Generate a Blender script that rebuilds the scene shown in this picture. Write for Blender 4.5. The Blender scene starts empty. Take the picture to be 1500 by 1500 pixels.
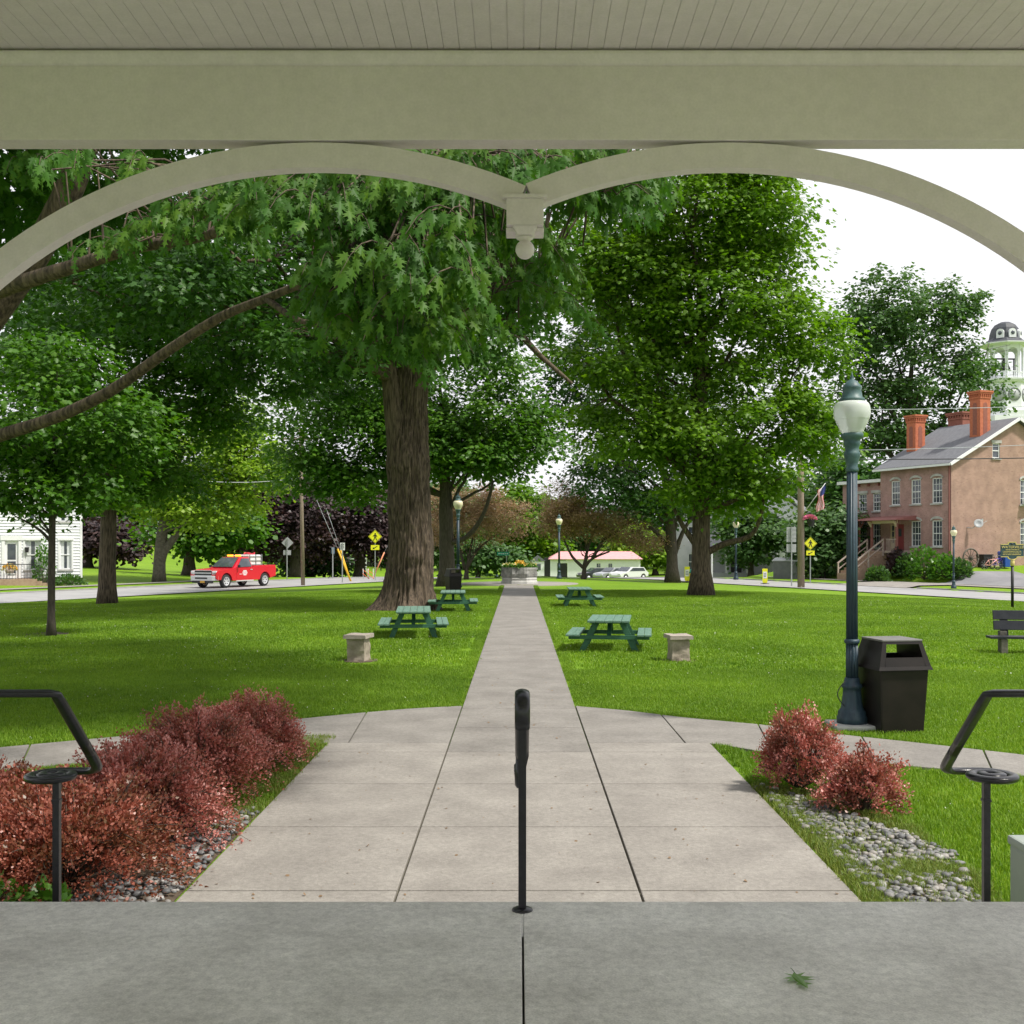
import bpy, math, random
import numpy as np
from mathutils import Matrix, Vector, noise

R = math.radians
random.seed(7)
rng = np.random.default_rng(7)
C = bpy.context.scene.collection
scene = bpy.context.scene

# ------------------------------------------------------------------ camera, sky, sun, exposure
FPX, CX, CY, EYE = 1600.0, 760.0, 797.0, 2.19
cam_d = bpy.data.cameras.new('camera')
cam = bpy.data.objects.new('camera', cam_d)
C.objects.link(cam)
cam.location = (0, 0, EYE)
cam.rotation_euler = (R(90), 0, 0)
cam_d.sensor_width = 36.0
cam_d.lens = 36.0 * FPX / 1500.0
cam_d.shift_x = -(CX - 750.0) / 1500.0
cam_d.shift_y = (CY - 750.0) / 1500.0
cam_d.clip_start = 0.05
cam_d.clip_end = 3000
scene.camera = cam

SUN_EL, SUN_AZ = R(57), R(112)          # azimuth clockwise from +Y
w = bpy.data.worlds.new('World')
scene.world = w
w.use_nodes = True
nt = w.node_tree
bg = nt.nodes['Background']
sky = nt.nodes.new('ShaderNodeTexSky')
sky.sky_type = 'NISHITA'
sky.sun_disc = False
sky.sun_elevation = SUN_EL
sky.sun_rotation = SUN_AZ
sky.dust_density = 3.0
tc = nt.nodes.new('ShaderNodeTexCoord')
cl = nt.nodes.new('ShaderNodeTexNoise')
cl.inputs['Scale'].default_value = 1.6
cl.inputs['Detail'].default_value = 5
cr = nt.nodes.new('ShaderNodeValToRGB')
cr.color_ramp.elements[0].position = 0.30
cr.color_ramp.elements[0].color = (0.55, 0.55, 0.55, 1)
cr.color_ramp.elements[1].position = 0.55
cr.color_ramp.elements[1].color = (1, 1, 1, 1)
mx = nt.nodes.new('ShaderNodeMix')
mx.data_type = 'RGBA'
mx.inputs['B'].default_value = (9.6, 9.6, 9.9, 1)      # high thin cloud veil
nt.links.new(tc.outputs['Generated'], cl.inputs['Vector'])
nt.links.new(cl.outputs['Fac'], cr.inputs['Fac'])
nt.links.new(cr.outputs['Color'], mx.inputs['Factor'])
nt.links.new(sky.outputs['Color'], mx.inputs['A'])
nt.links.new(mx.outputs['Result'], bg.inputs['Color'])
bg.inputs['Strength'].default_value = 0.078

sun_d = bpy.data.lights.new('sun', 'SUN')
sun_d.energy = 3.5
sun_d.angle = R(5.0)
sun_d.color = (1.0, 0.95, 0.86)
sun = bpy.data.objects.new('sun', sun_d)
C.objects.link(sun)
_to = Vector((math.sin(SUN_AZ) * math.cos(SUN_EL), math.cos(SUN_AZ) * math.cos(SUN_EL), math.sin(SUN_EL)))
sun.rotation_euler = _to.to_track_quat('Z', 'Y').to_euler()

vs = scene.view_settings
vs.view_transform = 'Standard'
vs.look = 'None'
vs.exposure = 0.55
vs.gamma = 1.0
scene.cycles.max_bounces = 7
scene.cycles.diffuse_bounces = 3
scene.cycles.glossy_bounces = 3
scene.cycles.transmission_bounces = 4
scene.cycles.transparent_max_bounces = 4
scene.cycles.use_denoising = True
scene.cycles.sample_clamp_indirect = 6

# ------------------------------------------------------------------ pixel helpers (1500 px photograph -> world)
def P(px, py, D):
    return Vector(((px - CX) / FPX * D, D, EYE + (CY - py) / FPX * D))

def ss(a, b, x):
    t = np.clip((x - a) / (b - a), 0, 1)
    return t * t * (3 - 2 * t)

def sL(x, y): return -0.903 * (x + 23) + 0.429 * (y - 48)
def sR(x, y): return 0.92 * (x - 23) + 0.39 * (y - 50)
def tR(x, y): return -0.39 * (x - 23) + 0.92 * (y - 50)

def terr(x, y):
    x = np.asarray(x, float); y = np.asarray(y, float)
    a, b, t = sL(x, y), sR(x, y), tR(x, y)
    z = -0.45 * np.maximum(ss(-14, 0, a), ss(-14, 0, b))
    z = z - 1.7 * ss(80, 135, y) * (1 - ss(25, 60, np.abs(x)))
    z = z + 0.045 * np.clip(a - 12, 0, 70) * (1 - ss(-34, -12, x)) + 0.13 * ss(8.0, 8.3, a) * (1 - ss(84, 88, y))
    mound = ss(10.8, 13.2, b) * (0.35 + 0.65 * ss(13, 18, t)) * (1 - ss(32, 42, t)) + 0.13 * ss(6.0, 6.2, b) * (1 - ss(84, 88, y))
    z = z + mound
    z = z + 0.02 * np.clip(b - 16, 0, 60) * ss(12, 32, x)
    return z

def tz(x, y): return float(terr(x, y))

def G(px, py):
    """point where the ray through a photo pixel meets the terrain"""
    D = 6.0
    kx, kz = (px - CX) / FPX, (CY - py) / FPX
    while D < 400:
        if EYE + kz * D <= tz(kx * D, D): break
        D += 0.25
    lo, hi = D - 0.25, D
    for _ in range(20):
        m = (lo + hi) / 2
        if EYE + kz * m <= tz(kx * m, m): hi = m
        else: lo = m
    return Vector((kx * hi, hi, EYE + kz * hi))

# ------------------------------------------------------------------ materials
MATS = {}
def _new(name):
    m = bpy.data.materials.new(name)
    m.use_nodes = True
    MATS[name] = m
    return m, m.node_tree, m.node_tree.nodes['Principled BSDF']

def mat(name, col, rough=0.6, col2=None, scale=3.0, bump=0.0, bscale=None, metal=0.0, stretch=(1, 1, 1), emit=0.0, detail=6, lo=0.35, hi=0.65, spec=0.5, spots=None, grain=None):
    m, t, b = _new(name)
    b.inputs['Roughness'].default_value = rough
    b.inputs['Metallic'].default_value = metal
    b.inputs['Specular IOR Level'].default_value = spec
    b.inputs['Base Color'].default_value = (*col, 1)
    if emit:
        b.inputs['Emission Color'].default_value = (*col, 1)
        b.inputs['Emission Strength'].default_value = emit
    if col2 is not None or bump:
        c = t.nodes.new('ShaderNodeTexCoord')
        mp = t.nodes.new('ShaderNodeMapping')
        mp.inputs['Scale'].default_value = stretch
        t.links.new(c.outputs['Object'], mp.inputs['Vector'])
    if col2 is not None:
        n = t.nodes.new('ShaderNodeTexNoise')
        n.inputs['Scale'].default_value = scale
        n.inputs['Detail'].default_value = detail
        n.inputs['Roughness'].default_value = 0.6
        r = t.nodes.new('ShaderNodeValToRGB')
        r.color_ramp.elements[0].position = lo
        r.color_ramp.elements[0].color = (*col, 1)
        r.color_ramp.elements[1].position = hi
        r.color_ramp.elements[1].color = (*col2, 1)
        t.links.new(mp.outputs['Vector'], n.inputs['Vector'])
        t.links.new(n.outputs['Fac'], r.inputs['Fac'])
        out = r.outputs['Color']
        if spots:
            sc_, colr, thr = spots
            n3 = t.nodes.new('ShaderNodeTexNoise')
            n3.inputs['Scale'].default_value = sc_
            n3.inputs['Detail'].default_value = 3
            t.links.new(mp.outputs['Vector'], n3.inputs['Vector'])
            r3 = t.nodes.new('ShaderNodeValToRGB')
            r3.color_ramp.elements[0].position = thr
            r3.color_ramp.elements[0].color = (0, 0, 0, 1)
            r3.color_ramp.elements[1].position = thr + 0.06
            r3.color_ramp.elements[1].color = (1, 1, 1, 1)
            t.links.new(n3.outputs['Fac'], r3.inputs['Fac'])
            m3 = t.nodes.new('ShaderNodeMix'); m3.data_type = 'RGBA'
            t.links.new(r3.outputs['Color'], m3.inputs['Factor'])
            t.links.new(out, m3.inputs['A'])
            m3.inputs['B'].default_value = (*colr, 1)
            out = m3.outputs['Result']
        if grain:
            n5 = t.nodes.new('ShaderNodeTexNoise'); n5.inputs['Scale'].default_value = grain[0]; n5.inputs['Detail'].default_value = 4
            n6 = t.nodes.new('ShaderNodeTexNoise'); n6.inputs['Scale'].default_value = grain[0]*.22; n6.inputs['Detail'].default_value = 6
            t.links.new(c.outputs['Object'], n5.inputs['Vector']); t.links.new(c.outputs['Object'], n6.inputs['Vector'])
            ad = t.nodes.new('ShaderNodeMath'); ad.operation = 'ADD'
            t.links.new(n5.outputs['Fac'], ad.inputs[0]); t.links.new(n6.outputs['Fac'], ad.inputs[1])
            mr = t.nodes.new('ShaderNodeMapRange'); mr.inputs['From Min'].default_value = .7; mr.inputs['From Max'].default_value = 1.3
            mr.inputs['To Min'].default_value = 1-grain[1]; mr.inputs['To Max'].default_value = 1+grain[1]
            t.links.new(ad.outputs[0], mr.inputs['Value'])
            m5 = t.nodes.new('ShaderNodeVectorMath'); m5.operation = 'SCALE'
            t.links.new(out, m5.inputs[0]); t.links.new(mr.outputs[0], m5.inputs['Scale']); out = m5.outputs[0]
        t.links.new(out, b.inputs['Base Color'])
    if bump:
        n2 = t.nodes.new('ShaderNodeTexNoise')
        n2.inputs['Scale'].default_value = bscale or scale * 4
        n2.inputs['Detail'].default_value = 8
        bp = t.nodes.new('ShaderNodeBump')
        bp.inputs['Strength'].default_value = bump
        bp.inputs['Distance'].default_value = 0.02
        t.links.new(mp.outputs['Vector'], n2.inputs['Vector'])
        t.links.new(n2.outputs['Fac'], bp.inputs['Height'])
        t.links.new(bp.outputs['Normal'], b.inputs['Normal'])
    return m

def leafmat(name, c0, c1, c2, trans=0.35, rough=0.45, spec=0.35, tcol=None, patch=None):
    """leaf tint varies per leaf through the point attribute 'v'"""
    m, t, b = _new(name)
    a = t.nodes.new('ShaderNodeAttribute'); a.attribute_name = 'v'
    r = t.nodes.new('ShaderNodeValToRGB')
    e = r.color_ramp.elements
    e[0].position = 0.0; e[0].color = (*c0, 1)
    e[1].position = 1.0; e[1].color = (*c2, 1)
    x = e.new(0.5); x.color = (*c1, 1)
    t.links.new(a.outputs['Fac'], r.inputs['Fac'])
    colout = r.outputs['Color']
    if patch:      # patches of paler, drier growth across the ground, in world position
        ge = t.nodes.new('ShaderNodeNewGeometry')
        nn = t.nodes.new('ShaderNodeTexNoise'); nn.inputs['Scale'].default_value = .33; nn.inputs['Detail'].default_value = 7; nn.inputs['Roughness'].default_value = .62
        t.links.new(ge.outputs['Position'], nn.inputs['Vector'])
        rr = t.nodes.new('ShaderNodeValToRGB'); rr.color_ramp.elements[0].position = .36; rr.color_ramp.elements[0].color = (.72, .74, .8, 1)
        rr.color_ramp.elements[1].position = .66; rr.color_ramp.elements[1].color = (1.22, 1.12, 1.3, 1)
        t.links.new(nn.outputs['Fac'], rr.inputs['Fac'])
        mp_ = t.nodes.new('ShaderNodeMix'); mp_.data_type = 'RGBA'; mp_.blend_type = 'MULTIPLY'; mp_.inputs['Factor'].default_value = 1
        t.links.new(r.outputs['Color'], mp_.inputs['A']); t.links.new(rr.outputs['Color'], mp_.inputs['B']); colout = mp_.outputs['Result']
    t.links.new(colout, b.inputs['Base Color'])
    b.inputs['Roughness'].default_value = rough
    b.inputs['Specular IOR Level'].default_value = spec
    tr = t.nodes.new('ShaderNodeBsdfTranslucent')
    mm = t.nodes.new('ShaderNodeMix'); mm.data_type = 'RGBA'; mm.blend_type = 'MULTIPLY'
    mm.inputs['Factor'].default_value = 1
    mm.inputs['B'].default_value = (*(tcol or (1.35, 1.5, 0.45)), 1)
    t.links.new(colout, mm.inputs['A'])
    t.links.new(mm.outputs['Result'], tr.inputs['Color'])
    s = t.nodes.new('ShaderNodeMixShader'); s.inputs['Fac'].default_value = trans
    t.links.new(b.outputs['BSDF'], s.inputs[1]); t.links.new(tr.outputs['BSDF'], s.inputs[2])
    t.links.new(s.outputs['Shader'], t.nodes['Material Output'].inputs['Surface'])
    return m

M = MATS
mat('porch_paint', (0.76, 0.665, 0.74), 0.5, (0.83, 0.735, 0.81), 1.6, 0.08, 40, lo=0.25, hi=0.6, grain=(90, .06))
mat('porch_floor', (0.55, 0.53, 0.495), 0.55, (0.82, 0.80, 0.755), 2.1, 0.2, 90, lo=0.30, hi=0.72, detail=14, stretch=(1, 1.3, 1), grain=(160, .22))
mat('concrete', (0.215, 0.198, 0.180), 0.8, (0.305, 0.284, 0.258), 1.7, 0.2, 60, detail=13, lo=0.3, hi=0.7, grain=(130, .20))
mat('old_concrete', (0.175, 0.162, 0.148), 0.8, (0.265, 0.248, 0.228), 1.5, 0.2, 60, detail=13, lo=0.3, hi=0.7, grain=(130, .22))
mat('joint', (0.10, 0.09, 0.075), 0.95, (0.15, 0.14, 0.10), 12)
mat('road', (0.27, 0.27, 0.275), 0.8, (0.34, 0.335, 0.335), 0.6, 0.1, 60)
mat('asphalt', (0.17, 0.17, 0.185), 0.85, (0.23, 0.23, 0.24), 0.5, 0.1, 60)
mat('kerb', (0.27, 0.27, 0.27), 0.8, (0.37, 0.36, 0.35), 2)
mat('black_iron', (0.014, 0.014, 0.018), 0.28, (0.022, 0.022, 0.028), 30, 0.06, 60)
mat('lamp_paint', (0.016, 0.034, 0.054), 0.5, (0.030, 0.062, 0.082), 7, 0.08, 50, stretch=(3, 3, .6))
mat('lamp_paint_aged', (0.03, 0.075, 0.085), 0.5, (0.075, 0.14, 0.14), 9, 0.08, 50)
mat('bin_plastic', (0.010, 0.008, 0.007), 0.42, (0.017, 0.013, 0.011), 4, 0.03, 60, spec=0.3)
mat('bin_top', (0.13, 0.125, 0.12), 0.5, (0.18, 0.175, 0.17), 6)
mat('table_green', (0.026, 0.105, 0.060), 0.6, (0.042, 0.145, 0.085), 5, 0.1, 30, stretch=(6, 1, 6))
mat('table_top_green', (0.085, 0.185, 0.135), 0.6, (0.155, 0.255, 0.20), 5, 0.1, 30, stretch=(7, 1, 7))
mat('sandstone', (0.24, 0.20, 0.155), 0.85, (0.38, 0.325, 0.26), 5, 0.6, 14)
mat('stone_cap', (0.29, 0.25, 0.215), 0.8, (0.39, 0.34, 0.295), 5, 0.3, 20)
mat('grey_stone', (0.13, 0.132, 0.13), 0.9, (0.36, 0.355, 0.34), 2.6, 0.9, 6)
mat('pale_stone', (0.36, 0.355, 0.34), 0.8, (0.52, 0.515, 0.495), 2, 0.3, 10)
mat('pebble', (0.25, 0.255, 0.26), 0.6, (0.48, 0.475, 0.46), 6, 0.05, 60)
mat('soil', (0.075, 0.055, 0.04), 0.95, (0.13, 0.10, 0.065), 8, 0.4, 30)
mat('bark', (0.034, 0.024, 0.016), 0.92, (0.138, 0.102, 0.070), 6, 1.0, 9, stretch=(3.4, 3.4, 0.42), detail=10, lo=0.38, hi=0.60)
mat('bark_dark', (0.045, 0.036, 0.03), 0.92, (0.10, 0.082, 0.066), 6, 0.8, 10, stretch=(3, 3, 0.6))
mat('bark_grey', (0.085, 0.074, 0.06), 0.9, (0.155, 0.14, 0.115), 7, 0.6, 22)
mat('twig', (0.06, 0.045, 0.035), 0.9, (0.10, 0.08, 0.06), 9)
mat('white_paint', (0.74, 0.75, 0.76), 0.5, (0.80, 0.81, 0.82), 2)
mat('siding', (0.70, 0.72, 0.75), 0.55, (0.78, 0.79, 0.81), 1.2)
mat('grey_siding', (0.42, 0.43, 0.45), 0.6, (0.5, 0.5, 0.52), 1.2)
mat('glass', (0.035, 0.045, 0.06), 0.06, (0.09, 0.10, 0.12), 1.3, spec=0.8)
mat('curtain', (0.55, 0.58, 0.58), 0.7, (0.66, 0.68, 0.68), 6, stretch=(9, 9, .3))
mat('roof_slate', (0.11, 0.115, 0.13), 0.75, (0.165, 0.17, 0.185), 3, 0.3, 20, stretch=(1, 4, 1))
mat('roof_pink', (0.60, 0.28, 0.29), 0.7, (0.68, 0.34, 0.34), 3)
mat('chimney_brick', (0.42, 0.115, 0.055), 0.85, (0.52, 0.165, 0.085), 7, 0.4, 20)
mat('dark_brick', (0.24, 0.085, 0.06), 0.85, (0.30, 0.11, 0.08), 7)
mat('porch_red', (0.22, 0.085, 0.075), 0.7, (0.27, 0.105, 0.09), 4)
mat('red_door', (0.27, 0.05, 0.055), 0.5)
mat('cream_wood', (0.55, 0.46, 0.30), 0.6)
mat('weathered_wood', (0.34, 0.27, 0.23), 0.8, (0.45, 0.37, 0.32), 5)
mat('step_brick', (0.30, 0.19, 0.14), 0.85, (0.38, 0.27, 0.2), 6)
mat('dome_metal', (0.05, 0.053, 0.065), 0.6, (0.085, 0.09, 0.105), 3, spec=0.3)
mat('dark', (0.018, 0.018, 0.02), 0.6)
mat('truck_red', (0.60, 0.016, 0.035), 0.22, spec=0.6)
mat('chrome', (0.62, 0.63, 0.66), 0.35, metal=0.35)
mat('tyre', (0.02, 0.02, 0.022), 0.8)
mat('black_trim', (0.02, 0.02, 0.024), 0.45)
mat('amber_lamp', (1.0, 0.30, 0.02), 0.3, emit=2.2)
mat('lens', (0.75, 0.75, 0.78), 0.15)
mat('plate_amber', (0.62, 0.36, 0.05), 0.5)
mat('tank_white', (0.76, 0.76, 0.78), 0.4)
mat('sign_yellow', (0.80, 0.80, 0.02), 0.45)
mat('sign_black', (0.012, 0.012, 0.012), 0.5)
mat('sign_back', (0.34, 0.36, 0.37), 0.5, (0.42, 0.43, 0.44), 5)
mat('sign_white', (0.74, 0.75, 0.77), 0.5)
mat('sign_green', (0.01, 0.27, 0.17), 0.5)
mat('steel_post', (0.30, 0.32, 0.32), 0.5, (0.38, 0.4, 0.4), 9, metal=0.3)
mat('blue_post', (0.15, 0.22, 0.30), 0.5)
mat('guy_yellow', (0.72, 0.42, 0.02), 0.5)
mat('guy_orange', (0.72, 0.28, 0.14), 0.5)
mat('pole_wood', (0.20, 0.15, 0.115), 0.9, (0.30, 0.24, 0.19), 6, 0.4, 20, stretch=(4, 4, .3))
mat('wire', (0.03, 0.03, 0.035), 0.6)
mat('pale_wire', (0.48, 0.52, 0.55), 0.5)
mat('marker_blue', (0.028, 0.062, 0.085), 0.5, (0.04, 0.085, 0.105), 8)
mat('marker_gold', (0.72, 0.58, 0.22), 0.45)
mat('bench_dark', (0.020, 0.022, 0.030), 0.5, (0.032, 0.034, 0.043), 7, 0.1, 30, spec=0.3)
mat('bench_leg', (0.085, 0.08, 0.065), 0.9, (0.15, 0.14, 0.115), 5, 0.4, 20)
mat('bin_blue', (0.02, 0.085, 0.40), 0.45)
mat('orange', (0.80, 0.20, 0.05), 0.5)
mat('hydrant_yellow', (0.75, 0.50, 0.03), 0.5)
mat('hydrant_teal', (0.02, 0.25, 0.22), 0.5)
mat('flag_red', (0.55, 0.03, 0.05), 0.7)
mat('flag_white', (0.75, 0.74, 0.76), 0.7)
mat('flag_blue', (0.035, 0.05, 0.22), 0.7)
mat('pink_flower', (0.80, 0.16, 0.34), 0.6, (0.85, 0.35, 0.5), 30)
mat('purple_frame', (0.13, 0.07, 0.42), 0.4)
mat('pink_frame', (0.75, 0.38, 0.33), 0.5)
mat('silver_car', (0.45, 0.47, 0.50), 0.3, metal=0.5)
mat('white_car', (0.75, 0.76, 0.78), 0.3)
mat('dark_car', (0.04, 0.045, 0.06), 0.3)
mat('pedestal_green', (0.27, 0.31, 0.285), 0.5, (0.31, 0.35, 0.32), 4)
mat('dumpster_grey', (0.13, 0.135, 0.15), 0.7, (0.17, 0.17, 0.185), 3)
mat('foundation', (0.30, 0.30, 0.28), 0.9, (0.42, 0.42, 0.39), 4, 0.4, 10)

# painted brick, two tints
def brickmat(name, a, b_, mortar):
    m, t, b = _new(name)
    c = t.nodes.new('ShaderNodeTexCoord')
    sp = t.nodes.new('ShaderNodeSeparateXYZ'); cb = t.nodes.new('ShaderNodeCombineXYZ')
    ad = t.nodes.new('ShaderNodeMath'); ad.operation = 'ADD'
    t.links.new(c.outputs['Object'], sp.inputs[0])
    t.links.new(sp.outputs[0], ad.inputs[0]); t.links.new(sp.outputs[1], ad.inputs[1])
    t.links.new(ad.outputs[0], cb.inputs[0]); t.links.new(sp.outputs[2], cb.inputs[1])
    br = t.nodes.new('ShaderNodeTexBrick')
    br.inputs['Scale'].default_value = 1.0
    br.inputs['Brick Width'].default_value = 0.22
    br.inputs['Row Height'].default_value = 0.075
    br.inputs['Mortar Size'].default_value = 0.008
    br.inputs['Color1'].default_value = (*a, 1); br.inputs['Color2'].default_value = (*b_, 1)
    br.inputs['Mortar'].default_value = (*mortar, 1)
    t.links.new(cb.outputs[0], br.inputs['Vector'])
    n = t.nodes.new('ShaderNodeTexNoise'); n.inputs['Scale'].default_value = 1.4; n.inputs['Detail'].default_value = 7
    t.links.new(c.outputs['Object'], n.inputs['Vector'])
    r = t.nodes.new('ShaderNodeValToRGB')
    r.color_ramp.elements[0].position = 0.3; r.color_ramp.elements[0].color = (0.72, 0.72, 0.72, 1)
    r.color_ramp.elements[1].position = 0.62; r.color_ramp.elements[1].color = (1, 1, 1, 1)
    t.links.new(n.outputs['Fac'], r.inputs['Fac'])
    mm = t.nodes.new('ShaderNodeMix'); mm.data_type = 'RGBA'; mm.blend_type = 'MULTIPLY'; mm.inputs['Factor'].default_value = 1
    t.links.new(br.outputs['Color'], mm.inputs['A']); t.links.new(r.outputs['Color'], mm.inputs['B'])
    # worn spots where paint is gone
    n2 = t.nodes.new('ShaderNodeTexNoise'); n2.inputs['Scale'].default_value = 6; n2.inputs['Detail'].default_value = 6
    mp = t.nodes.new('ShaderNodeMapping'); mp.inputs['Scale'].default_value = (1, 1, 3)
    t.links.new(c.outputs['Object'], mp.inputs[0]); t.links.new(mp.outputs[0], n2.inputs['Vector'])
    r2 = t.nodes.new('ShaderNodeValToRGB')
    r2.color_ramp.elements[0].position = 0.60; r2.color_ramp.elements[0].color = (0, 0, 0, 1)
    r2.color_ramp.elements[1].position = 0.66; r2.color_ramp.elements[1].color = (1, 1, 1, 1)
    t.links.new(n2.outputs['Fac'], r2.inputs['Fac'])
    m3 = t.nodes.new('ShaderNodeMix'); m3.data_type = 'RGBA'
    t.links.new(r2.outputs['Color'], m3.inputs['Factor'])
    t.links.new(mm.outputs['Result'], m3.inputs['A']); m3.inputs['B'].default_value = (0.20, 0.12, 0.09, 1)
    t.links.new(m3.outputs['Result'], b.inputs['Base Color'])
    b.inputs['Roughness'].default_value = 0.85
    return m
brickmat('brick_tan', (0.45, 0.288, 0.232), (0.40, 0.25, 0.197), (0.31, 0.205, 0.16))
brickmat('brick_pink', (0.47, 0.285, 0.262), (0.42, 0.25, 0.228), (0.38, 0.25, 0.225))

# lawn (soil-level sheet under the blades, and the far lawn)
def lawnmat():
    m, t, b = _new('lawn')
    c = t.nodes.new('ShaderNodeTexCoord')
    def noise_(sc, det, ro=0.6):
        n = t.nodes.new('ShaderNodeTexNoise'); n.inputs['Scale'].default_value = sc
        n.inputs['Detail'].default_value = det; n.inputs['Roughness'].default_value = ro
        t.links.new(c.outputs['Object'], n.inputs['Vector']); return n
    n1 = noise_(0.22, 4); n2 = noise_(7.0, 9, 0.75)
    r1 = t.nodes.new('ShaderNodeValToRGB')
    r1.color_ramp.elements[0].position = 0.3; r1.color_ramp.elements[0].color = (0.130, 0.255, 0.013, 1)
    r1.color_ramp.elements[1].position = 0.7; r1.color_ramp.elements[1].color = (0.20, 0.33, 0.02, 1)
    r2 = t.nodes.new('ShaderNodeValToRGB')
    r2.color_ramp.elements[0].position = 0.28; r2.color_ramp.elements[0].color = (0.55, 0.6, 0.55, 1)
    r2.color_ramp.elements[1].position = 0.72; r2.color_ramp.elements[1].color = (1.25, 1.2, 1.2, 1)
    t.links.new(n1.outputs['Fac'], r1.inputs['Fac']); t.links.new(n2.outputs['Fac'], r2.inputs['Fac'])
    mm = t.nodes.new('ShaderNodeMix'); mm.data_type = 'RGBA'; mm.blend_type = 'MULTIPLY'; mm.inputs['Factor'].default_value = 1
    t.links.new(r1.outputs['Color'], mm.inputs['A']); t.links.new(r2.outputs['Color'], mm.inputs['B'])
    t.links.new(mm.outputs['Result'], b.inputs['Base Color'])
    b.inputs['Roughness'].default_value = 0.8; b.inputs['Specular IOR Level'].default_value = 0.15
    bp = t.nodes.new('ShaderNodeBump'); bp.inputs['Strength'].default_value = 0.8; bp.inputs['Distance'].default_value = 0.06
    n4 = noise_(14, 8)
    t.links.new(n4.outputs['Fac'], bp.inputs['Height']); t.links.new(bp.outputs['Normal'], b.inputs['Normal'])
lawnmat()

def beadmat():
    """painted boards of the porch ceiling; narrow grooves along Y are real geometry, this is the paint"""
    pass

leafmat('leaf_silver', (0.030, 0.095, 0.014), (0.056, 0.148, 0.018), (0.13, 0.235, 0.025), 0.38, 0.5, 0.18)
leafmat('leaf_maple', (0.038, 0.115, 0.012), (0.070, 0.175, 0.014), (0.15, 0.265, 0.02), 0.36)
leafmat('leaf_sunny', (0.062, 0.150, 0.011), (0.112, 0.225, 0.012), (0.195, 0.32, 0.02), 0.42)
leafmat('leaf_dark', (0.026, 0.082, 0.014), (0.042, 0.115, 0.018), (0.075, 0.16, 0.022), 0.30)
leafmat('leaf_far', (0.05, 0.12, 0.035), (0.075, 0.155, 0.045), (0.115, 0.20, 0.05), 0.30)
leafmat('leaf_lime', (0.14, 0.26, 0.03), (0.22, 0.35, 0.03), (0.33, 0.43, 0.05), 0.40)
leafmat('leaf_purple', (0.032, 0.024, 0.026), (0.055, 0.038, 0.040), (0.11, 0.058, 0.052), 0.20, tcol=(1.4, 0.8, 0.7))
leafmat('leaf_brown', (0.27, 0.18, 0.105), (0.40, 0.27, 0.155), (0.44, 0.36, 0.17), 0.25, tcol=(1.1, 1, 0.8))
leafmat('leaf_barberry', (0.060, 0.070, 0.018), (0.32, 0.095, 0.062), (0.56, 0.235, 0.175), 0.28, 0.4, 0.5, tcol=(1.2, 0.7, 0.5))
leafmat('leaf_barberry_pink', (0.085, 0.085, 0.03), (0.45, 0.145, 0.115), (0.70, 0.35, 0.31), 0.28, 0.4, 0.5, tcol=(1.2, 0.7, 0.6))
leafmat('leaf_plant', (0.05, 0.15, 0.02), (0.08, 0.20, 0.02), (0.14, 0.28, 0.04), 0.3, 0.35, 0.5)
leafmat('grass_blade', (0.108, 0.235, 0.012), (0.176, 0.335, 0.016), (0.27, 0.415, 0.04), 0.35, 0.5, 0.25, tcol=(1.2, 1.2, 0.5), patch=True)
leafmat('grass_dry', (0.13, 0.21, 0.03), (0.22, 0.29, 0.05), (0.32, 0.33, 0.10), 0.3, 0.5, 0.25, tcol=(1.1, 1.1, 0.6))
leafmat('petal_white', (0.32, 0.42, 0.20), (0.45, 0.5, 0.34), (0.62, 0.62, 0.55), 0.2, tcol=(1, 1, 1))
leafmat('flower_mix', (0.55, 0.40, 0.08), (0.55, 0.60, 0.35), (0.85, 0.45, 0.03), 0.2, tcol=(1, 1, 0.6))

# frosted, ribbed lamp glass
def globemat():
    m, t, b = _new('lamp_globe')
    b.inputs['Base Color'].default_value = (0.84, 0.88, 0.86, 1)
    b.inputs['Roughness'].default_value = 0.24
    b.inputs['Transmission Weight'].default_value = 0.42
    b.inputs['IOR'].default_value = 1.2
globemat()
def flakmat():
    m, t, b = _new('globe_lit_tint')
    b.inputs['Base Color'].default_value = (0.85, 0.78, 0.55, 1)  # warm lit look is put into the base colour, nothing is emitted
    b.inputs['Roughness'].default_value = 0.3
flakmat()
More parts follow.
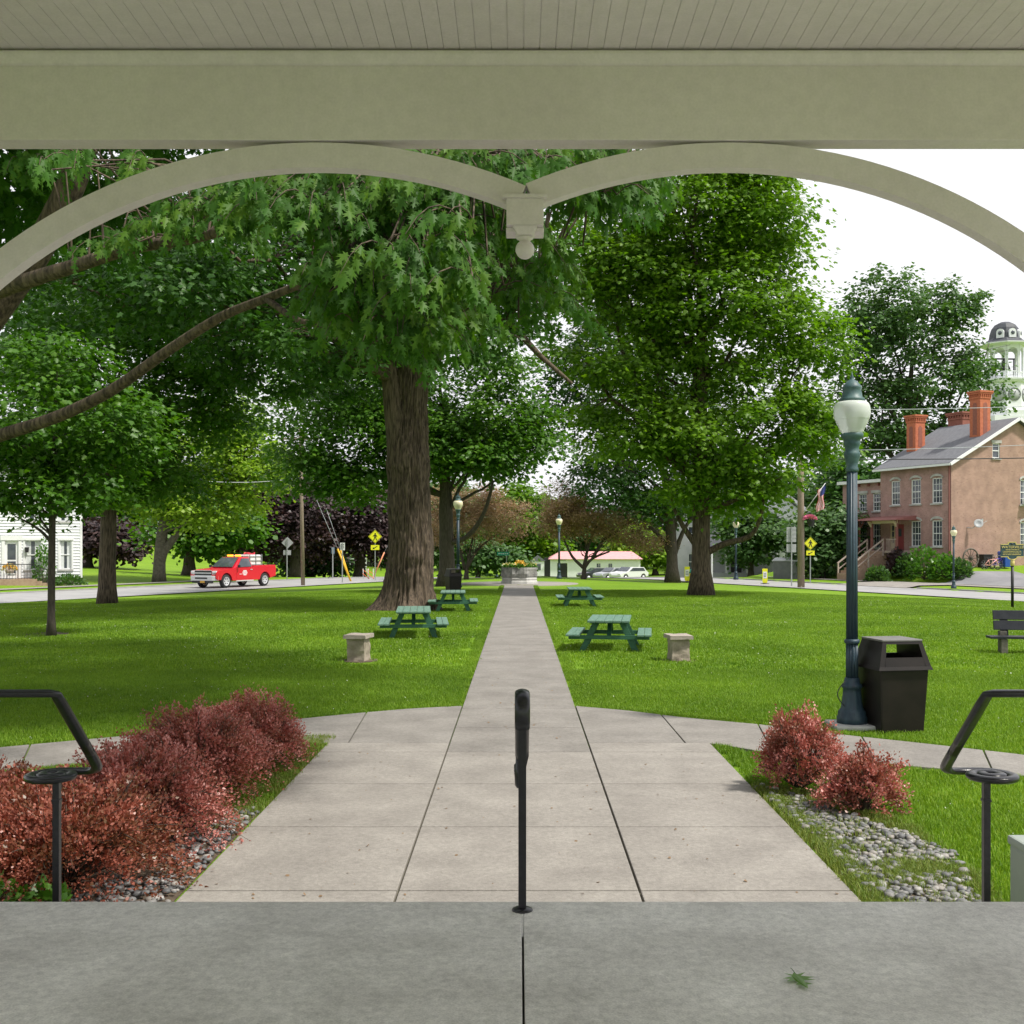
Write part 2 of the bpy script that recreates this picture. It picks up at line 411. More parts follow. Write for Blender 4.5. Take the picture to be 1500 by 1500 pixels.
# ------------------------------------------------------------------ mesh helpers
class MB:
    def __init__(s): s.v = []; s.f = []; s.m = []; s.M = Matrix.Identity(4); s.mi = 0; s.sm = []
    def add(s, vs_, fs, smooth=False):
        o = len(s.v)
        s.v += [tuple(s.M @ Vector(p)) for p in vs_]
        for f in fs:
            s.f.append([i + o for i in f]); s.m.append(s.mi); s.sm.append(smooth)
        return s
    def box(s, c, d, rz=0.0, rx=0.0, ry=0.0):
        T = Matrix.Translation(c) @ Matrix.Rotation(rz, 4, 'Z') @ Matrix.Rotation(ry, 4, 'Y') @ Matrix.Rotation(rx, 4, 'X')
        x, y, z = d[0] / 2, d[1] / 2, d[2] / 2
        pts = [T @ Vector(p) for p in ((-x,-y,-z),(x,-y,-z),(x,y,-z),(-x,y,-z),(-x,-y,z),(x,-y,z),(x,y,z),(-x,y,z))]
        return s.add(pts, [(0,3,2,1),(4,5,6,7),(0,1,5,4),(1,2,6,5),(2,3,7,6),(3,0,4,7)])
    def hexa(s, p):      # bottom 4 (ccw from above), top 4
        return s.add(p, [(0,3,2,1),(4,5,6,7),(0,1,5,4),(1,2,6,5),(2,3,7,6),(3,0,4,7)])
    def beam(s, a, b, wdt, h, up=(0, 0, 1)):
        a, b = Vector(a), Vector(b); d = (b - a)
        n = d.normalized(); sd = n.cross(Vector(up)).normalized(); u = sd.cross(n)
        q = [a - sd*wdt/2 - u*h/2, a + sd*wdt/2 - u*h/2, a + sd*wdt/2 + u*h/2, a - sd*wdt/2 + u*h/2]
        q2 = [p + d for p in q]
        return s.add(q + q2, [(0,1,2,3)[::1],(7,6,5,4),(0,4,5,1),(1,5,6,2),(2,6,7,3),(3,7,4,0)])
    def tube(s, path, rad, n=8, caps=True, smooth=True):
        path = [Vector(p) for p in path]
        if not hasattr(rad, '__len__'): rad = [rad] * len(path)
        ring = []; ref = None
        for i, p in enumerate(path):
            d = (path[min(i+1, len(path)-1)] - path[max(i-1, 0)])
            d = d.normalized() if d.length > 1e-9 else Vector((0,0,1))
            if ref is None:
                ref = Vector((1,0,0)) if abs(d.x) < 0.9 else Vector((0,1,0))
            a = (ref - d * ref.dot(d)).normalized(); ref = a
            b = d.cross(a)
            ring += [p + (a*math.cos(2*math.pi*k/n) + b*math.sin(2*math.pi*k/n)) * rad[i] for k in range(n)]
        fs = []
        for i in range(len(path)-1):
            for k in range(n):
                k2 = (k+1) % n
                fs.append((i*n+k, i*n+k2, (i+1)*n+k2, (i+1)*n+k))
        if caps: fs += [tuple(range(n))[::-1], tuple(range((len(path)-1)*n, len(path)*n))]
        return s.add(ring, fs, smooth)
    def sweep(s, path, prof, ups=None, smooth=False):
        """profile list of (side, up) swept along a path; fixed world up unless given"""
        path = [Vector(p) for p in path]; ring = []; n = len(prof)
        for i, p in enumerate(path):
            d = (path[min(i+1, len(path)-1)] - path[max(i-1, 0)]).normalized()
            up = Vector(ups[i]) if ups else Vector((0,0,1))
            sd = d.cross(up).normalized(); u = sd.cross(d).normalized()
            ring += [p + sd*a + u*b for a, b in prof]
        fs = []
        for i in range(len(path)-1):
            for k in range(n):
                k2 = (k+1) % n
                fs.append((i*n+k, i*n+k2, (i+1)*n+k2, (i+1)*n+k))
        fs += [tuple(range(n))[::-1], tuple(range((len(path)-1)*n, len(path)*n))]
        return s.add(ring, fs, smooth)
    def lathe(s, prof, n=24, c=(0,0,0), flute=None, smooth=True, rot=0.0, caps=True):
        vs_ = []
        for r, z in prof:
            for k in range(n):
                a = 2*math.pi*k/n + rot
                rr = r
                if flute and flute[0] <= z <= flute[1]: rr = r * (1 - flute[3] * (0.5 - 0.5*math.cos(flute[2]*a)))
                vs_.append((c[0]+rr*math.cos(a), c[1]+rr*math.sin(a), c[2]+z))
        fs = []
        for i in range(len(prof)-1):
            for k in range(n):
                k2 = (k+1) % n
                fs.append((i*n+k, i*n+k2, (i+1)*n+k2, (i+1)*n+k))
        if caps: fs += [tuple(range(n))[::-1], tuple(range((len(prof)-1)*n, len(prof)*n))]
        return s.add(vs_, fs, smooth)
    def prism(s, poly, a, b, axis='y'):
        """poly: (x,z) pairs extruded along y (or (x,y) along z with axis 'z', (y,z) along x with 'x')"""
        def pt(p, t):
            return {'y': (p[0], t, p[1]), 'z': (p[0], p[1], t), 'x': (t, p[0], p[1])}[axis]
        n = len(poly)
        vs_ = [pt(p, a) for p in poly] + [pt(p, b) for p in poly]
        fs = [tuple(range(n)), tuple(range(2*n-1, n-1, -1))]
        for k in range(n):
            k2 = (k+1) % n
            fs.append((k, k+n, k2+n, k2))
        return s.add(vs_, fs)
    def ball(s, c, r, n=12, m_=8, sq=(1,1,1)):
        prof = [(max(1e-4, r*math.sin(math.pi*i/m_)), -r*math.cos(math.pi*i/m_)) for i in range(m_+1)]
        o = Matrix(s.M); s.M = s.M @ Matrix.Translation(c) @ Matrix.Diagonal((*sq, 1)); s.lathe(prof, n); s.M = o
        return s
    def build(s, name, mats, parent=None, bevel=0.0, recalc=True):
        me = bpy.data.meshes.new(name)
        me.from_pydata(s.v, [], s.f)
        mats = mats if isinstance(mats, (list, tuple)) else [mats]
        for m_ in mats: me.materials.append(MATS[m_] if isinstance(m_, str) else m_)
        me.polygons.foreach_set('material_index', s.m)
        me.polygons.foreach_set('use_smooth', s.sm)
        if recalc:
            import bmesh
            b = bmesh.new(); b.from_mesh(me)
            bmesh.ops.recalc_face_normals(b, faces=b.faces)
            if bevel:
                es = [e for e in b.edges if len(e.link_faces) == 2 and e.calc_face_angle(0) > 0.6]
                bmesh.ops.bevel(b, geom=es, offset=bevel, segments=2, affect='EDGES', profile=0.6, clamp_overlap=True)
            b.to_mesh(me); b.free()
        me.update()
        o = bpy.data.objects.new(name, me)
        C.objects.link(o)
        if parent is not None: o.parent = parent
        return o

def tag(o, label=None, cat=None, group=None, kind=None):
    if label: o['label'] = label
    if cat: o['category'] = cat
    if group: o['group'] = group
    if kind: o['kind'] = kind
    return o

def thing(name, label, cat, loc=(0,0,0), rz=0.0, group=None, scale=1.0):
    o = bpy.data.objects.new(name, None)
    o.empty_display_size = 0.2
    C.objects.link(o)
    o.location = loc; o.rotation_euler = (0, 0, rz); o.scale = (scale,)*3
    return tag(o, label, cat, group)

def kids(o): return [c for c in bpy.data.objects if c.parent == o]
def dup(root, label=None, loc=None, rz=None, parent=None, group=None, scale=None):
    c = root.copy(); C.objects.link(c)
    if parent is not None: c.parent = parent
    for k in kids(root): dup(k, parent=c)
    if label: c['label'] = label
    if group: c['group'] = group
    if loc is not None: c.location = loc
    if rz is not None: c.rotation_euler = (0, 0, rz)
    if scale is not None: c.scale = scale if hasattr(scale, '__len__') else (scale,)*3
    return c

def raw_mesh(name, verts, loops, sizes, material, v=None, smooth=False):
    me = bpy.data.meshes.new(name)
    verts = np.asarray(verts, np.float32).reshape(-1, 3)
    me.vertices.add(len(verts)); me.vertices.foreach_set('co', verts.ravel())
    loops = np.asarray(loops, np.int32).ravel(); sizes = np.asarray(sizes, np.int32)
    me.loops.add(len(loops)); me.loops.foreach_set('vertex_index', loops)
    starts = np.concatenate(([0], np.cumsum(sizes)[:-1])).astype(np.int32)
    me.polygons.add(len(sizes)); me.polygons.foreach_set('loop_start', starts)
    if smooth: me.polygons.foreach_set('use_smooth', np.ones(len(sizes), bool))
    if v is not None:
        a = me.attributes.new('v', 'FLOAT', 'POINT'); a.data.foreach_set('value', np.asarray(v, np.float32))
    me.materials.append(MATS[material])
    me.update(calc_edges=True)
    return me

def link_mesh(name, me, parent=None):
    o = bpy.data.objects.new(name, me); C.objects.link(o)
    if parent is not None: o.parent = parent
    return o

# leaf outlines: (x across, y along, fold height); faces as index lists (two halves)
def _mirror(half):
    """half outline from base to tip on +x; returns verts and two ngons sharing the midrib"""
    n = len(half)
    v = [(x, y) for x, y in half] + [(-x, y) for x, y in half[1:-1]]
    right = list(range(n))
    left = [0] + [n + i for i in range(n-2)] + [n-1]
    return v, [right, left[::-1]]
LEAF_SILVER = _mirror([(0,0),(.07,.12),(.30,.08),(.12,.22),(.44,.40),(.24,.40),(.40,.58),(.13,.47),(.09,.62),(.24,.82),(.09,.80),(0,1.08)])
LEAF_MAPLE = _mirror([(0,0),(.40,-.02),(.30,.22),(.58,.46),(.26,.48),(.22,.74),(0,1.0)])
LEAF_QUAD = ([(0,0),(.34,.42),(0,1.0),(-.34,.42)], [[0,1,2,3]])
LEAF_HEX = ([(0,0),(.42,.15),(.40,.62),(0,1.0),(-.45,.55),(-.30,.12)], [[0,1,2,3,4,5]])
LEAF_SPRAY = ([(0,0),(.30,.02),(.22,.25),(.52,.42),(.24,.52),(.30,.85),(0,.72),(-.20,1.0),(-.22,.62),(-.55,.55),(-.28,.30),(-.40,.08)], [list(range(12))])

def leaves(name, c, d, nrm, size, tmpl, material, v, parent=None, fold=0.25, smooth=False):
    c = np.asarray(c); N = len(c)
    d = d / (np.linalg.norm(d, axis=1, keepdims=True) + 1e-9)
    s = np.cross(d, nrm); s /= (np.linalg.norm(s, axis=1, keepdims=True) + 1e-9)
    u = np.cross(s, d)
    tv = np.array(tmpl[0]); k = len(tv)
    size = np.asarray(size).reshape(-1, 1, 1)
    pts = c[:, None, :] + size * (tv[None, :, 0:1]*s[:, None, :] + tv[None, :, 1:2]*d[:, None, :] - fold*np.abs(tv[None, :, 0:1])*u[:, None, :])
    off = (np.arange(N) * k)[:, None]
    L = []; S = []
    flat = np.concatenate([np.array(f) for f in tmpl[1]])
    loops = (off + flat[None, :]).ravel()
    sizes = np.tile(np.array([len(f) for f in tmpl[1]]), N)
    me = raw_mesh(name, pts.reshape(-1, 3), loops, sizes, material, np.repeat(v, k), smooth)
    return link_mesh(name, me, parent)

def unit(n, r=None):
    r = r or rng
    x = r.normal(size=(n, 3)); return x / np.linalg.norm(x, axis=1, keepdims=True)

# ------------------------------------------------------------------ trees
def lobe(px, py, rx, ry, D, dep=None):
    """ellipsoid of foliage: centre pixel, half sizes in photo pixels, distance, half depth in metres"""
    c = P(px, py, D); k = D / FPX
    return (np.array(c), np.array([rx*k, dep if dep is not None else rx*k, ry*k]))

def crown_points(lobes, n_cl, per, spread, r, flat=0.55, shell=0.45, keep=None):
    vol = np.array([np.prod(l[1])**0.72 for l in lobes]); pr = vol / vol.sum()
    idx = r.choice(len(lobes), n_cl, p=pr)
    dirs = unit(n_cl, r)
    rad = (shell + (1 - shell) * r.random(n_cl)**0.6)
    rad = np.where(r.random(n_cl) < 0.25, r.random(n_cl)**0.5, rad)
    cc = np.array([lobes[i][0] for i in idx]) + dirs * rad[:, None] * np.array([lobes[i][1] for i in idx])
    if keep is not None:
        ok = keep(cc); cc = cc[ok]; n_cl = len(cc); dirs = dirs[ok]
    k = np.maximum(3, (per * (0.35 + 1.3*r.random(n_cl)))).astype(int)
    rep = np.repeat(np.arange(n_cl), k)
    N = len(rep)
    sp = spread * (0.6 + 0.8*r.random(n_cl))
    off = r.normal(size=(N, 3)) * np.array([1, 1, flat]) * sp[rep][:, None] * 0.62
    # sprays droop away from their twig
    hd = np.hypot(off[:, 0], off[:, 1])
    off[:, 2] -= 0.25 * hd
    return cc, rep, cc[rep] + off, off, dirs

def tree(name, label, base, lobes, r0, bark='bark', leafm='leaf_maple', n_cl=260, per=60, leaf=0.22, spread=1.0, group='trees', tmpl=LEAF_HEX,
         seed=1, trunk_top=None, trunk_n=14, limbs=9, lean=(0, 0), extra=None, flare=0.6, hang=0.35, shell=0.45, tone=0.5, twigs=True, flat=0.55, limb_r=0.34, z_first=None, cat='tree', shell_fn=None, pos_filter=None):
    r = np.random.default_rng(seed)
    base = np.array(base, float)
    t = thing(name, label, cat, tuple(base), group=group)
    cc, rep, pos, off, dirs = crown_points(lobes, n_cl, per, spread, r, flat, shell)
    N = len(pos)
    top = trunk_top if trunk_top is not None else max(l[0][2] + 0.3*l[1][2] for l in lobes) - base[2]
    cx = np.mean([l[0][0] for l in lobes]) - base[0]; cy = np.mean([l[0][1] for l in lobes]) - base[1]
    # trunk path
    path = []; rad = []
    nseg = 14
    for i in range(nseg + 1):
        f = i / nseg; z = f * top
        x = lean[0]*f + cx*0.5*f*f + r.normal()*0.03*r0*(f > 0.1)
        y = lean[1]*f + cy*0.5*f*f
        path.append(Vector((x, y, z - 0.05*(i == 0))))
        rad.append(r0 * ((1 - 0.25*f) if f < 0.35 else (0.9125 - 1.2*(f-0.35))*1.0) * (1 + flare*math.exp(-z/(1.1*r0 + 0.05))))
    rad = [max(x, 0.05*r0) for x in rad]
    mb = MB(); mb.tube(path, rad, trunk_n)
    if shell_fn: shell_fn(mb)
    tp = np.array([np.array(p) for p in path])
    # limbs to lobes
    limb_pts = [tp[int(nseg*0.45):]]; limb_rad = [np.array(rad[int(nseg*0.45):])]
    z0 = z_first if z_first is not None else 0.28*top
    order = list(range(len(lobes))); 
    targets = [lobes[i % len(lobes)] for i in range(max(limbs, len(lobes)))]
    for i, l in enumerate(targets):
        tgt = (l[0] - base) + (unit(1, r)[0] * l[1] * (0.55 if i >= len(lobes) else 0.15))
        zs = min(max(z0 + (tgt[2]-z0) * (0.15 + 0.45*r.random()), z0), top*0.9)
        j = int(np.argmin(abs(tp[:, 2] - zs)))
        a = tp[j]; ln = np.linalg.norm(tgt - a)
        if ln < 0.3: continue
        rr = rad[j] * limb_r * (0.8 + 0.5*r.random()); rr = max(min(rr, 0.6*rad[j]), 0.03)
        pts = []
        for q in range(8):
            f = q / 7
            p_ = a + (tgt - a)*f
            p_ = p_ + np.array([0, 0, -0.10*ln*math.sin(math.pi*f)*(0.3 if tgt[2] > a[2] + 0.5*ln else -0.5)]) + r.normal(size=3)*0.025*ln*(0 < f < 1)
            pts.append(p_)
        rd = [rr*(1 - 0.8*q/7) for q in range(8)]
        mb.tube([Vector(p) for p in pts], rd, 7)
        limb_pts.append(np.array(pts)); limb_rad.append(np.array(rd))
    if extra:
        for pts, r1, r2 in extra:
            n_ = len(pts)
            rd = [r1 + (r2 - r1)*q/(n_-1) for q in range(n_)]
            mb.tube([Vector(p) - Vector(base) for p in pts], rd, 8)
            limb_pts.append(np.array([np.array(p) - base for p in pts])); limb_rad.append(np.array(rd))
    if twigs:
        allp = np.concatenate(limb_pts); allr = np.concatenate(limb_rad)
        for k in range(0, len(cc), 1 if len(cc) < 420 else 2):
            q = cc[k] - base
            dd = np.linalg.norm(allp - q, axis=1) + 0.6*np.maximum(0, allp[:, 2] - q[2])
            j = int(np.argmin(dd)); a = allp[j]
            ln = np.linalg.norm(q - a)
            rr = min(allr[j]*0.5, 0.018 + 0.010*ln)
            mid = (a + q)/2 + np.array([0, 0, 0.08*ln]) + r.normal(size=3)*0.05*ln
            mb.tube([Vector(a), Vector(mid), Vector(q)], [rr, rr*0.65, rr*0.25], 5, caps=False)
    mb.build('trunk', bark, t, recalc=False)
    # leaves
    out = off / (np.linalg.norm(off, axis=1, keepdims=True) + 1e-6)
    d = out*np.array([1, 1, .35]) + 0.5*unit(N, r) + np.array([0, 0, -hang])
    nr = np.array([0, 0, 1.0]) + 0.75*unit(N, r) + 0.35*dirs[rep]
    clv = r.random(len(cc))
    v = np.clip(tone + 0.28*(clv[rep]-0.5) + 0.30*(r.random(N)-0.5), 0, 1)
    leaves('crown', pos - base, d, nr, leaf*(0.65 + 0.7*r.random(N)), tmpl, leafm, v, t)
    return t
# ------------------------------------------------------------------ ground
def axis(lo, hi, near, step, far_step):
    a = [0.0]; 
    while a[-1] < hi: a.append(a[-1] + (step if a[-1] < near else min(far_step, step*(1 + (a[-1]-near)/8))))
    b = [0.0]
    while b[-1] > lo: b.append(b[-1] - (step if -b[-1] < near else min(far_step, step*(1 + (-b[-1]-near)/8))))
    return np.array(sorted(set(b + a)))
xs = axis(-900, 900, 50, 0.8, 60); ys = axis(-300, 1500, 110, 0.8, 70)
XX, YY = np.meshgrid(xs, ys)
ZZ = terr(XX, YY) - 0.02
nx, ny = len(xs), len(ys)
ii = (np.arange(ny-1)[:, None]*nx + np.arange(nx-1)[None, :]).ravel()
gl = np.stack([ii, ii+1, ii+nx+1, ii+nx], 1)
me = raw_mesh('ground', np.stack([XX, YY, ZZ], -1).reshape(-1, 3), gl, np.full(len(gl), 4), 'lawn', smooth=True)
tag(link_mesh('ground', me), kind='structure')

def drape(name, pts_a, pts_b, dz, material, steps_w=8, thick=0.0, kind='structure'):
    """strip between two polylines, laid dz above the terrain"""
    n = len(pts_a); v = []; 
    for a, b in zip(pts_a, pts_b):
        for k in range(steps_w+1):
            f = k/steps_w; x = a[0]+(b[0]-a[0])*f; y = a[1]+(b[1]-a[1])*f
            v.append((x, y, tz(x, y) + dz))
    q = []
    for i in range(n-1):
        for k in range(steps_w):
            o = i*(steps_w+1)+k; q.append((o, o+1, o+steps_w+2, o+steps_w+1))
    m_ = raw_mesh(name, v, q, np.full(len(q), 4), material, smooth=True)
    return tag(link_mesh(name, m_), kind=kind)

def offL(s, t): return (-23 + 0.429*t - 0.903*s, 48 + 0.903*t + 0.429*s)
def offR(s, t): return (23 - 0.39*t + 0.92*s, 50 + 0.92*t + 0.39*s)
tt = np.arange(-70, 62, 1.0)
drape('road', [offL(0.0, t) for t in tt], [offL(7.6, t) for t in tt], 0.03, 'road', 10)
drape('road', [offR(0.0, t) for t in tt], [offR(5.9, t) for t in tt], 0.03, 'road', 10)
drape('sidewalk', [offL(9.4, t) for t in tt if t < 30], [offL(10.8, t) for t in tt if t < 30], 0.03, 'concrete', 3)
tA = [t for t in np.arange(-30, 60, 1.0)]
drape('sidewalk', [offR(8.9, t) for t in tA], [offR(10.5, t) for t in tA], 0.035, 'concrete', 3)
# driveway opening and grey drive beside the brick house
drape('driveway', [offR(5.6, t) for t in np.arange(13.5, 19.6, 0.5)], [offR(10.6, t) for t in np.arange(13.5, 19.6, 0.5)], 0.05, 'concrete', 10)
drape('driveway', [offR(10.52, t) for t in np.arange(-14, 16.2, 0.5)], [offR(16.5, t*0.9+1.2) for t in np.arange(-14, 16.2, 0.5)], 0.05, 'asphalt', 10)
# cross street beyond the park
drape('street', [(x, 87.0) for x in np.arange(-5, 9, 1.0)], [(x, 93.0) for x in np.arange(-5, 9, 1.0)], 0.045, 'asphalt', 6)

def kerb(name, fn, s, t0, t1, h=0.14, wd=0.16):
    mb = MB(); pts = []
    for t in np.arange(t0, t1, 1.0):
        a = fn(s, t); pts.append((a[0], a[1], tz(*a)))
    prof = [(-wd/2, -0.25), (wd/2, -0.25), (wd/2, h), (-wd/2, h)]
    mb.sweep(pts, prof); return tag(mb.build(name, 'kerb'), kind='structure')
kerb('kerb', offR, 6.02, -40, 13.5, 0.10)
kerb('kerb', offR, 6.02, 19.5, 58, 0.10)
kerb('kerb', offL, 7.72, -60, 60, 0.10)

# ------------------------------------------------------------------ paving in front of the bandstand
def conv(lst): return [(G(*p).x, G(*p).y) for p in lst]
topL = conv([(680,1035),(600,1039),(520,1046),(450,1053),(350,1062),(250,1073),(120,1085),(0,1096),(-160,1116)])
botL = conv([(483,1085),(400,1092),(300,1102),(200,1111),(120,1118),(0,1130),(-160,1152)])
topR = conv([(842,1035),(920,1042),(1000,1052),(1110,1062),(1230,1077),(1360,1091),(1500,1107),(1640,1126)])
botR = conv([(1045,1094),(1110,1101),(1200,1111),(1290,1120),(1400,1129),(1500,1138),(1640,1156)])
HW, SW = 2.10, 0.76
ZC = 0.012
slab_polys = []
def slabs(name, plist, material):
    mb = MB()
    for p in plist:
        mb.prism(p, ZC - 0.10, ZC, 'z'); slab_polys.append(p)
    return tag(mb.build(name, material, bevel=0.006), kind='structure')
g = 0.008
rows = [5.35, 6.87, 8.42, 9.93, 11.45]
def rect(x0, x1, y0, y1): return [(x0+g, y0+g), (x1-g, y0+g), (x1-g, y1-g), (x0+g, y1-g)]
plz = []
for a, b in zip(rows[:-1], rows[1:]):
    plz += [rect(-HW, -SW, a, b), rect(-SW, SW, a, b), rect(SW, HW, a, b)]
YB = (botL[0][1] + botR[0][1])/2
botL[0] = (-HW, YB); botR[0] = (HW, YB)
plz += [rect(-HW, -SW, 11.45, YB), rect(SW, HW, 11.45, YB)]
slabs('plaza', plz, 'concrete')
walk = []
y = 11.45
while y < 57.5:
    walk.append(rect(-SW, SW, y, min(y + 1.52, 58))); y += 1.52
slabs('path', walk, 'old_concrete')
def ring(top, bot, sgn):
    """crossing walk, cut into slabs"""
    T = [(sgn*SW, top[0][1])] + top[1:]; B = [(sgn*SW, YB)] + bot
    def at(pl, f):
        L = [0]
        for a, b in zip(pl[:-1], pl[1:]): L.append(L[-1] + math.dist(a, b))
        t = f*L[-1]
        for i in range(len(pl)-1):
            if t <= L[i+1] + 1e-9:
                u = (t - L[i])/(L[i+1]-L[i]); a, b = pl[i], pl[i+1]
                return (a[0]+(b[0]-a[0])*u, a[1]+(b[1]-a[1])*u)
        return pl[-1]
    n = 5; out = []
    for i in range(n):
        f0, f1 = i/n + 0.0015, (i+1)/n - 0.0015
        p = [at(T, f0 + (f1-f0)*k/5) for k in range(6)] + [at(B, f1 - (f1-f0)*k/5) for k in range(6)]
        q = [p[0]]
        for a in p[1:]:
            if math.dist(a, q[-1]) > 0.01: q.append(a)
        out.append([(a[0] + sgn*g, a[1]) if abs(a[0]-sgn*SW) < 1e-6 else a for a in q])
    return out
slabs('walkway', ring(topL, botL, -1), 'old_concrete')
slabs('walkway', ring(topR, botR, 1), 'old_concrete')
mb = MB()
mb.box((0, 8.6, -0.05), (2*HW-0.03, 6.4, 0.08)); mb.box((0, 35, -0.052), (2*SW-0.03, 46.5, 0.08))
tag(mb.build('paving_bed', 'joint'), kind='structure')
# round walk about the stone planter
mb = MB()
mb.lathe([(0.4, -0.06), (3.3, -0.06), (3.3, ZC+0.004), (0.4, ZC+0.004)], 40, (0.0, 60.6, tz(0, 60.6)))
tag(mb.build('planter_walk', 'concrete'), kind='structure')

# ------------------------------------------------------------------ bandstand
ZF = EYE - 1.58
YE = 4.83
stand = thing('bandstand', 'white painted bandstand with double arched opening and concrete floor, seen from inside', 'bandstand', (0, 0, 0))
octo = lambda e, wd, c=-0.6: None
XC = 0.02
def octagon(a):      # a: extra outward offset
    h = 3.1 + a*0.414; r_ = 5.43 + a; cy = YE - 5.43
    return [(XC+h, cy+r_), (XC-h, cy+r_), (XC-r_, cy+h), (XC-r_, cy-h), (XC-h, cy-r_), (XC+h, cy-r_), (XC+r_, cy-h), (XC+r_, cy+h)]
mb = MB()
oc = octagon(0); gj = 0.004; xj = 0.016
cut = lambda s: [p for p in oc if (p[0]-xj)*s > 0]
left = [(xj-gj, YE), oc[1], oc[2], oc[3], oc[4], (xj-gj, oc[4][1])]
right = [(xj+gj, oc[5][1]), oc[5], oc[6], oc[7], oc[0], (xj+gj, YE)]
mb.prism(left, ZF-0.13, ZF, 'z'); mb.prism(right, ZF-0.13, ZF, 'z')
mb.build('floor', 'porch_floor', stand, bevel=0.006)
mb = MB(); mb.prism(octagon(-0.06), -0.3, ZF-0.135, 'z'); mb.build('foundation', 'foundation', stand)
mb = MB()
for k in range(3):
    zt = ZF - 0.152*(k+1)
    mb.box((XC, YE + 0.15 + 0.30*k - 0.03, zt/2), (4.1, 0.30 + 0.06, zt))
mb.build('steps', 'porch_floor', stand, bevel=0.006)
YB0, YB1 = 4.60, 4.71
ZB0 = EYE + 592/FPX*YB0; ZCE = EYE + 722/FPX*YB0
mb = MB(); mb.box((XC, (YB0+YB1)/2, (ZB0+ZCE)/2+0.02), (6.2, YB1-YB0, ZCE-ZB0+0.04))
mb.build('beam', 'porch_paint', stand, bevel=0.004)
mb = MB()
mb.prism([(YB0-0.002, ZCE-0.012), (YB0-0.034, ZCE-0.012), (YB0-0.034, ZCE-0.024), (YB0-0.012, ZCE-0.058), (YB0-0.002, ZCE-0.062)], -3.05, 3.09, 'x')
mb.build('moulding', 'porch_paint', stand)
inner = octagon(-0.2)
for i in range(1, 8):
    a, b = Vector((*inner[i], (ZB0+ZCE)/2+0.02)), Vector((*inner[(i+1) % 8], (ZB0+ZCE)/2+0.02))
    mb = MB(); mb.beam(a, b, 0.11, ZCE-ZB0+0.04); mb.build('beam', 'porch_paint', stand)
mb = MB(); wb = 0.0668
k = -90
while k < 90:
    x0 = XC + k*wb
    hy = 5.2
    dx = max(0, abs(x0 + wb/2 - XC) - 3.0)
    ytop = YB0 - 0.003 - dx
    mb.box((x0 + wb/2, (ytop - 5.4 + dx)/2, ZCE + 0.003), (wb-0.0017, ytop + 5.4 - dx, 0.006)); k += 1
    if abs(x0 - XC) > 5.0 and k > 0: break
mb.prism(octagon(-0.26), ZCE+0.0055, ZCE+0.03, 'z')
mb.build('ceiling', 'porch_paint', stand, bevel=0.0)
mb = MB()
mb.prism(octagon(0.42), ZCE+0.035, ZCE+0.16, 'z')
o2 = octagon(0.42); n8 = len(o2); ap = (XC, YE-5.43, ZCE+2.9)
mb.add([(p[0], p[1], ZCE+0.165) for p in o2] + [ap], [(i, (i+1) % n8, n8) for i in range(n8)])
mb.build('roof', 'roof_slate', stand)
def arch(cx, side):
    zc = EYE + (CY-980)/FPX*YB0; rr = 773/FPX*YB0; th = 36.5/FPX*YB0
    y0, y1 = YB0+0.012, YB0+0.085
    a0, a1 = (R(180), R(90) - math.asin((0.030 - cx)/rr)) if side < 0 else (R(90) + math.asin((cx - 0.030)/rr), R(0))
    n = 56; v = []; f = []
    for i in range(n+1):
        t = a0 + (a1-a0)*i/n
        for r_, y_ in ((rr, y0), (rr-th, y0), (rr-th, y1), (rr, y1)):
            v.append((cx + r_*math.cos(t), y_, min(zc + r_*math.sin(t), ZB0-0.001)))
    for i in range(n):
        for k in range(4):
            f.append((4*i+k, 4*i+(k+1) % 4, 4*i+4+(k+1) % 4, 4*i+4+k))
    f += [(0,1,2,3), (4*n, 4*n+3, 4*n+2, 4*n+1)]
    mb = MB(); mb.add(v, f); return mb.build('arch_bracket', 'porch_paint', stand)
arch(-0.854, -1); arch(0.891, 1)
zz = lambda py: EYE + (CY-py)/FPX*YB0
xp = lambda px: (px-CX)/FPX*YB0
yc = YB0 + 0.05; xm = xp(769)
mb = MB()
mb.box((xm, yc, (zz(286)+zz(292))/2), (0.190, 0.15, zz(286)-zz(292)))
mb.box((xm, yc, (zz(292)+zz(331))/2), (0.156, 0.135, zz(292)-zz(331)))
mb.box((xm, yc+0.02, (zz(331)+zz(338))/2), (0.160, 0.10, zz(331)-zz(338)-0.0005))
mb.hexa([(xm-.032, yc-.045, zz(343)), (xm+.032, yc-.045, zz(343)), (xm+.032, yc+.045, zz(343)), (xm-.032, yc+.045, zz(343)),
         (xm-.052, yc-.065, zz(331.2)), (xm+.052, yc-.065, zz(331.2)), (xm+.052, yc+.065, zz(331.2)), (xm-.052, yc+.065, zz(331.2))])
mb.lathe([(0.034, zz(343.1)), (0.020, zz(350))][::-1], 20, (xm, yc, 0))
pen = mb.build('pendant', 'porch_paint', stand, bevel=0.003)
mb = MB(); mb.ball((xm, yc-0.01, zz(362)), 0.0405, 24, 14); mb.build('ball', 'porch_paint', pen)
for i, (x_, y_) in enumerate(inner):
    mb = MB()
    mb.box((x_, y_, (ZF+ZB0)/2), (0.15, 0.15, ZB0-ZF-0.002)); mb.box((x_, y_, ZF+0.08), (0.19, 0.19, 0.16)); mb.box((x_, y_, 1.66), (0.19, 0.19, 0.05))
    mb.build('post', 'porch_paint', stand, bevel=0.004)

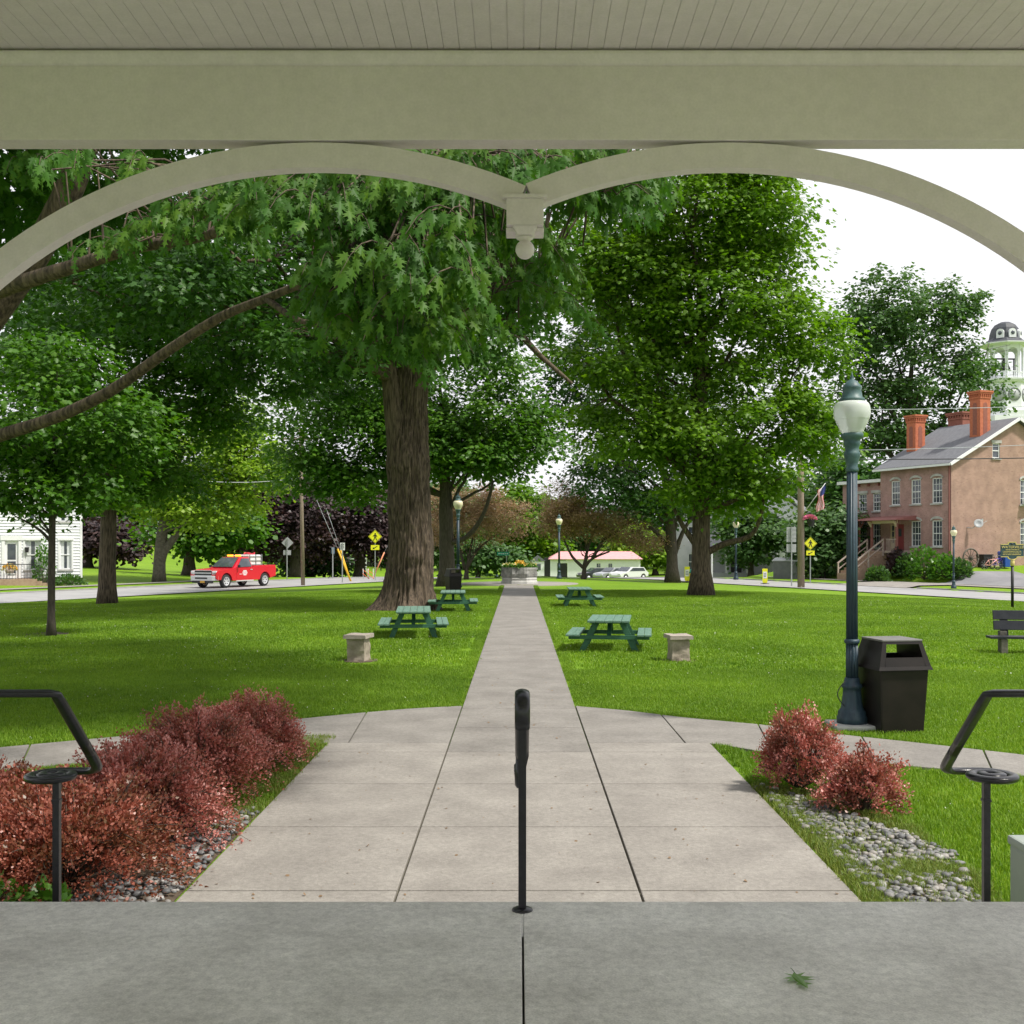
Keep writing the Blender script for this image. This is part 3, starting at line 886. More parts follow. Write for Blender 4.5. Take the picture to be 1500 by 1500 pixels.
# handrails --------------------------------------------------------
PROF = [(-.024,-.010),(-.014,-.017),(.014,-.017),(.024,-.010),(.027,.0),(.024,.009),(.012,.014),(0,.016),(-.012,.014),(-.024,.009),(-.027,0)]
def volute(cx, cy, r_, sgn, z, start=90.0):
    pts = []
    for i in range(64):
        f = i/63; a = R(start) + sgn*f*2*math.pi*1.85
        rr = r_*(1 - 0.80*f**0.85)
        pts.append((cx + rr*math.cos(a), cy + rr*math.sin(a), z + 0.008*f))
    return pts
def side_rail(sx, label):
    # sx: -1 left, +1 right
    mx_ = lambda x: (0.025 + sx*(abs(x) + (0.025 if sx < 0 else 0.0)))
    t = thing('handrail', label, 'handrail', (0, 0, 0), group='black stair handrails')
    zt = 1.546
    X0 = 2.010
    path = [(3.02, 4.72, zt), (2.5, 4.72, zt), (X0+.06, 4.72, zt), (X0+.02, 4.728, zt-.001), (X0+.004, 4.75, zt-.008)]
    for k in range(1, 8):
        f = k/9; path.append((X0, 4.75 + 0.44*f, zt-.012 - 0.385*f))
    vc = (X0+0.205, 5.203); r_ = 0.130
    bz = [Vector((X0, 5.092, 1.235)), Vector((X0, 5.235, 1.105)), Vector((X0+.012, 5.318, 1.086)), Vector((X0+.15, 5.331, 1.084))]
    for k in range(13):
        u = k/12; q = bz[0]*(1-u)**3 + bz[1]*3*u*(1-u)**2 + bz[2]*3*u*u*(1-u) + bz[3]*u**3; path.append(tuple(q))
    vol = volute(vc[0], vc[1], r_, -1, 1.084)
    full = [Vector((mx_(0)+0, 0, 0))]*0
    pts = [Vector((0.025 + sx*(x-0.0), y, z)) for x, y, z in path + vol]
    if sx < 0: pts = [Vector((p.x - 0.025, p.y, p.z)) for p in pts]
    mb = MB(); mb.sweep(pts, PROF if sx < 0 else PROF, smooth=True); mb.build('rail', 'black_iron', t)
    px_ = pts[-1].x - sx*0.02
    mb = MB(); mb.box((px_, 5.14, (0.30+1.07)/2), (0.031, 0.031, 0.77)); mb.box((px_, 5.14, 0.985), (0.038, 0.038, 0.012))
    mb.build('post', 'black_iron', t, bevel=0.002)
    mb = MB()
    mb.box((0.025 + sx*2.98, 4.72, (ZF + 1.53)/2), (0.03, 0.03, 1.53-ZF)); mb.box((0.025 + sx*2.52, 4.72, ZF+0.10), (0.92, 0.025, 0.02))
    for k in range(7): mb.box((0.025 + sx*(2.86-0.115*k), 4.72, (ZF+0.10+1.53)/2), (0.014, 0.014, 1.43-ZF-0.0)) if False else None
    return t
side_rail(-1, 'black iron handrail whose scroll end hangs beside the long row of red bushes')
side_rail(1, 'black iron handrail whose scroll end stands above the pebble bed')
t = thing('handrail', 'black iron handrail on a single post in the middle of the steps, seen end on', 'handrail', (0, 0, 0), group='black stair handrails')
xr = 0.015
mb = MB()
path = [(xr, 4.60, 1.415), (xr, 4.585, 1.45), (xr, 4.583, 1.49), (xr, 4.595, 1.525), (xr, 4.625, 1.545), (xr, 4.66, 1.55), (xr, 4.70, 1.548), (xr, 4.74, 1.538)]
for k in range(1, 9):
    f = k/9; path.append((xr, 4.74 + 0.45*f, 1.538 - 0.385*f))
ups = [(0, -1, -.6), (0, -1, -.1), (0, -1, .2), (0, -.75, .7), (0, -.3, 1), (0, 0, 1), (0, 0.1, 1), (0, .4, 1)] + [(0, .6, 1)]*8
for i in range(30):
    a = R(-28) - i/29*2*math.pi*1.3; q_ = .070*(1-.6*i/29)
    path.append((xr-.0004*i-.004, 5.205+q_*math.sin(-a)*1.0-.035, 1.092+.07-q_*math.cos(a)-.055+.0)); ups.append((0, math.sin(-a)*-1, math.cos(a)) if i < 0 else (1, 0, 0))
W2 = [(a*1.2, b*1.3) for a, b in PROF]
mb.sweep(path, W2, ups, smooth=True); mb.build('rail', 'black_iron', t)
mb = MB(); mb.box((xr, 4.715, (ZF+1.535)/2), (0.034, 0.034, 1.535-ZF)); mb.build('post', 'black_iron', t, bevel=0.002)
mb = MB(); mb.lathe([(0.046, ZF-0.001), (0.044, ZF+0.006), (0.030, ZF+0.012), (0.02, ZF+0.016)], 14, (xr, 4.715, 0)); mb.build('foot', 'black_iron', t)
# ------------------------------------------------------------------ lamps
def lamp_parts(t, lod=0):
    n = 96 if lod == 0 else 16
    mb = MB(); mb.box((0.0, 0, 0.02), (0.52, 0.52, 0.08)); 
    if lod == 0: mb.build('pad', 'pale_stone', t, bevel=0.02)
    base = [(.175,.05),(.178,.13),(.165,.15),(.162,.19),(.150,.21),(.132,.24),(.120,.32),(.108,.42),(.104,.47),(.118,.48),(.122,.50),(.116,.52),(.098,.535),(.092,.56),(.079,.60)]
    mb = MB(); mb.lathe(base, n, flute=(.24, .47, 8, .05)); mb.build('base', 'lamp_paint', t)
    mb = MB(); mb.lathe([(.074,.60),(.072,1.01)] , n, flute=(.55, 3.2, 12, .22))
    mb.lathe([(.072,1.00),(.086,1.01),(.090,1.03),(.086,1.05),(.070,1.06)], n)
    mb.lathe([(.070,1.06),(.062,3.06)], n, flute=(1.06, 3.05, 12, .22)); mb.build('shaft', 'lamp_paint', t)
    mb = MB(); mb.lathe([(.062,3.05),(.075,3.06),(.075,3.09),(.064,3.11),(.070,3.16),(.088,3.22),(.096,3.26),(.092,3.28),(.078,3.30),(.080,3.34),(.092,3.37),(.098,3.40),(.092,3.42),(.104,3.44),(.128,3.47),(.132,3.50),(.125,3.51)], n)
    mb.build('capital', 'lamp_paint_aged', t)
    gl = [(.112,3.50),(.135,3.535)]
    for k in range(10):
        f = k/9; r0 = .140 + (.214-.140)*math.sin(f*1.45)/math.sin(1.45); z = 3.545 + .21*f
        gl += [(r0-.006, z), (r0+.004, z+.012)] if k < 6 else [(r0, z)]
    gl += [(.212,3.80),(.203,3.84),(.186,3.87),(.165,3.885),(.14,3.89)]
    mb = MB(); mb.lathe(gl, n); gb = mb.build('globe', 'lamp_globe' if lod == 0 else 'globe_lit_tint', t)
    if lod == 0:
        mb = MB(); mb.lathe([(.035,3.51),(.035,3.60),(.05,3.62),(.055,3.74),(.03,3.80)], 20); mb.build('bulb', 'white_paint', gb)
    mb = MB(); mb.lathe([(.136,3.885),(.148,3.90),(.146,3.925),(.120,3.94),(.112,3.99),(.104,4.03),(.112,4.045),(.110,4.065),(.085,4.10),(.052,4.135),(.030,4.15),(.022,4.16),(.024,4.175),(.010,4.21),(.004,4.24)], n)
    mb.build('cap', 'lamp_paint_aged', t)
LG = 'park lamp posts'
b = G(1248, 1066)
lamp0 = thing('lamp_post', 'tall blue green fluted lamp post with frosted globe beside the brown litter bin', 'lamp post', (b.x, b.y, 0), group=LG)
lamp_parts(lamp0)
# a chain hanging at its base
mb = MB()
pts = [(-.10 - .09*math.sin(math.pi*k/9), -.06, .56 - .30*k/9) for k in range(10)]
mb.tube(pts, .006, 6); mb.build('chain', 'wire', lamp0)
lampF = None
for px, py, top, lab in ((1397, 863, 769, 'slender green lamp post with globe tinted cream as if lit on the verge before the brick house'),
                         (671, 862, 722, 'lamp post rising behind the brown bin left of the path'),
                         (819, 849, 752, 'dark lamp post just right of the stone planter'),
                         (1078, 850, 757, 'pale blue lamp post partly under the maple limb at the street'),
                         (728, 846, 800, 'small distant lamp post beside the green street sign'),
                         (782, 846, 816, 'far lamp globe just right of the planter flowers')):
    g_ = G(px, py)
    h = (py - top)/FPX*g_.y
    s = h/4.24
    if lampF is None:
        lampF = thing('lamp_post', lab, 'lamp post', g_, group=LG, scale=s); lamp_parts(lampF, 1)
    else: dup(lampF, lab, g_, scale=s)

# ------------------------------------------------------------------ litter bins
def litter_bin(loc, rz, label, scale=1.0):
    t = thing('litter_bin', label, 'litter bin', loc, rz, group='brown litter bins', scale=scale)
    # local: front is -y ; base 0.52 top 0.62
    b0, b1, h1 = .262, .300, .74
    mb = MB(); mb.hexa([(-b0,-b0,0),(b0,-b0,0),(b0,b0,0),(-b0,b0,0),(-b1,-b1,h1),(b1,-b1,h1),(b1,b1,h1),(-b1,b1,h1)])
    mb.build('body', 'bin_plastic', t, bevel=.018)
    mb = MB()
    r1, r2 = .335, .32
    mb.hexa([(-r1,-r1,.735),(r1,-r1,.735),(r1,r1,.735),(-r1,r1,.735),(-r2,-r2,.775),(r2,-r2,.775),(r2,r2,.775),(-r2,r2,.775)])
    # hood: two solid side walls, low front and back aprons, top; openings front and back
    c0, c1, zt = .318, .245, 1.055
    for s in (-1, 1):
        x0, x1 = s*c0, s*c1
        q = [(x0,-c0,.775),(x0,c0,.775),(x1,c1,zt),(x1,-c1,zt)]
        i0, i1 = s*(c0-.07), s*(c1-.05)
        q2 = [(i0,-c0,.775),(i0,c0,.775),(i1,c1,zt),(i1,-c1,zt)]
        mb.add(q+q2, [(0,1,2,3),(7,6,5,4),(0,4,5,1),(1,5,6,2),(2,6,7,3),(3,7,4,0)])
    for s in (-1, 1):
        f = .36; ca = c0 + (c1-c0)*f; za = .775 + (zt-.775)*f
        q = [(-c0+.06, s*c0, .775), (c0-.06, s*c0, .775), (ca-.06, s*ca, za), (-ca+.06, s*ca, za)]
        q2 = [(x, y-s*.03, z) for x, y, z in q]
        mb.add(q+q2, [(0,1,2,3),(7,6,5,4),(0,4,5,1),(1,5,6,2),(2,6,7,3),(3,7,4,0)])
        f = .90; cb = c0 + (c1-c0)*f; zb = .775 + (zt-.775)*f
        q = [(-cb+.04, s*cb, zb), (cb-.04, s*cb, zb), (c1-.04, s*c1, zt-.001), (-c1+.04, s*c1, zt-.001)]
        q2 = [(x, y-s*.03, z) for x, y, z in q]
        mb.add(q+q2, [(0,1,2,3),(7,6,5,4),(0,4,5,1),(1,5,6,2),(2,6,7,3),(3,7,4,0)])
    mb.build('hood', 'bin_plastic', t)
    mb = MB(); mb.box((0,0,zt+.012), (c1*2+.012, c1*2+.012, .024)); mb.build('lid', 'bin_top', t, bevel=.008)
    return t
b = G(1308, 1069)
litter_bin((b.x, b.y+.05, -0.01), R(10), 'large dark brown litter bin with open hood, standing beside the near lamp post', 1.01)
b = G(664, 868)
litter_bin((b.x, b.y, tz(b.x, b.y)), R(25), 'dark brown litter bin behind the picnic table left of the path', 1.0)

# ------------------------------------------------------------------ picnic tables
def picnic(loc, rz, label, wd, h, ln, first=[None]):
    if first[0] is not None:
        return dup(first[0], label, loc, rz, scale=(wd, ln, h))
    t = thing('picnic_table', label, 'picnic table', loc, rz, group='green picnic tables')
    t.scale = (wd, ln, h); first[0] = t
    # unit table: width 1 (seat edge to seat edge), length 1, height 1
    mb = MB()
    n = 5; w_ = .50/n
    for k in range(n): mb.box((-.25 + w_*(k+.5), 0, .972), (w_-.006, 1.0, .056))
    mb.build('table_top', 'table_top_green', t, bevel=.004)
    for s in (-1, 1):
        mb = MB()
        for k in range(2): mb.box((s*(.335 + .085*(k+.5)) + (0 if s > 0 else 0), 0, .545), (.080, 1.0, .056))
        mb.build('seat', 'table_top_green', t, bevel=.004)
    for e in (-1, 1):
        y = e*.36
        mb = MB(); mb.box((0, y, .46), (.96, .022, .125)); mb.box((0, y, .915), (.46, .022, .055))
        mb.build('cross_beam', 'table_green', t, bevel=.004)
        for s in (-1, 1):
            mb = MB()
            y2 = y - e*.023
            q = [(s*.36, 0.0), (s*.285, 0.0), (s*.115, .943), (s*.19, .943)]
            mb.prism(q, y2-.011, y2+.011, 'y'); mb.build('leg', 'table_green', t)
    mb = MB(); mb.beam((0, -.32, .50), (0, -.05, .90), .05, .05, (1, 0, 0)); mb.beam((0, .32, .50), (0, .05, .90), .05, .05, (1, 0, 0))
    mb.build('brace', 'table_green', t)
    return t
def pt(px, py, wd, h, ln, rz, label):
    g_ = G(px, py)
    picnic((g_.x, g_.y + ln*.36, g_.z - 0.02), R(rz), label, wd, h, ln)
pt(898, 954, 1.72, .66, 1.95, -7, 'green wooden picnic table nearest on the right lawn, beside the stone stool')
pt(601, 935, 1.62, .66, 2.3, 5, 'green wooden picnic table at the foot of the thick leaning trunk')
pt(850, 889, 1.62, .66, 1.8, 0, 'green wooden picnic table farther off on the right lawn')
pt(662, 896, 1.62, .66, 1.8, 3, 'green wooden picnic table in front of the far brown bin')

# ------------------------------------------------------------------ stone stools
STOOLS = []
def stool(px, py, rz, label, seed):
    g_ = G(px, py)
    STOOLS.append((g_.x, g_.y+.2, .36))
    t = thing('stone_stool', label, 'stone stool', (g_.x, g_.y+.2, 0), R(rz), group='stone stools on the lawn')
    def rough(c, d, amp, n=7):
        mb = MB(); x, y, z = d[0]/2, d[1]/2, d[2]/2; v = {}; vs_ = []; fs = []
        def vid(i, j, k):
            if (i,j,k) not in v:
                p = Vector((c[0]-x+2*x*i/n, c[1]-y+2*y*j/n, c[2]-z+2*z*k/n))
                q = p*9 + Vector((seed*7.1, 0, 0))
                dd = noise.noise_vector(q)*amp
                v[(i,j,k)] = len(vs_); vs_.append(p + dd)
            return v[(i,j,k)]
        for a in range(n):
            for b_ in range(n):
                fs += [(vid(a,b_,0),vid(a,b_+1,0),vid(a+1,b_+1,0),vid(a+1,b_,0)), (vid(a,b_,n),vid(a+1,b_,n),vid(a+1,b_+1,n),vid(a,b_+1,n)),
                       (vid(a,0,b_),vid(a+1,0,b_),vid(a+1,0,b_+1),vid(a,0,b_+1)), (vid(a,n,b_),vid(a,n,b_+1),vid(a+1,n,b_+1),vid(a+1,n,b_)),
                       (vid(0,a,b_),vid(0,a,b_+1),vid(0,a+1,b_+1),vid(0,a+1,b_)), (vid(n,a,b_),vid(n,a+1,b_),vid(n,a+1,b_+1),vid(n,a,b_+1))]
        mb.add(vs_, fs); return mb
    rough((0,0,.19), (.33,.40,.45), .022, 10).build('pedestal', 'sandstone', t)
    rough((0,0,.45), (.44,.54,.07), .010, 8).build('slab', 'stone_cap', t)
stool(523, 968, -9, 'weathered stone stool in the shade before the picnic table at the thick trunk', 1)
stool(996, 969, 6, 'weathered stone stool on the sunny lawn beside the nearest picnic table', 2)

# ------------------------------------------------------------------ bench
b = G(1472, 957)
t = thing('park_bench', 'dark plank park bench with thick posts on the right lawn', 'bench', (b.x+0.9, b.y, b.z), R(-8))
for dx in (-.86, .80):
    mb = MB(); mb.box((dx, .16, .21), (.14, .14, .44)); mb.box((dx-.05, -.12, .14), (.13, .12, .29)); mb.build('leg', 'bench_leg', t, bevel=.01)
    mb = MB(); mb.beam((dx+.04, .15, .30), (dx+.04, .26, .84), .14, .06, (0, 1, 0)); mb.build('back_post', 'bench_dark', t)
mb = MB()
for k in range(2): mb.box((0, -.10+.19*k, .315), (2.36, .18, .045))
mb.build('seat', 'bench_dark', t, bevel=.006)
mb = MB()
for k in range(2):
    z0 = .45 + .205*k
    y0 = .135 + .04*k
    mb.box((.02, y0, z0+.095), (2.12, .04, .19), rx=R(-11))
mb.build('backrest', 'bench_dark', t, bevel=.006)

# ------------------------------------------------------------------ utility pedestal
t = thing('utility_pedestal', 'pale grey green utility pedestal on the grass behind the right handrail post', 'utility box', (2.83, 6.0, 0))
mb = MB(); mb.box((0.02, 0, .25), (.22, .22, .56)); mb.build('housing', 'pedestal_green', t, bevel=.03)
mb = MB(); mb.box((0.02, 0, .54), (.235, .235, .05)); mb.build('cover', 'pedestal_green', t, bevel=.015)

# ------------------------------------------------------------------ maple leaf on the floor
mb = MB()
tv, tf = LEAF_SILVER
px_, py_ = 1172, 1440
D = 1.58*FPX/(py_-CY); X = (px_-CX)/FPX*D
a = R(186); s = .135
vv = []
for x, y in tv:
    z = .006 + .030*(abs(x)**1.2) + 0.018*abs(y-.5)
    vv.append((X + s*(x*math.cos(a) - (y-.5)*math.sin(a)), D + s*(x*math.sin(a) + (y-.5)*math.cos(a)), ZF + s*1.1*z*4 + .003))
mb.add(vv, tf); 
lf = mb.build('fallen_leaf', 'leaf_plant', recalc=False)
mb = MB(); mb.tube([(X, D+.05, ZF+.008), (X-.006, D+.075, ZF+.016), (X-.010, D+.095, ZF+.018)], .0012, 5); mb.build('stalk', 'leaf_plant', lf)
tag(lf, 'curled pale green maple leaf lying on the grey porch floor', 'leaf')
sm = lf.data.attributes.new('v', 'FLOAT', 'POINT'); sm.data.foreach_set('value', [1.0]*len(lf.data.vertices))

# ------------------------------------------------------------------ planter
c = Vector((0.03, 60.6, tz(0.03, 60.6)))
t = thing('stone_planter', 'eight sided rough stone planter full of flowers at the end of the path', 'planter', c)
def octring(prof, rough_, seed, sub=5):
    mb = MB(); vs_ = []; fs = []; n = 8*sub
    for r_, z in prof:
        for k in range(n):
            a = 2*math.pi*(k//sub)/8 + R(22.5); b_ = 2*math.pi*(k//sub+1)/8 + R(22.5); f = (k % sub)/sub
            p = Vector((math.cos(a)*(1-f)+math.cos(b_)*f, math.sin(a)*(1-f)+math.sin(b_)*f, 0))*r_; p.z = z
            nn = noise.noise(Vector((p.x*2.2, p.y*2.2, z*3+seed)))*rough_
            vs_.append((p.x*(1+nn), p.y*(1+nn), p.z))
    for i in range(len(prof)-1):
        for k in range(n): fs.append((i*n+k, i*n+(k+1) % n, (i+1)*n+(k+1) % n, (i+1)*n+k))
    fs.append(tuple(range(n))[::-1])
    mb.add(vs_, fs); return mb
octring([(1.10, -.1), (1.10, .0), (1.08, .12), (1.03, .20), (1.05, .28), (1.03, .33), (.98, .35)], .015, 1).build('plinth', 'pale_stone', t)
octring([(1.0, .34), (1.03, .42), (1.05, .55), (1.04, .70), (1.05, .82), (1.04, .90), (.82, .91), (.80, .80)], .12, 5).build('wall', 'grey_stone', t)
mb = MB(); mb.lathe([(.0, .84), (.86, .83)][::-1], 20); mb.build('soil', 'soil', t)
n = 1600; r = np.random.default_rng(3)
a = r.random(n)*2*np.pi; rr = np.sqrt(r.random(n))*.98
pc = np.stack([rr*np.cos(a), rr*np.sin(a), .90 + .17*r.random(n) + .05*np.cos(rr*3)], 1)
leaves('flowers', pc, unit(n, r)+np.array([0,0,.6]), unit(n, r), .10*(.6+.8*r.random(n)), LEAF_HEX, 'leaf_plant', r.random(n), t)
n = 420
a = r.random(n)*2*np.pi; rr = np.sqrt(r.random(n))*.95
vv = np.where(np.abs(rr*np.cos(a)-.05) < .28, .85 + .15*r.random(n), .5*r.random(n))
pc = np.stack([rr*np.cos(a), rr*np.sin(a), .98 + .14*r.random(n) + .12*(np.abs(rr*np.cos(a)-.05) < .2)], 1)
leaves('blossoms', pc, unit(n, r), unit(n, r)+np.array([0,-.5,.5]), .09*(.6+.8*r.random(n)), LEAF_HEX, 'flower_mix', vv, t)
# ------------------------------------------------------------------ shrubs
def barberry(loc, rad, h, label, seed, n_tw=420, lf=.026, matn='leaf_barberry', sx=1.0, name='barberry_bush', up=0.0, f0=.42, lumpy=.22, gaps=.8):
    r = np.random.default_rng(seed)
    t = thing(name, label, 'bush', loc, group='red barberry bushes')
    cs = []; ds = []; ns = []; sz = []; vs_ = []
    mb = MB()
    for k in range(n_tw):
        # twig from the crown base outwards, arching
        a = r.random()*2*math.pi
        el = math.asin(min(1, .02 + up + (1.0-up)*r.random()**.85))
        L = (.80 + .24*r.random())
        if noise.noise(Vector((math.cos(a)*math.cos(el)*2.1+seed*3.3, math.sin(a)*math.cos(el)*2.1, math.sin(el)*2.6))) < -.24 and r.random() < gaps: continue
        dirv = np.array([math.cos(a)*math.cos(el)*rad*sx, math.sin(a)*math.cos(el)*rad, math.sin(el)*h])
        lump = 1 + lumpy*noise.noise(Vector((math.cos(a)*2+seed, math.sin(a)*2, el*2)))
        end = dirv*L*lump
        start = np.array([math.cos(a)*.10*rad, math.sin(a)*.10*rad, .05*h])
        m_ = 40
        f = np.linspace(f0, 1.0, m_)
        p = start + (end-start)*f[:, None]
        p[:, 2] += .16*h*np.sin(np.pi*f) - .10*h*f**3*(1-abs(math.sin(el)))
        dv = (end-start)/np.linalg.norm(end-start)
        p += r.normal(size=(m_, 3))*.020
        p[:, 2] = np.maximum(p[:, 2], .02)
        if k % 4 == 0: mb.tube([Vector(start), Vector(p[m_//2]), Vector(p[-1])], [.006, .004, .0015], 4, caps=False)
        cs.append(p); ds.append(dv*.75 + unit(m_, r)*.8 + np.array([0,0,.25])); ns.append(np.array([0,0,1])+unit(m_, r)*.9)
        sz.append(lf*(.6+.8*r.random(m_)))
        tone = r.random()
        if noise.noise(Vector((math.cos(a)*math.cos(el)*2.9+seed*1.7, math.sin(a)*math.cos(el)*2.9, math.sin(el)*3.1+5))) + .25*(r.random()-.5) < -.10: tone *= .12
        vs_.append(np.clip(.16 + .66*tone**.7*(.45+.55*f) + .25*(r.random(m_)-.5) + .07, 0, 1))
    mb.build('stems', 'twig', t, recalc=False)
    cs = np.concatenate(cs)
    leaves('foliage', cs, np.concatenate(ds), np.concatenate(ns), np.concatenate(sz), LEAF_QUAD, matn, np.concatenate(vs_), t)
    return t
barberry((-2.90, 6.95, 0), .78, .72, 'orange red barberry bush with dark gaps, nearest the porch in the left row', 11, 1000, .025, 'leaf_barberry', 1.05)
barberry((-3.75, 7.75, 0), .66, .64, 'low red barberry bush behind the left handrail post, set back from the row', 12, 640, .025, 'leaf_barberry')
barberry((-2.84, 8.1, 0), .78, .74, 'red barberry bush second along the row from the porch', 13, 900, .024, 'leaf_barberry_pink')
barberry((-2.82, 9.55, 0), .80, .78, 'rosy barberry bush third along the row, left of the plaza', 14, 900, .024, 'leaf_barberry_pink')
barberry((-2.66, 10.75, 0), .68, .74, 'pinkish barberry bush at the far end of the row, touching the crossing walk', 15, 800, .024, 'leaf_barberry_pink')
barberry((2.50, 9.72, 0), .44, .68, 'upright crimson barberry bush in front of the near lamp post', 16, 480, .024, 'leaf_barberry_pink', up=.20, f0=.58, lumpy=.42)
barberry((2.80, 8.92, 0), .32, .52, 'small crimson and green barberry bush beside the river pebbles', 17, 280, .024, 'leaf_barberry_pink', 1.2, up=.06, f0=.50, lumpy=.5)

def leafy(name, label, loc, rad, h, n, lf, matn, seed, cat='plant', tmpl=LEAF_HEX, group=None, stem=True):
    r = np.random.default_rng(seed)
    t = thing(name, label, cat, loc, group=group)
    u = unit(n, r); u[:, 2] = np.abs(u[:, 2])
    rr = (.45 + .55*r.random(n)**.5)
    lump = np.array([1 + .28*noise.noise(Vector((q[0]*2.2+seed, q[1]*2.2, q[2]*2.2))) for q in u])
    c = u*(rr*lump)[:, None]*np.array([rad, rad, h]); c[:, 2] += .03
    leaves('foliage', c, u+unit(n, r)*.7, np.array([0,0,1])+unit(n, r)*.8, lf*(.6+.8*r.random(n)), tmpl, matn, np.clip(.45+.5*(r.random(n)-.5)+.2*lump-.2, 0, 1), t)
    if stem:
        mb = MB()
        for k in range(9):
            q = c[r.integers(n)]; mb.tube([(0,0,0), tuple(q*.5+np.array([0,0,.05*h])), tuple(q)], [.03*rad+.003, .02*rad+.002, .004], 5, caps=False)
        mb.build('stems', 'twig', t, recalc=False)
    return t
for x, y, s, lab, sd in ((-2.74, 6.32, .13, 'glossy green broadleaf plant at the porch edge under the left handrail post', 21),
                         (-3.06, 6.22, .28, 'glossy green broadleaf plant at the lower left corner beside the nearest red bush', 22)):
    leafy('green_plant', lab, (x, y, 0), s, .14+.4*s, int(1300*s), .048, 'leaf_plant', sd, group='green plants by the porch')

# ------------------------------------------------------------------ gravel beds
def inpoly(px, py, poly):
    px = np.asarray(px); py = np.asarray(py); c = np.zeros(px.shape, bool); n = len(poly)
    for i in range(n):
        x0, y0 = poly[i]; x1, y1 = poly[(i+1) % n]
        cond = ((y0 > py) != (y1 > py)) & (px < (x1-x0)*(py-y0)/(y1-y0+1e-12)+x0)
        c ^= cond
    return c
bedR = conv([(1105,1150),(1180,1170),(1265,1200),(1335,1225),(1400,1250),(1440,1330),(1300,1330),(1255,1290),(1205,1235),(1140,1185)])
bedR2 = [(2.14,6.0),(2.9,6.0),(3.0,7.2),(3.05,8.4),(2.75,9.6),(2.14,9.9)]
bedL = [(-2.13,6.2),(-2.13,9.0),(-2.4,9.2),(-3.9,8.6),(-4.2,6.2)]
mb = MB()
for pl in (bedR2, bedL): mb.prism(pl, -.10, -.012, 'z')
tag(mb.build('bed_soil', 'soil'), kind='structure')
def pebbles(name, poly, n, seed, smin, smax, dens=None):
    r = np.random.default_rng(seed)
    # rounded 14-sided stones
    base = []
    for i in range(5):
        th = math.pi*i/4
        if i in (0, 4): base.append((0, 0, math.cos(th)))
        else: base += [(math.sin(th)*math.cos(2*math.pi*k/7), math.sin(th)*math.sin(2*math.pi*k/7), math.cos(th)) for k in range(7)]
    base = np.array(base); fs = []
    for k in range(7): fs.append((0, 1+k, 1+(k+1) % 7))
    for j in range(2):
        for k in range(7): fs.append((1+7*j+k, 8+7*j+k, 8+7*j+(k+1) % 7, 1+7*j+(k+1) % 7))
    for k in range(7): fs.append((22, 15+(k+1) % 7, 15+k))
    xs_ = [p[0] for p in poly]; ys_ = [p[1] for p in poly]
    P_ = r.random((n*6, 2))*np.array([max(xs_)-min(xs_), max(ys_)-min(ys_)])+np.array([min(xs_), min(ys_)])
    P_ = P_[inpoly(P_[:, 0], P_[:, 1], poly)]
    nz = np.array([noise.noise(Vector((p[0]*1.7+seed, p[1]*1.7, 0))) for p in P_])
    P_ = P_[nz > -.42][:n]
    N = len(P_)
    s = smin + (smax-smin)*r.random(N)**1.6
    sc = np.stack([s*(.8+.5*r.random(N)), s*(.8+.5*r.random(N)), s*(.45+.3*r.random(N))], 1)
    A = r.random(N)*6.28
    v = base[None]*sc[:, None, :]*(1+.10*r.normal(size=(N, len(base), 1)))
    x = v[:, :, 0]*np.cos(A)[:, None]-v[:, :, 1]*np.sin(A)[:, None]; y = v[:, :, 0]*np.sin(A)[:, None]+v[:, :, 1]*np.cos(A)[:, None]
    lay = (r.random(N) < .3)*.02
    V = np.stack([x+P_[:, 0:1], y+P_[:, 1:2], v[:, :, 2]+(sc[:, 2:3]*.5-.01+lay[:, None])], -1)
    flat = np.concatenate([np.array(f) for f in fs]); k = len(base)
    loops = ((np.arange(N)*k)[:, None]+flat[None]).ravel(); sizes = np.tile([len(f) for f in fs], N)
    m_ = raw_mesh(name, V.reshape(-1, 3), loops, sizes, 'pebble', np.repeat(r.random(N), k), True)
    return tag(link_mesh(name, m_), kind='stuff')
def pebblemat():
    m = MATS['pebble']; t = m.node_tree; b = t.nodes['Principled BSDF']
    a = t.nodes.new('ShaderNodeAttribute'); a.attribute_name = 'v'
    r = t.nodes.new('ShaderNodeValToRGB'); e = r.color_ramp.elements
    e[0].color = (.085,.088,.094,1); e[1].color = (.37,.365,.355,1); x = e.new(.5); x.color = (.19,.19,.19,1); x = e.new(.8); x.color = (.26,.235,.21,1)
    t.links.new(a.outputs['Fac'], r.inputs['Fac']); t.links.new(r.outputs['Color'], b.inputs['Base Color'])
pebblemat()
pebbles('pebbles', bedR, 1900, 31, .014, .036)
pebbles('pebbles', [(-2.14,6.3),(-2.14,9.0),(-2.45,9.0),(-2.8,6.3)], 620, 32, .014, .036)

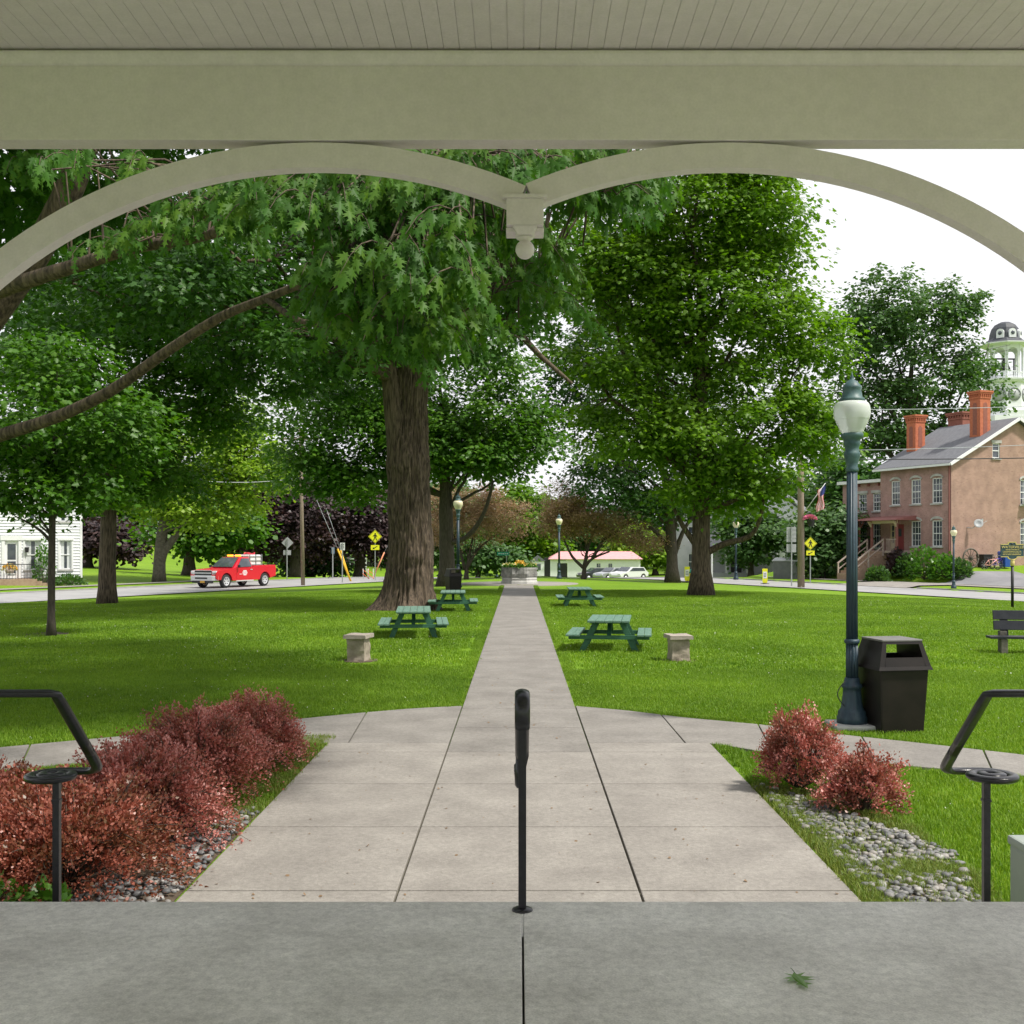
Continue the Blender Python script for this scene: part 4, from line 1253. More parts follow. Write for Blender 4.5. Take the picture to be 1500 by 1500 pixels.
# ------------------------------------------------------------------ grass
concrete_polys = slab_polys
def edge_clear(px, py, margin):
    """True where a point is at least margin away from all paving (sampled on a ring of offsets)"""
    ok = np.ones(px.shape, bool)
    for k in range(8 if margin > 0 else 0):
        a = k*math.pi/4
        for pl in concrete_polys_m:
            ok &= ~inpoly(px+margin*math.cos(a), py+margin*math.sin(a), pl)
    for pl in concrete_polys_m: ok &= ~inpoly(px, py, pl)
    return ok
pathpoly = [(-SW,11.45),(SW,11.45),(SW,58),(-SW,58)]
plazapoly = [(-HW,4.8),(HW,4.8),(HW,YB),(-HW,YB)]
ringLp = [(-SW+.02, YB)] + botL + topL[1:][::-1] + [(-SW+.02, topL[0][1])]
ringRp = [(SW-.02, YB)] + botR + topR[1:][::-1] + [(SW-.02, topR[0][1])]
concrete_polys_m = [pathpoly, plazapoly, ringLp, ringRp]

def blade_patch(name, radius, n, h0, h1, wdt, material, seed, square=False):
    r = np.random.default_rng(seed)
    if square: xy = (r.random((n, 2))-.5)*2*radius
    else:
        a = r.random(n)*6.28; q = np.sqrt(r.random(n))*radius; xy = np.stack([q*np.cos(a), q*np.sin(a)], 1)
    h = h0+(h1-h0)*r.random(n); a = r.random(n)*6.28; lean = (.15+.75*r.random(n))*h
    tw = a+1.57+r.normal(size=n)*.5
    sx, sy = np.cos(tw)*wdt/2, np.sin(tw)*wdt/2
    dx, dy = np.cos(a)*lean, np.sin(a)*lean
    z0 = -.02
    V = np.zeros((n, 5, 3))
    V[:, 0] = np.stack([xy[:, 0]-sx, xy[:, 1]-sy, np.full(n, z0)], 1); V[:, 1] = np.stack([xy[:, 0]+sx, xy[:, 1]+sy, np.full(n, z0)], 1)
    V[:, 2] = np.stack([xy[:, 0]+sx*.8+dx*.4, xy[:, 1]+sy*.8+dy*.4, h*.62], 1); V[:, 3] = np.stack([xy[:, 0]-sx*.8+dx*.4, xy[:, 1]-sy*.8+dy*.4, h*.62], 1)
    V[:, 4] = np.stack([xy[:, 0]+dx, xy[:, 1]+dy, h*.98-.25*lean], 1)
    loops = ((np.arange(n)*5)[:, None]+np.array([0,1,2,3,3,2,4])[None]).ravel()
    me_ = raw_mesh(name, V.reshape(-1, 3), loops, np.tile([4, 3], n), material, np.repeat(np.clip(.5+.35*r.normal(size=n), 0, 1), 5))
    return bpy.data.objects.new(name, me_)      # source only; drawn through the scatter

def scatter(name, pts, src, smin=.8, smax=1.25, seed=0):
    pts = np.asarray(pts, np.float32)
    me_ = bpy.data.meshes.new(name); me_.vertices.add(len(pts)); me_.vertices.foreach_set('co', pts.ravel()); me_.update()
    o = bpy.data.objects.new(name, me_); C.objects.link(o)
    ng = bpy.data.node_groups.new(name, 'GeometryNodeTree')
    ng.interface.new_socket('Geometry', in_out='INPUT', socket_type='NodeSocketGeometry')
    ng.interface.new_socket('Geometry', in_out='OUTPUT', socket_type='NodeSocketGeometry')
    N = ng.nodes; i = N.new('NodeGroupInput'); q = N.new('NodeGroupOutput')
    ip = N.new('GeometryNodeInstanceOnPoints'); oi = N.new('GeometryNodeObjectInfo'); oi.inputs['Object'].default_value = src
    oi.inputs['As Instance'].default_value = True
    rv = N.new('FunctionNodeRandomValue'); rv.data_type = 'FLOAT_VECTOR'
    rv.inputs['Min'].default_value = (0, 0, 0); rv.inputs['Max'].default_value = (0, 0, 6.283)
    rs = N.new('FunctionNodeRandomValue'); rs.data_type = 'FLOAT'
    for s_ in rs.inputs:
        if s_.name == 'Min' and s_.type == 'VALUE': s_.default_value = smin
        if s_.name == 'Max' and s_.type == 'VALUE': s_.default_value = smax
        if s_.name == 'Seed': s_.default_value = seed+3
    L = ng.links
    L.new(i.outputs[0], ip.inputs['Points']); L.new(oi.outputs['Geometry'], ip.inputs['Instance'])
    L.new(rv.outputs[0], ip.inputs['Rotation'])
    L.new([s_ for s_ in rs.outputs if s_.type == 'VALUE'][0], ip.inputs['Scale'])
    L.new(ip.outputs[0], q.inputs[0])
    md = o.modifiers.new('scatter', 'NODES'); md.node_group = ng
    return tag(o, kind='stuff')

def lawn_points(y0, y1, step, margin, seed, extra=1.5):
    r = np.random.default_rng(seed)
    pts = []
    y = y0
    while y < y1:
        half = y*.50+extra
        x = np.arange(-half, half, step)
        pts.append(np.stack([x+(r.random(len(x))-.5)*step, np.full(len(x), y)+(r.random(len(x))-.5)*step], 1)); y += step
    p = np.concatenate(pts)
    ok = edge_clear(p[:, 0], p[:, 1], margin)
    p = p[ok]
    for bd in (bedR2, bedL): p = p[~inpoly(p[:, 0], p[:, 1], bd)]
    for bx_, by_, br_ in BARE: p = p[np.hypot(p[:, 0]-bx_, p[:, 1]-by_) > br_*(.9+.35*r.random(len(p)))]
    p = p[(sL(p[:, 0], p[:, 1]) < -.15) & (sR(p[:, 0], p[:, 1]) < -.15)]
    p = p[~((p[:, 1] < 6.1) & (np.abs(p[:, 0]) < 4.5))]
    return np.stack([p[:, 0], p[:, 1], terr(p[:, 0], p[:, 1])-.015], 1)
BARE = STOOLS+[(-11.55, 26.8, .55)]
for bx_, by_, br_ in BARE:
    mb = MB(); rr_ = [br_*1.05*(1+.22*noise.noise(Vector((math.cos(k*.35)*1.5+bx_, math.sin(k*.35)*1.5, by_)))) for k in range(18)]
    mb.prism([(bx_+rr_[k]*math.cos(k*math.pi/9), by_+rr_[k]*math.sin(k*math.pi/9)) for k in range(18)], tz(bx_, by_)-.1, tz(bx_, by_)-.008, 'z')
    tag(mb.build('bare_soil', 'soil'), kind='structure')
near_patch = blade_patch('blade_patch', .17, 210, .025, .062, .0045, 'grass_blade', 41)
edge_patch = blade_patch('blade_tuft', .05, 34, .02, .06, .0045, 'grass_blade', 42)
far_patch = blade_patch('blade_patch_far', .42, 330, .03, .065, .011, 'grass_blade', 43)
dry_patch = blade_patch('dry_tuft', .07, 40, .02, .075, .004, 'grass_dry', 44)
scatter('grass', lawn_points(6.2, 19, .155, .17, 1), near_patch, seed=1)
scatter('grass', lawn_points(19, 52, .42, .42, 2), far_patch, seed=2)
# tufts right along the edges of the paving
def edge_points(poly, spacing, off0, off1, seed, sk=None):
    r = np.random.default_rng(seed); out = []
    for a, b in zip(poly, poly[1:]+poly[:1]):
        L = math.dist(a, b); n = max(1, int(L/spacing)); nrm = np.array([b[1]-a[1], a[0]-b[0]])/max(L, 1e-6)
        for k in range(n):
            f = r.random(); q = np.array(a)*(1-f)+np.array(b)*f
            for s in (-1, 1): out.append(q+nrm*s*(off0+(off1-off0)*r.random()))
    p = np.array(out)
    p = p[edge_clear(p[:, 0], p[:, 1], .0)]
    return np.stack([p[:, 0], p[:, 1], terr(p[:, 0], p[:, 1])-.015], 1)
ep = np.concatenate([edge_points(pl, .017 if pl is not pathpoly else .02, .03, .22, 50+i) for i, pl in enumerate(concrete_polys_m)])
ep = ep[(ep[:, 1] > 5.9)]
bedm = inpoly(ep[:, 0], ep[:, 1], bedL) | inpoly(ep[:, 0], ep[:, 1], bedR2)
scatter('grass', ep[~bedm], edge_patch, seed=3)
r = np.random.default_rng(77)
q = r.random((5200, 2))*np.array([1.2, 4.2])+np.array([2.13, 5.9])
nz = np.array([noise.noise(Vector((p[0]*1.7+31, p[1]*1.7, 0))) for p in q])
inner_ = inpoly(q[:, 0], q[:, 1], bedR)
edge_ = (q[:, 0] < 2.30) & (r.random(len(q)) < .75)
keepq = inpoly(q[:, 0], q[:, 1], bedR2) & (((nz < -.20) & (r.random(len(q)) < .7)) | edge_ | (~inner_ & (r.random(len(q)) < .5)) | (r.random(len(q)) < .09))
q = q[keepq]
scatter('weeds', np.stack([q[:, 0], q[:, 1], np.full(len(q), -.015)], 1), dry_patch, seed=4)
q = r.random((700, 2))*np.array([.45, 4.4])+np.array([-2.5, 8.0]); q = q[q[:, 0] > -2.5+.0*q[:, 1]]
q = q[(r.random(len(q)) < np.clip((q[:, 1]-8.0)/2.5, .15, 1)) & (q[:, 0] < -2.12)]
scatter('weeds', np.stack([q[:, 0], q[:, 1], np.full(len(q), -.015)], 1), dry_patch, seed=5)
# clover heads and pale weeds in the lawn
n = 5600; r = np.random.default_rng(78)
y = 8+36*r.random(n)**.75; x = (r.random(n)-.5)*y*.98
nz = np.array([noise.noise(Vector((a*.35, b*.35, 3))) for a, b in zip(x, y)])
ok = (nz > -.05+.35*(r.random(n)-.5)) & edge_clear(x, y, .15) & (sL(x, y) < -.3) & (sR(x, y) < -.3)
x, y = x[ok], y[ok]; N = len(x)
pc = np.stack([x, y, terr(x, y)+.035+.02*r.random(N)], 1)
o = leaves('clover', pc, unit(N, r), np.array([0,0,1])+unit(N, r)*.5, (.013+.00030*y)*(.4+.9*r.random(N)), LEAF_HEX, 'petal_white', r.random(N))
tag(o, kind='stuff')
# bits of leaf litter on the paving
n = 420; y = 6.4+26*r.random(n)**1.7; x = (r.random(n)-.5)*np.where(y < 12, 4.1, 1.5)
pc = np.stack([x, y, np.full(n, ZC+.006)], 1); d = unit(n, r); d[:, 2] *= .15
o = leaves('leaf_litter', pc, d, np.array([0,0,1])+unit(n, r)*.4, (.008+.026*r.random(n)**2.2), LEAF_HEX, 'leaf_brown', .4*r.random(n)*0)
tag(o, kind='stuff')
# ------------------------------------------------------------------ windows and walls
def wall_holes(mb, w_, h, holes, org, ux, depth=.12, thick=.25):
    """wall in the plane spanned by ux (horizontal) and z, outward normal n = ux x z ; holes (x0,x1,z0,z1) get reveals"""
    ux = Vector(ux); n = ux.cross(Vector((0,0,1))); org = Vector(org)
    X = sorted({0, w_} | {a for q in holes for a in q[:2]}); Z = sorted({0, h} | {a for q in holes for a in q[2:]})
    pt = lambda x, z, d=0: tuple(org+ux*x+Vector((0,0,z))-n*d)
    for i in range(len(X)-1):
        for j in range(len(Z)-1):
            cx, cz = (X[i]+X[i+1])/2, (Z[j]+Z[j+1])/2
            if any(a < cx < b and c < cz < d for a, b, c, d in holes): continue
            mb.add([pt(X[i],Z[j]), pt(X[i+1],Z[j]), pt(X[i+1],Z[j+1]), pt(X[i],Z[j+1])], [(0,1,2,3)])
    for a, b, c, d in holes:
        for p, q in (((a,c),(b,c)), ((b,c),(b,d)), ((b,d),(a,d)), ((a,d),(a,c))):
            mb.add([pt(*p), pt(*p, depth), pt(*q, depth), pt(*q)], [(0,1,2,3)])

def window(parent, org, ux, w_, h, mat_f='white_paint', bars=(3, 4), lintel=None, sill=True, depth=.10, curtain=False, name='window'):
    """sash window in an opening; org is the opening's lower left corner seen from outside"""
    ux = Vector(ux); n = ux.cross(Vector((0,0,1))); ang = math.atan2(ux.y, ux.x)
    Tm = Matrix.Translation(org) @ Matrix.Rotation(ang, 4, 'Z')       # local x along the wall, -y outwards
    mb = MB(); mb.M = Tm; y = depth-.03; fr = .065
    mb.box((fr/2, y, h/2), (fr, .06, h)); mb.box((w_-fr/2, y, h/2), (fr, .06, h))
    mb.box((w_/2, y, fr/2), (w_-2*fr, .06, fr)); mb.box((w_/2, y, h-fr/2), (w_-2*fr, .06, fr)); mb.box((w_/2, y+.005, h/2), (w_-2*fr, .05, .06))
    for i in range(1, bars[0]): mb.box((w_*i/bars[0], y+.012, h/2), (.026, .02, h-2*fr))
    for j in range(1, bars[1]):
        if abs(j/bars[1]-.5) > .01: mb.box((w_/2, y+.0125, h*j/bars[1]), (w_-2*fr, .022, .026))
    o = mb.build(name, mat_f, parent)
    mb = MB(); mb.M = Tm; mb.box((w_/2, y+.03, h/2), (w_-.04, .012, h-.04)); mb.build('pane', 'glass', o)
    if curtain:
        mb = MB(); mb.M = Tm
        for s in (0, 1): mb.box((w_*(.22 if s == 0 else .78), y+.018, h*.5), (w_*.32, .008, h-.15))
        mb.build('curtain', 'curtain', o)
    if lintel:
        mb = MB(); mb.M = Tm
        if lintel == 'flat': mb.box((w_/2, -.02, h+.11), (w_+.24, .08, .20))
        else:
            arc = [(w_/2+(w_/2+.12)*math.cos(R(a))*1.0, h-.02+.30*math.sin(R(a))) for a in range(0, 181, 20)]
            inn = [(w_/2+(w_/2-.02)*math.cos(R(a)), h+.02+.10*math.sin(R(a))) for a in range(180, -1, -20)]
            mb.prism(arc+inn, -.06, .03, 'y')
        mb.build('lintel', 'pale_stone', o)
    if sill:
        mb = MB(); mb.M = Tm; mb.box((w_/2, -.02, -.05), (w_+.20, .14, .10)); mb.build('sill', 'pale_stone', o)
    return o

# ------------------------------------------------------------------ brick house
hx, hy, hz = 28.5, 72.0, .53
ANG = math.atan2(.39, .92)
house = thing('brick_house', 'two storey painted brick house with slate gable roof and small red entrance porch', 'house', (hx, hy, hz), ANG)
EV, AP, WD, LN = 7.0, 10.05, 11.5, 6.7
gw = [(6.15, 7.15, 4.35, 6.05), (6.15, 7.15, 1.5, 3.15), (9.3, 10.3, 4.35, 6.05), (9.3, 10.3, 1.5, 3.15)]
fw = [(.80, 1.70, 4.40, 6.10), (2.75, 3.65, 4.40, 6.10), (4.75, 5.60, 4.40, 6.10), (.80, 1.70, 1.50, 3.25), (2.75, 3.65, 1.50, 3.25), (4.35, 5.75, 1.22, 3.05)]
mb = MB(); wall_holes(mb, WD, EV+1.2, [(a,b,c+1.2,d+1.2) for a,b,c,d in gw], (0,0,-1.2), (1,0,0))
ah = [(3.62, 4.28, .45, 1.45), (7.2, 7.86, .45, 1.45)]
# gable triangle with two attic openings, cut into strips
def tri_z(x): return (AP-EV)*(1-abs(x-WD/2)/(WD/2))
cuts = sorted({0, WD/2, WD} | {v for q in ah for v in q[:2]} | {.8*i for i in range(1, 14)})
for a, b in zip(cuts[:-1], cuts[1:]):
    m_ = (a+b)/2; hole = next((q for q in ah if q[0] < m_ < q[1]), None)
    if hole:
        mb.add([(a,0,EV),(b,0,EV),(b,0,EV+hole[2]),(a,0,EV+hole[2])], [(0,1,2,3)])
        mb.add([(a,0,EV+hole[3]),(b,0,EV+hole[3]),(b,0,EV+tri_z(b)),(a,0,EV+tri_z(a))], [(0,1,2,3)])
    else: mb.add([(a,0,EV),(b,0,EV),(b,0,EV+tri_z(b)),(a,0,EV+tri_z(a))], [(0,1,2,3)])
for q in ah:
    a,b,c,d = q
    for p, s_ in (((a,c),(b,c)), ((b,c),(b,d)), ((b,d),(a,d)), ((a,d),(a,c))):
        mb.add([(p[0],0,EV+p[1]),(p[0],.12,EV+p[1]),(s_[0],.12,EV+s_[1]),(s_[0],0,EV+s_[1])], [(0,1,2,3)])
mb.add([(0,LN,-1.2),(WD,LN,-1.2),(WD,LN,EV),(WD/2,LN,AP),(0,LN,EV)], [(4,3,2,1,0)])
mb.add([(WD,0,-1.2),(WD,LN,-1.2),(WD,LN,EV),(WD,0,EV)], [(0,1,2,3)])
mb.build('gable_wall', 'brick_tan', house, recalc=False)
mb = MB(); wall_holes(mb, LN, EV+1.2, [(LN-b,LN-a,c+1.2,d+1.2) for a,b,c,d in fw], (0,LN,-1.2), (0,-1,0))
mb.build('front_wall', 'brick_pink', house, recalc=False)
for a,b,c,d in gw: window(house, (a,0,c), (1,0,0), b-a, d-c, lintel='arch')
for q in ah: window(house, (q[0],0,EV+q[2]), (1,0,0), q[1]-q[0], q[3]-q[2], bars=(1,2), lintel='flat')
for a,b,c,d in fw[:5]: window(house, (0,b,c), (0,-1,0), b-a, d-c, lintel='arch')
# window air conditioner
mb = MB(); mb.box((6.65,-.22,4.56), (.62,.5,.40))
for k in range(5): mb.box((6.65,-.475,4.42+.07*k), (.52,.012,.02))
mb.build('air_conditioner', 'white_paint', house)
# entrance
a,b,c,d = fw[5]
mb = MB(); mb.box((.10, a+.46, (c+d)/2), (.07, .86, d-c-.02)); dr = mb.build('door', 'red_door', house, bevel=.01)
mb = MB(); mb.box((.062, a+.46, c+1.25), (.012, .30, .55)); mb.build('pane', 'glass', dr)
mb = MB(); mb.ball((.03, a+.80, c+.95), .04, 8, 6); mb.build('handle', 'chrome', dr)
mb = MB()
mb.box((.10, b-.05, (c+d)/2), (.08, .09, d-c)); mb.box((.10, b-.40, (c+d)/2), (.08, .07, d-c))
for k in range(5): mb.box((.10, b-.225, c+.06+k*.43), (.07, .27, .05))
for zc in (c+.2,): mb.box((.11, b-.225, zc+.1), (.05, .27, .35))
mb.build('sidelight', 'cream_wood', house)
mb = MB(); mb.box((.12, b-.225, (c+d)/2), (.01, .3, d-c-.1)); mb.build('pane', 'glass', kids(house)[-1])
# entrance porch: deck, posts, roof, brackets
mb = MB(); mb.box((-.72, 5.1, 1.12), (1.42, 3.3, .18)); mb.build('porch_deck', 'weathered_wood', house)
mb = MB()
for y_ in (3.55, 4.9, 6.6): mb.box((-1.3, y_, .0), (.26, .26, 2.0))
mb.build('porch_pier', 'step_brick', house)
for y_ in (3.62, 6.1):
    mb = MB(); mb.box((-1.3, y_, 2.25), (.14, .14, 2.1)); mb.box((-1.3, y_, 1.30), (.2, .2, .18)); mb.box((-1.3, y_, 3.2), (.2, .2, .14))
    ps = mb.build('porch_post', 'porch_red', house)
    mb = MB(); mb.prism([(-1.3,3.25),(-1.3,2.75),(-1.38,2.85),(-1.62,3.18),(-1.68,3.25)], y_-.06, y_+.06, 'y'); mb.build('bracket', 'cream_wood', ps)
mb = MB()
mb.hexa([(-1.85,3.05,3.30),(-.003,3.05,3.30),(-.003,9.2,3.30),(-1.85,9.2,3.30),(-1.75,3.15,3.42),(-.003,3.15,3.62),(-.003,9.1,3.62),(-1.75,9.1,3.42)])
mb.build('porch_roof', 'porch_red', house)
mb = MB(); mb.box((-1.34, 4.85, 3.19), (.07, 2.7, .20)); mb.build('porch_beam', 'cream_wood', house)
for y_ in (7.4, 8.85):
    mb = MB(); mb.box((-1.3, y_, 2.2), (.10, .10, 2.2)); mb.beam((-1.3, y_, 2.7), (-1.3, y_-.45, 3.25), .07, .07, (1,0,0)); mb.build('porch_post', 'porch_red', house)
mb = MB()
for y_ in np.arange(3.7, 4.6, .14): mb.box((-1.34, y_, 1.62), (.035, .035, .75))
mb.box((-1.34, 4.1, 2.0), (.07, 1.0, .06)); mb.build('balustrade', 'weathered_wood', house)
mb = MB()
for k in range(9):
    zt = 1.16-.19*k; mb.box((-1.62-.30*k, 5.55, zt/2-.6), (.32, 1.5, zt+1.2))
mb.build('front_steps', 'step_brick', house)
mb = MB()
for y_ in (4.75, 6.35):
    mb.beam((-1.45, y_, 2.0), (-4.1, y_, .32), .07, .09); mb.beam((-1.45, y_, 1.55), (-4.1, y_, -.13), .05, .06)
    for f in (0.02, .5, .98): mb.box((-1.45-2.65*f, y_, 1.45-1.68*f), (.09, .09, 1.15))
mb.build('stair_rail', 'weathered_wood', house)
# roof with overhanging eaves
mb = MB(); oh, og, th = .38, .32, .16
sl = (AP-EV)/(WD/2)
for s in (-1, 1):
    x0 = WD/2+s*(WD/2+oh); z0 = EV-sl*oh+.05
    pts = [(WD/2, AP+.05), (x0, z0), (x0, z0+th), (WD/2, AP+.05+th)]
    q = [(p[0], -og, p[1]) for p in pts]+[(p[0], LN+og, p[1]) for p in pts]
    mb.add(q, [(0,1,2,3),(7,6,5,4),(0,4,5,1),(1,5,6,2),(2,6,7,3),(3,7,4,0)])
rf = mb.build('roof', 'roof_slate', house)
mb = MB()
for s in (-1, 1):
    mb.beam((WD/2+s*.02, -og-.03, AP+.11), (WD/2+s*(WD/2+oh), -og-.03, EV-sl*oh+.11), .05, .20)
mb.beam((-oh-.05, -og, EV-sl*oh+.1), (-oh-.05, LN+og, EV-sl*oh+.1), .10, .14)
mb.build('fascia', 'white_paint', rf)
mb = MB(); mb.box((-.06, .10, 3.0), (.09, .09, 8.2)); mb.build('downpipe', 'porch_red', house)
def chimney(x, y, z0, z1, w_, material, orn=True):
    mb = MB(); h = z1-z0
    mb.box((x, y, (z0+z1-.55)/2), (w_, w_, h-.55))
    mb.box((x, y, z1-.48), (w_+.08, w_+.08, .14))
    n_ = 6
    for k in range(n_):
        f = -w_/2-.05+(w_+.10)*(k+.5)/n_
        for s in (-1, 1):
            mb.box((x+f, y+s*(w_/2+.045), z1-.33), (.07, .09, .15)); mb.box((x+s*(w_/2+.045), y+f, z1-.33), (.09, .07, .15))
    mb.box((x, y, z1-.33), (w_+.01, w_+.01, .16))
    mb.box((x, y, z1-.20), (w_+.22, w_+.22, .10)); mb.box((x, y, z1-.08), (w_+.30, w_+.30, .12))
    c_ = mb.build('chimney', material, rf)
    if orn:
        mb = MB()
        for q in (0.0,):
            arcp = [(q*w_+.20*w_*math.cos(R(a)), z1-1.0+.20*w_*math.sin(R(a))) for a in range(0, 181, 20)]
            mb.prism([(x+q*w_-.20*w_, z0+.9)]+[(x+p[0], p[1]) for p in arcp[::-1]]+[(x+q*w_+.20*w_, z0+.9)], y-w_/2-.012, y-w_/2+.02, 'y')
            mb.prism([(y+q*w_-.20*w_, z0+.9)]+[(y+p[0], p[1]) for p in arcp[::-1]]+[(y+q*w_+.20*w_, z0+.9)], x-w_/2-.012, x-w_/2+.02, 'x')
        mb.build('niche_shade', 'dark_brick', c_)  # darker panel on the face; the niche's shade is put into its colour
chimney(2.45, 5.85, 7.7, 10.9, .88, 'chimney_brick')
chimney(3.75, 1.2, 8.2, 12.1, .92, 'chimney_brick')
chimney(6.9, 5.9, 8.6, 11.3, 1.4, 'dark_brick', False)
# satellite dish on the gable
mb = MB(); mb.lathe([(.02,0),(.16,.025),(.29,.09),(.30,.10),(.29,.11),(.16,.045),(.02,.02)], 18)
ds = mb.build('satellite_dish', 'sign_back', house); ds.location = (1.9,-.45,3.0); ds.rotation_euler = (R(70),0,R(-35))
mb = MB(); mb.tube([(1.35,-.003,2.75),(1.6,-.25,2.72),(1.85,-.4,2.95)], .03, 6); mb.tube([(1.9,-.45,2.85),(2.3,-.8,3.2)], .015, 5); mb.box((2.6,-.06,3.25), (.16,.12,.2)); mb.build('dish_arm', 'sign_back', house)
# lower wing
mb = MB(); ws, we, wx = LN+.01, 11.2, .35
wf = [(6.95-ws+.10, 6.95-ws+.95, 4.05, 5.35), (8.55-ws, 8.55-ws+.85, 4.05, 5.35), (6.95-ws+.10, 6.95-ws+.95, 1.35, 3.15), (8.55-ws, 8.55-ws+.85, 1.35, 3.15)]
WL = we-ws
wall_holes(mb, WL, 6.1+1.2, [(WL-b,WL-a,c+1.2,d+1.2) for a,b,c,d in wf], (wx,we,-1.2), (0,-1,0))
mb.add([(wx,we,-1.2),(7,we,-1.2),(7,we,6.1),(wx,we,6.1)], [(3,2,1,0)])
mb.build('wing_wall', 'brick_pink', house, recalc=False)
for a,b,c,d in wf: window(house, (wx,ws+b,c), (0,-1,0), b-a, d-c, lintel='flat')
mb = MB(); mb.box((3.5,(ws+we)/2+.1,6.23), (7.0,WL+.3,.22)); mb.build('wing_roof', 'white_paint', house)
mb = MB()
for y_ in np.arange(7.2, 11, 1.05): mb.box((wx-.10, y_, 5.98), (.22, .10, .22))
mb.build('eave_bracket', 'porch_red', house)
bpy.context.view_layer.update()
HM = house.matrix_world.copy() if False else Matrix.Translation((hx,hy,hz)) @ Matrix.Rotation(ANG, 4, 'Z')
def hw(x, y, z=0.0):
    p = HM @ Vector((x, y, 0)); return (p.x, p.y, tz(p.x, p.y)+z)

# bushes before the house
hb = [(1355, 832, 1.2, 2.1, 'leaf_plant', 'tall bright green shrub against the front wall of the brick house'),
      (1385, 838, 1.1, 1.5, 'leaf_plant', 'round green shrub at the corner of the brick house'),
      (1405, 839, 0.8, 1.1, 'leaf_far', 'low green shrub beside the wheel on the gable side'),
      (1330, 831, 0.9, 1.4, 'leaf_far', 'dark green shrub beside the entrance porch steps'),
      (1286, 842, 0.8, 1.0, 'leaf_far', 'low dark shrub under the front stair rail'),
      (1316, 826, 0.8, 1.7, 'leaf_purple', 'purplish shrub in front of the entrance porch')]
for i, (px, py, rd, h, m_, lab) in enumerate(hb):
    D = (71.3, 70.0, 69.4, 73.2, 73.0, 74.0)[i]; q = P(px, py, D)
    leafy('garden_shrub', lab, (q.x, D, tz(q.x, D)-.05), rd, h, 900, .17, m_, 60+i, 'shrub', group='shrubs before the brick house')
# things along the gable
def bike(loc, rz, s, frame, label):
    t = thing('bicycle', label, 'bicycle', loc, rz, group='children\'s bicycles by the gable', scale=s)
    for x in (-.5, .5):
        mb = MB(); pts = [(x+.3*math.cos(a), 0, .3+.3*math.sin(a)) for a in np.linspace(0, 2*math.pi, 21)]
        mb.tube(pts, .03, 6); wl = mb.build('wheel', 'tyre', t)
        mb = MB()
        for k in range(8): a = k*math.pi/4; mb.tube([(x,0,.3),(x+.28*math.cos(a),0,.3+.28*math.sin(a))], .006, 4)
        mb.build('spokes', 'sign_white', wl)
    mb = MB()
    for a, b_ in (((-.5,0,.3),(-.1,0,.28)), ((-.1,0,.28),(.38,0,.62)), ((-.1,0,.28),(-.22,0,.72)), ((-.22,0,.66),(.36,0,.68)), ((-.5,0,.3),(-.2,0,.62)), ((.5,0,.3),(.36,0,.72)), ((.36,0,.7),(.32,0,.88))): mb.tube([a, b_], .03, 6)
    mb.build('frame', frame, t)
    mb = MB(); mb.tube([(.25,-.26,.92),(.32,0,.88),(.25,.26,.92)], .022, 6); mb.build('handlebar', 'chrome', t)
    mb = MB(); mb.box((-.23,0,.75), (.26,.13,.06)); mb.build('saddle', 'dark', t, bevel=.02)
def by(px, py, D=71.0):
    q = P(px, py, D); return (q.x, D, tz(q.x, D))
bike(by(1452, 838, 71.3), R(10), .95, 'pink_frame', 'small pink child bicycle leaning by the brick gable')
bike(by(1461, 838, 71.8), R(25), .95, 'purple_frame', 'small purple child bicycle next to the blue bin')
q = by(1473, 838, 72.2)
t = thing('wheelie_bin', 'blue lidded recycling bin standing by the brick gable', 'bin', q, R(15))
mb = MB(); mb.hexa([(-.26,-.3,.06),(.26,-.3,.06),(.26,.3,.06),(-.26,.3,.06),(-.34,-.38,.98),(.34,-.38,.98),(.34,.38,.98),(-.34,.38,.98)]); mb.build('body', 'bin_blue', t, bevel=.03)
mb = MB(); mb.hexa([(-.36,-.42,.985),(.36,-.42,.985),(.36,.40,.985),(-.36,.40,.985),(-.30,-.34,1.08),(.30,-.34,1.08),(.30,.36,1.10),(-.30,.36,1.10)]); mb.build('lid', 'bin_blue', t, bevel=.02)
q = by(1442, 837, 72.2)
t = thing('storage_bin', 'black storage bin beside the pink bicycle at the brick gable', 'bin', q, R(20))
mb = MB(); mb.hexa([(-.3,-.3,0),(.3,-.3,0),(.3,.3,0),(-.3,.3,0),(-.38,-.36,.8),(.38,-.36,.8),(.38,.36,.8),(-.38,.36,.8)]); mb.build('body', 'dark', t, bevel=.02)
mb = MB(); mb.box((0,0,.83), (.82,.78,.07)); mb.build('lid', 'dark', t, bevel=.015)
q = by(1422, 838, 71.6)
t = thing('wagon_wheel', 'dark wooden wagon wheel standing in the shrubs by the brick gable', 'wheel', q, R(20))
mb = MB(); mb.tube([(.62*math.cos(a), 0, .62+.62*math.sin(a)) for a in np.linspace(0, 2*math.pi, 33)], .055, 8); mb.build('rim', 'bark_grey', t)
mb = MB()
for k in range(12): a = k*math.pi/6; mb.tube([(0,0,.62),(.6*math.cos(a),0,.62+.6*math.sin(a))], .025, 5)
mb.build('spokes', 'bark_grey', t)
mb = MB(); mb.M = Matrix.Translation((0,0,.62)) @ Matrix.Rotation(R(90),4,'X'); mb.lathe([(.12,-.12),(.14,0),(.12,.12)], 12); mb.build('hub', 'bark_dark', t)

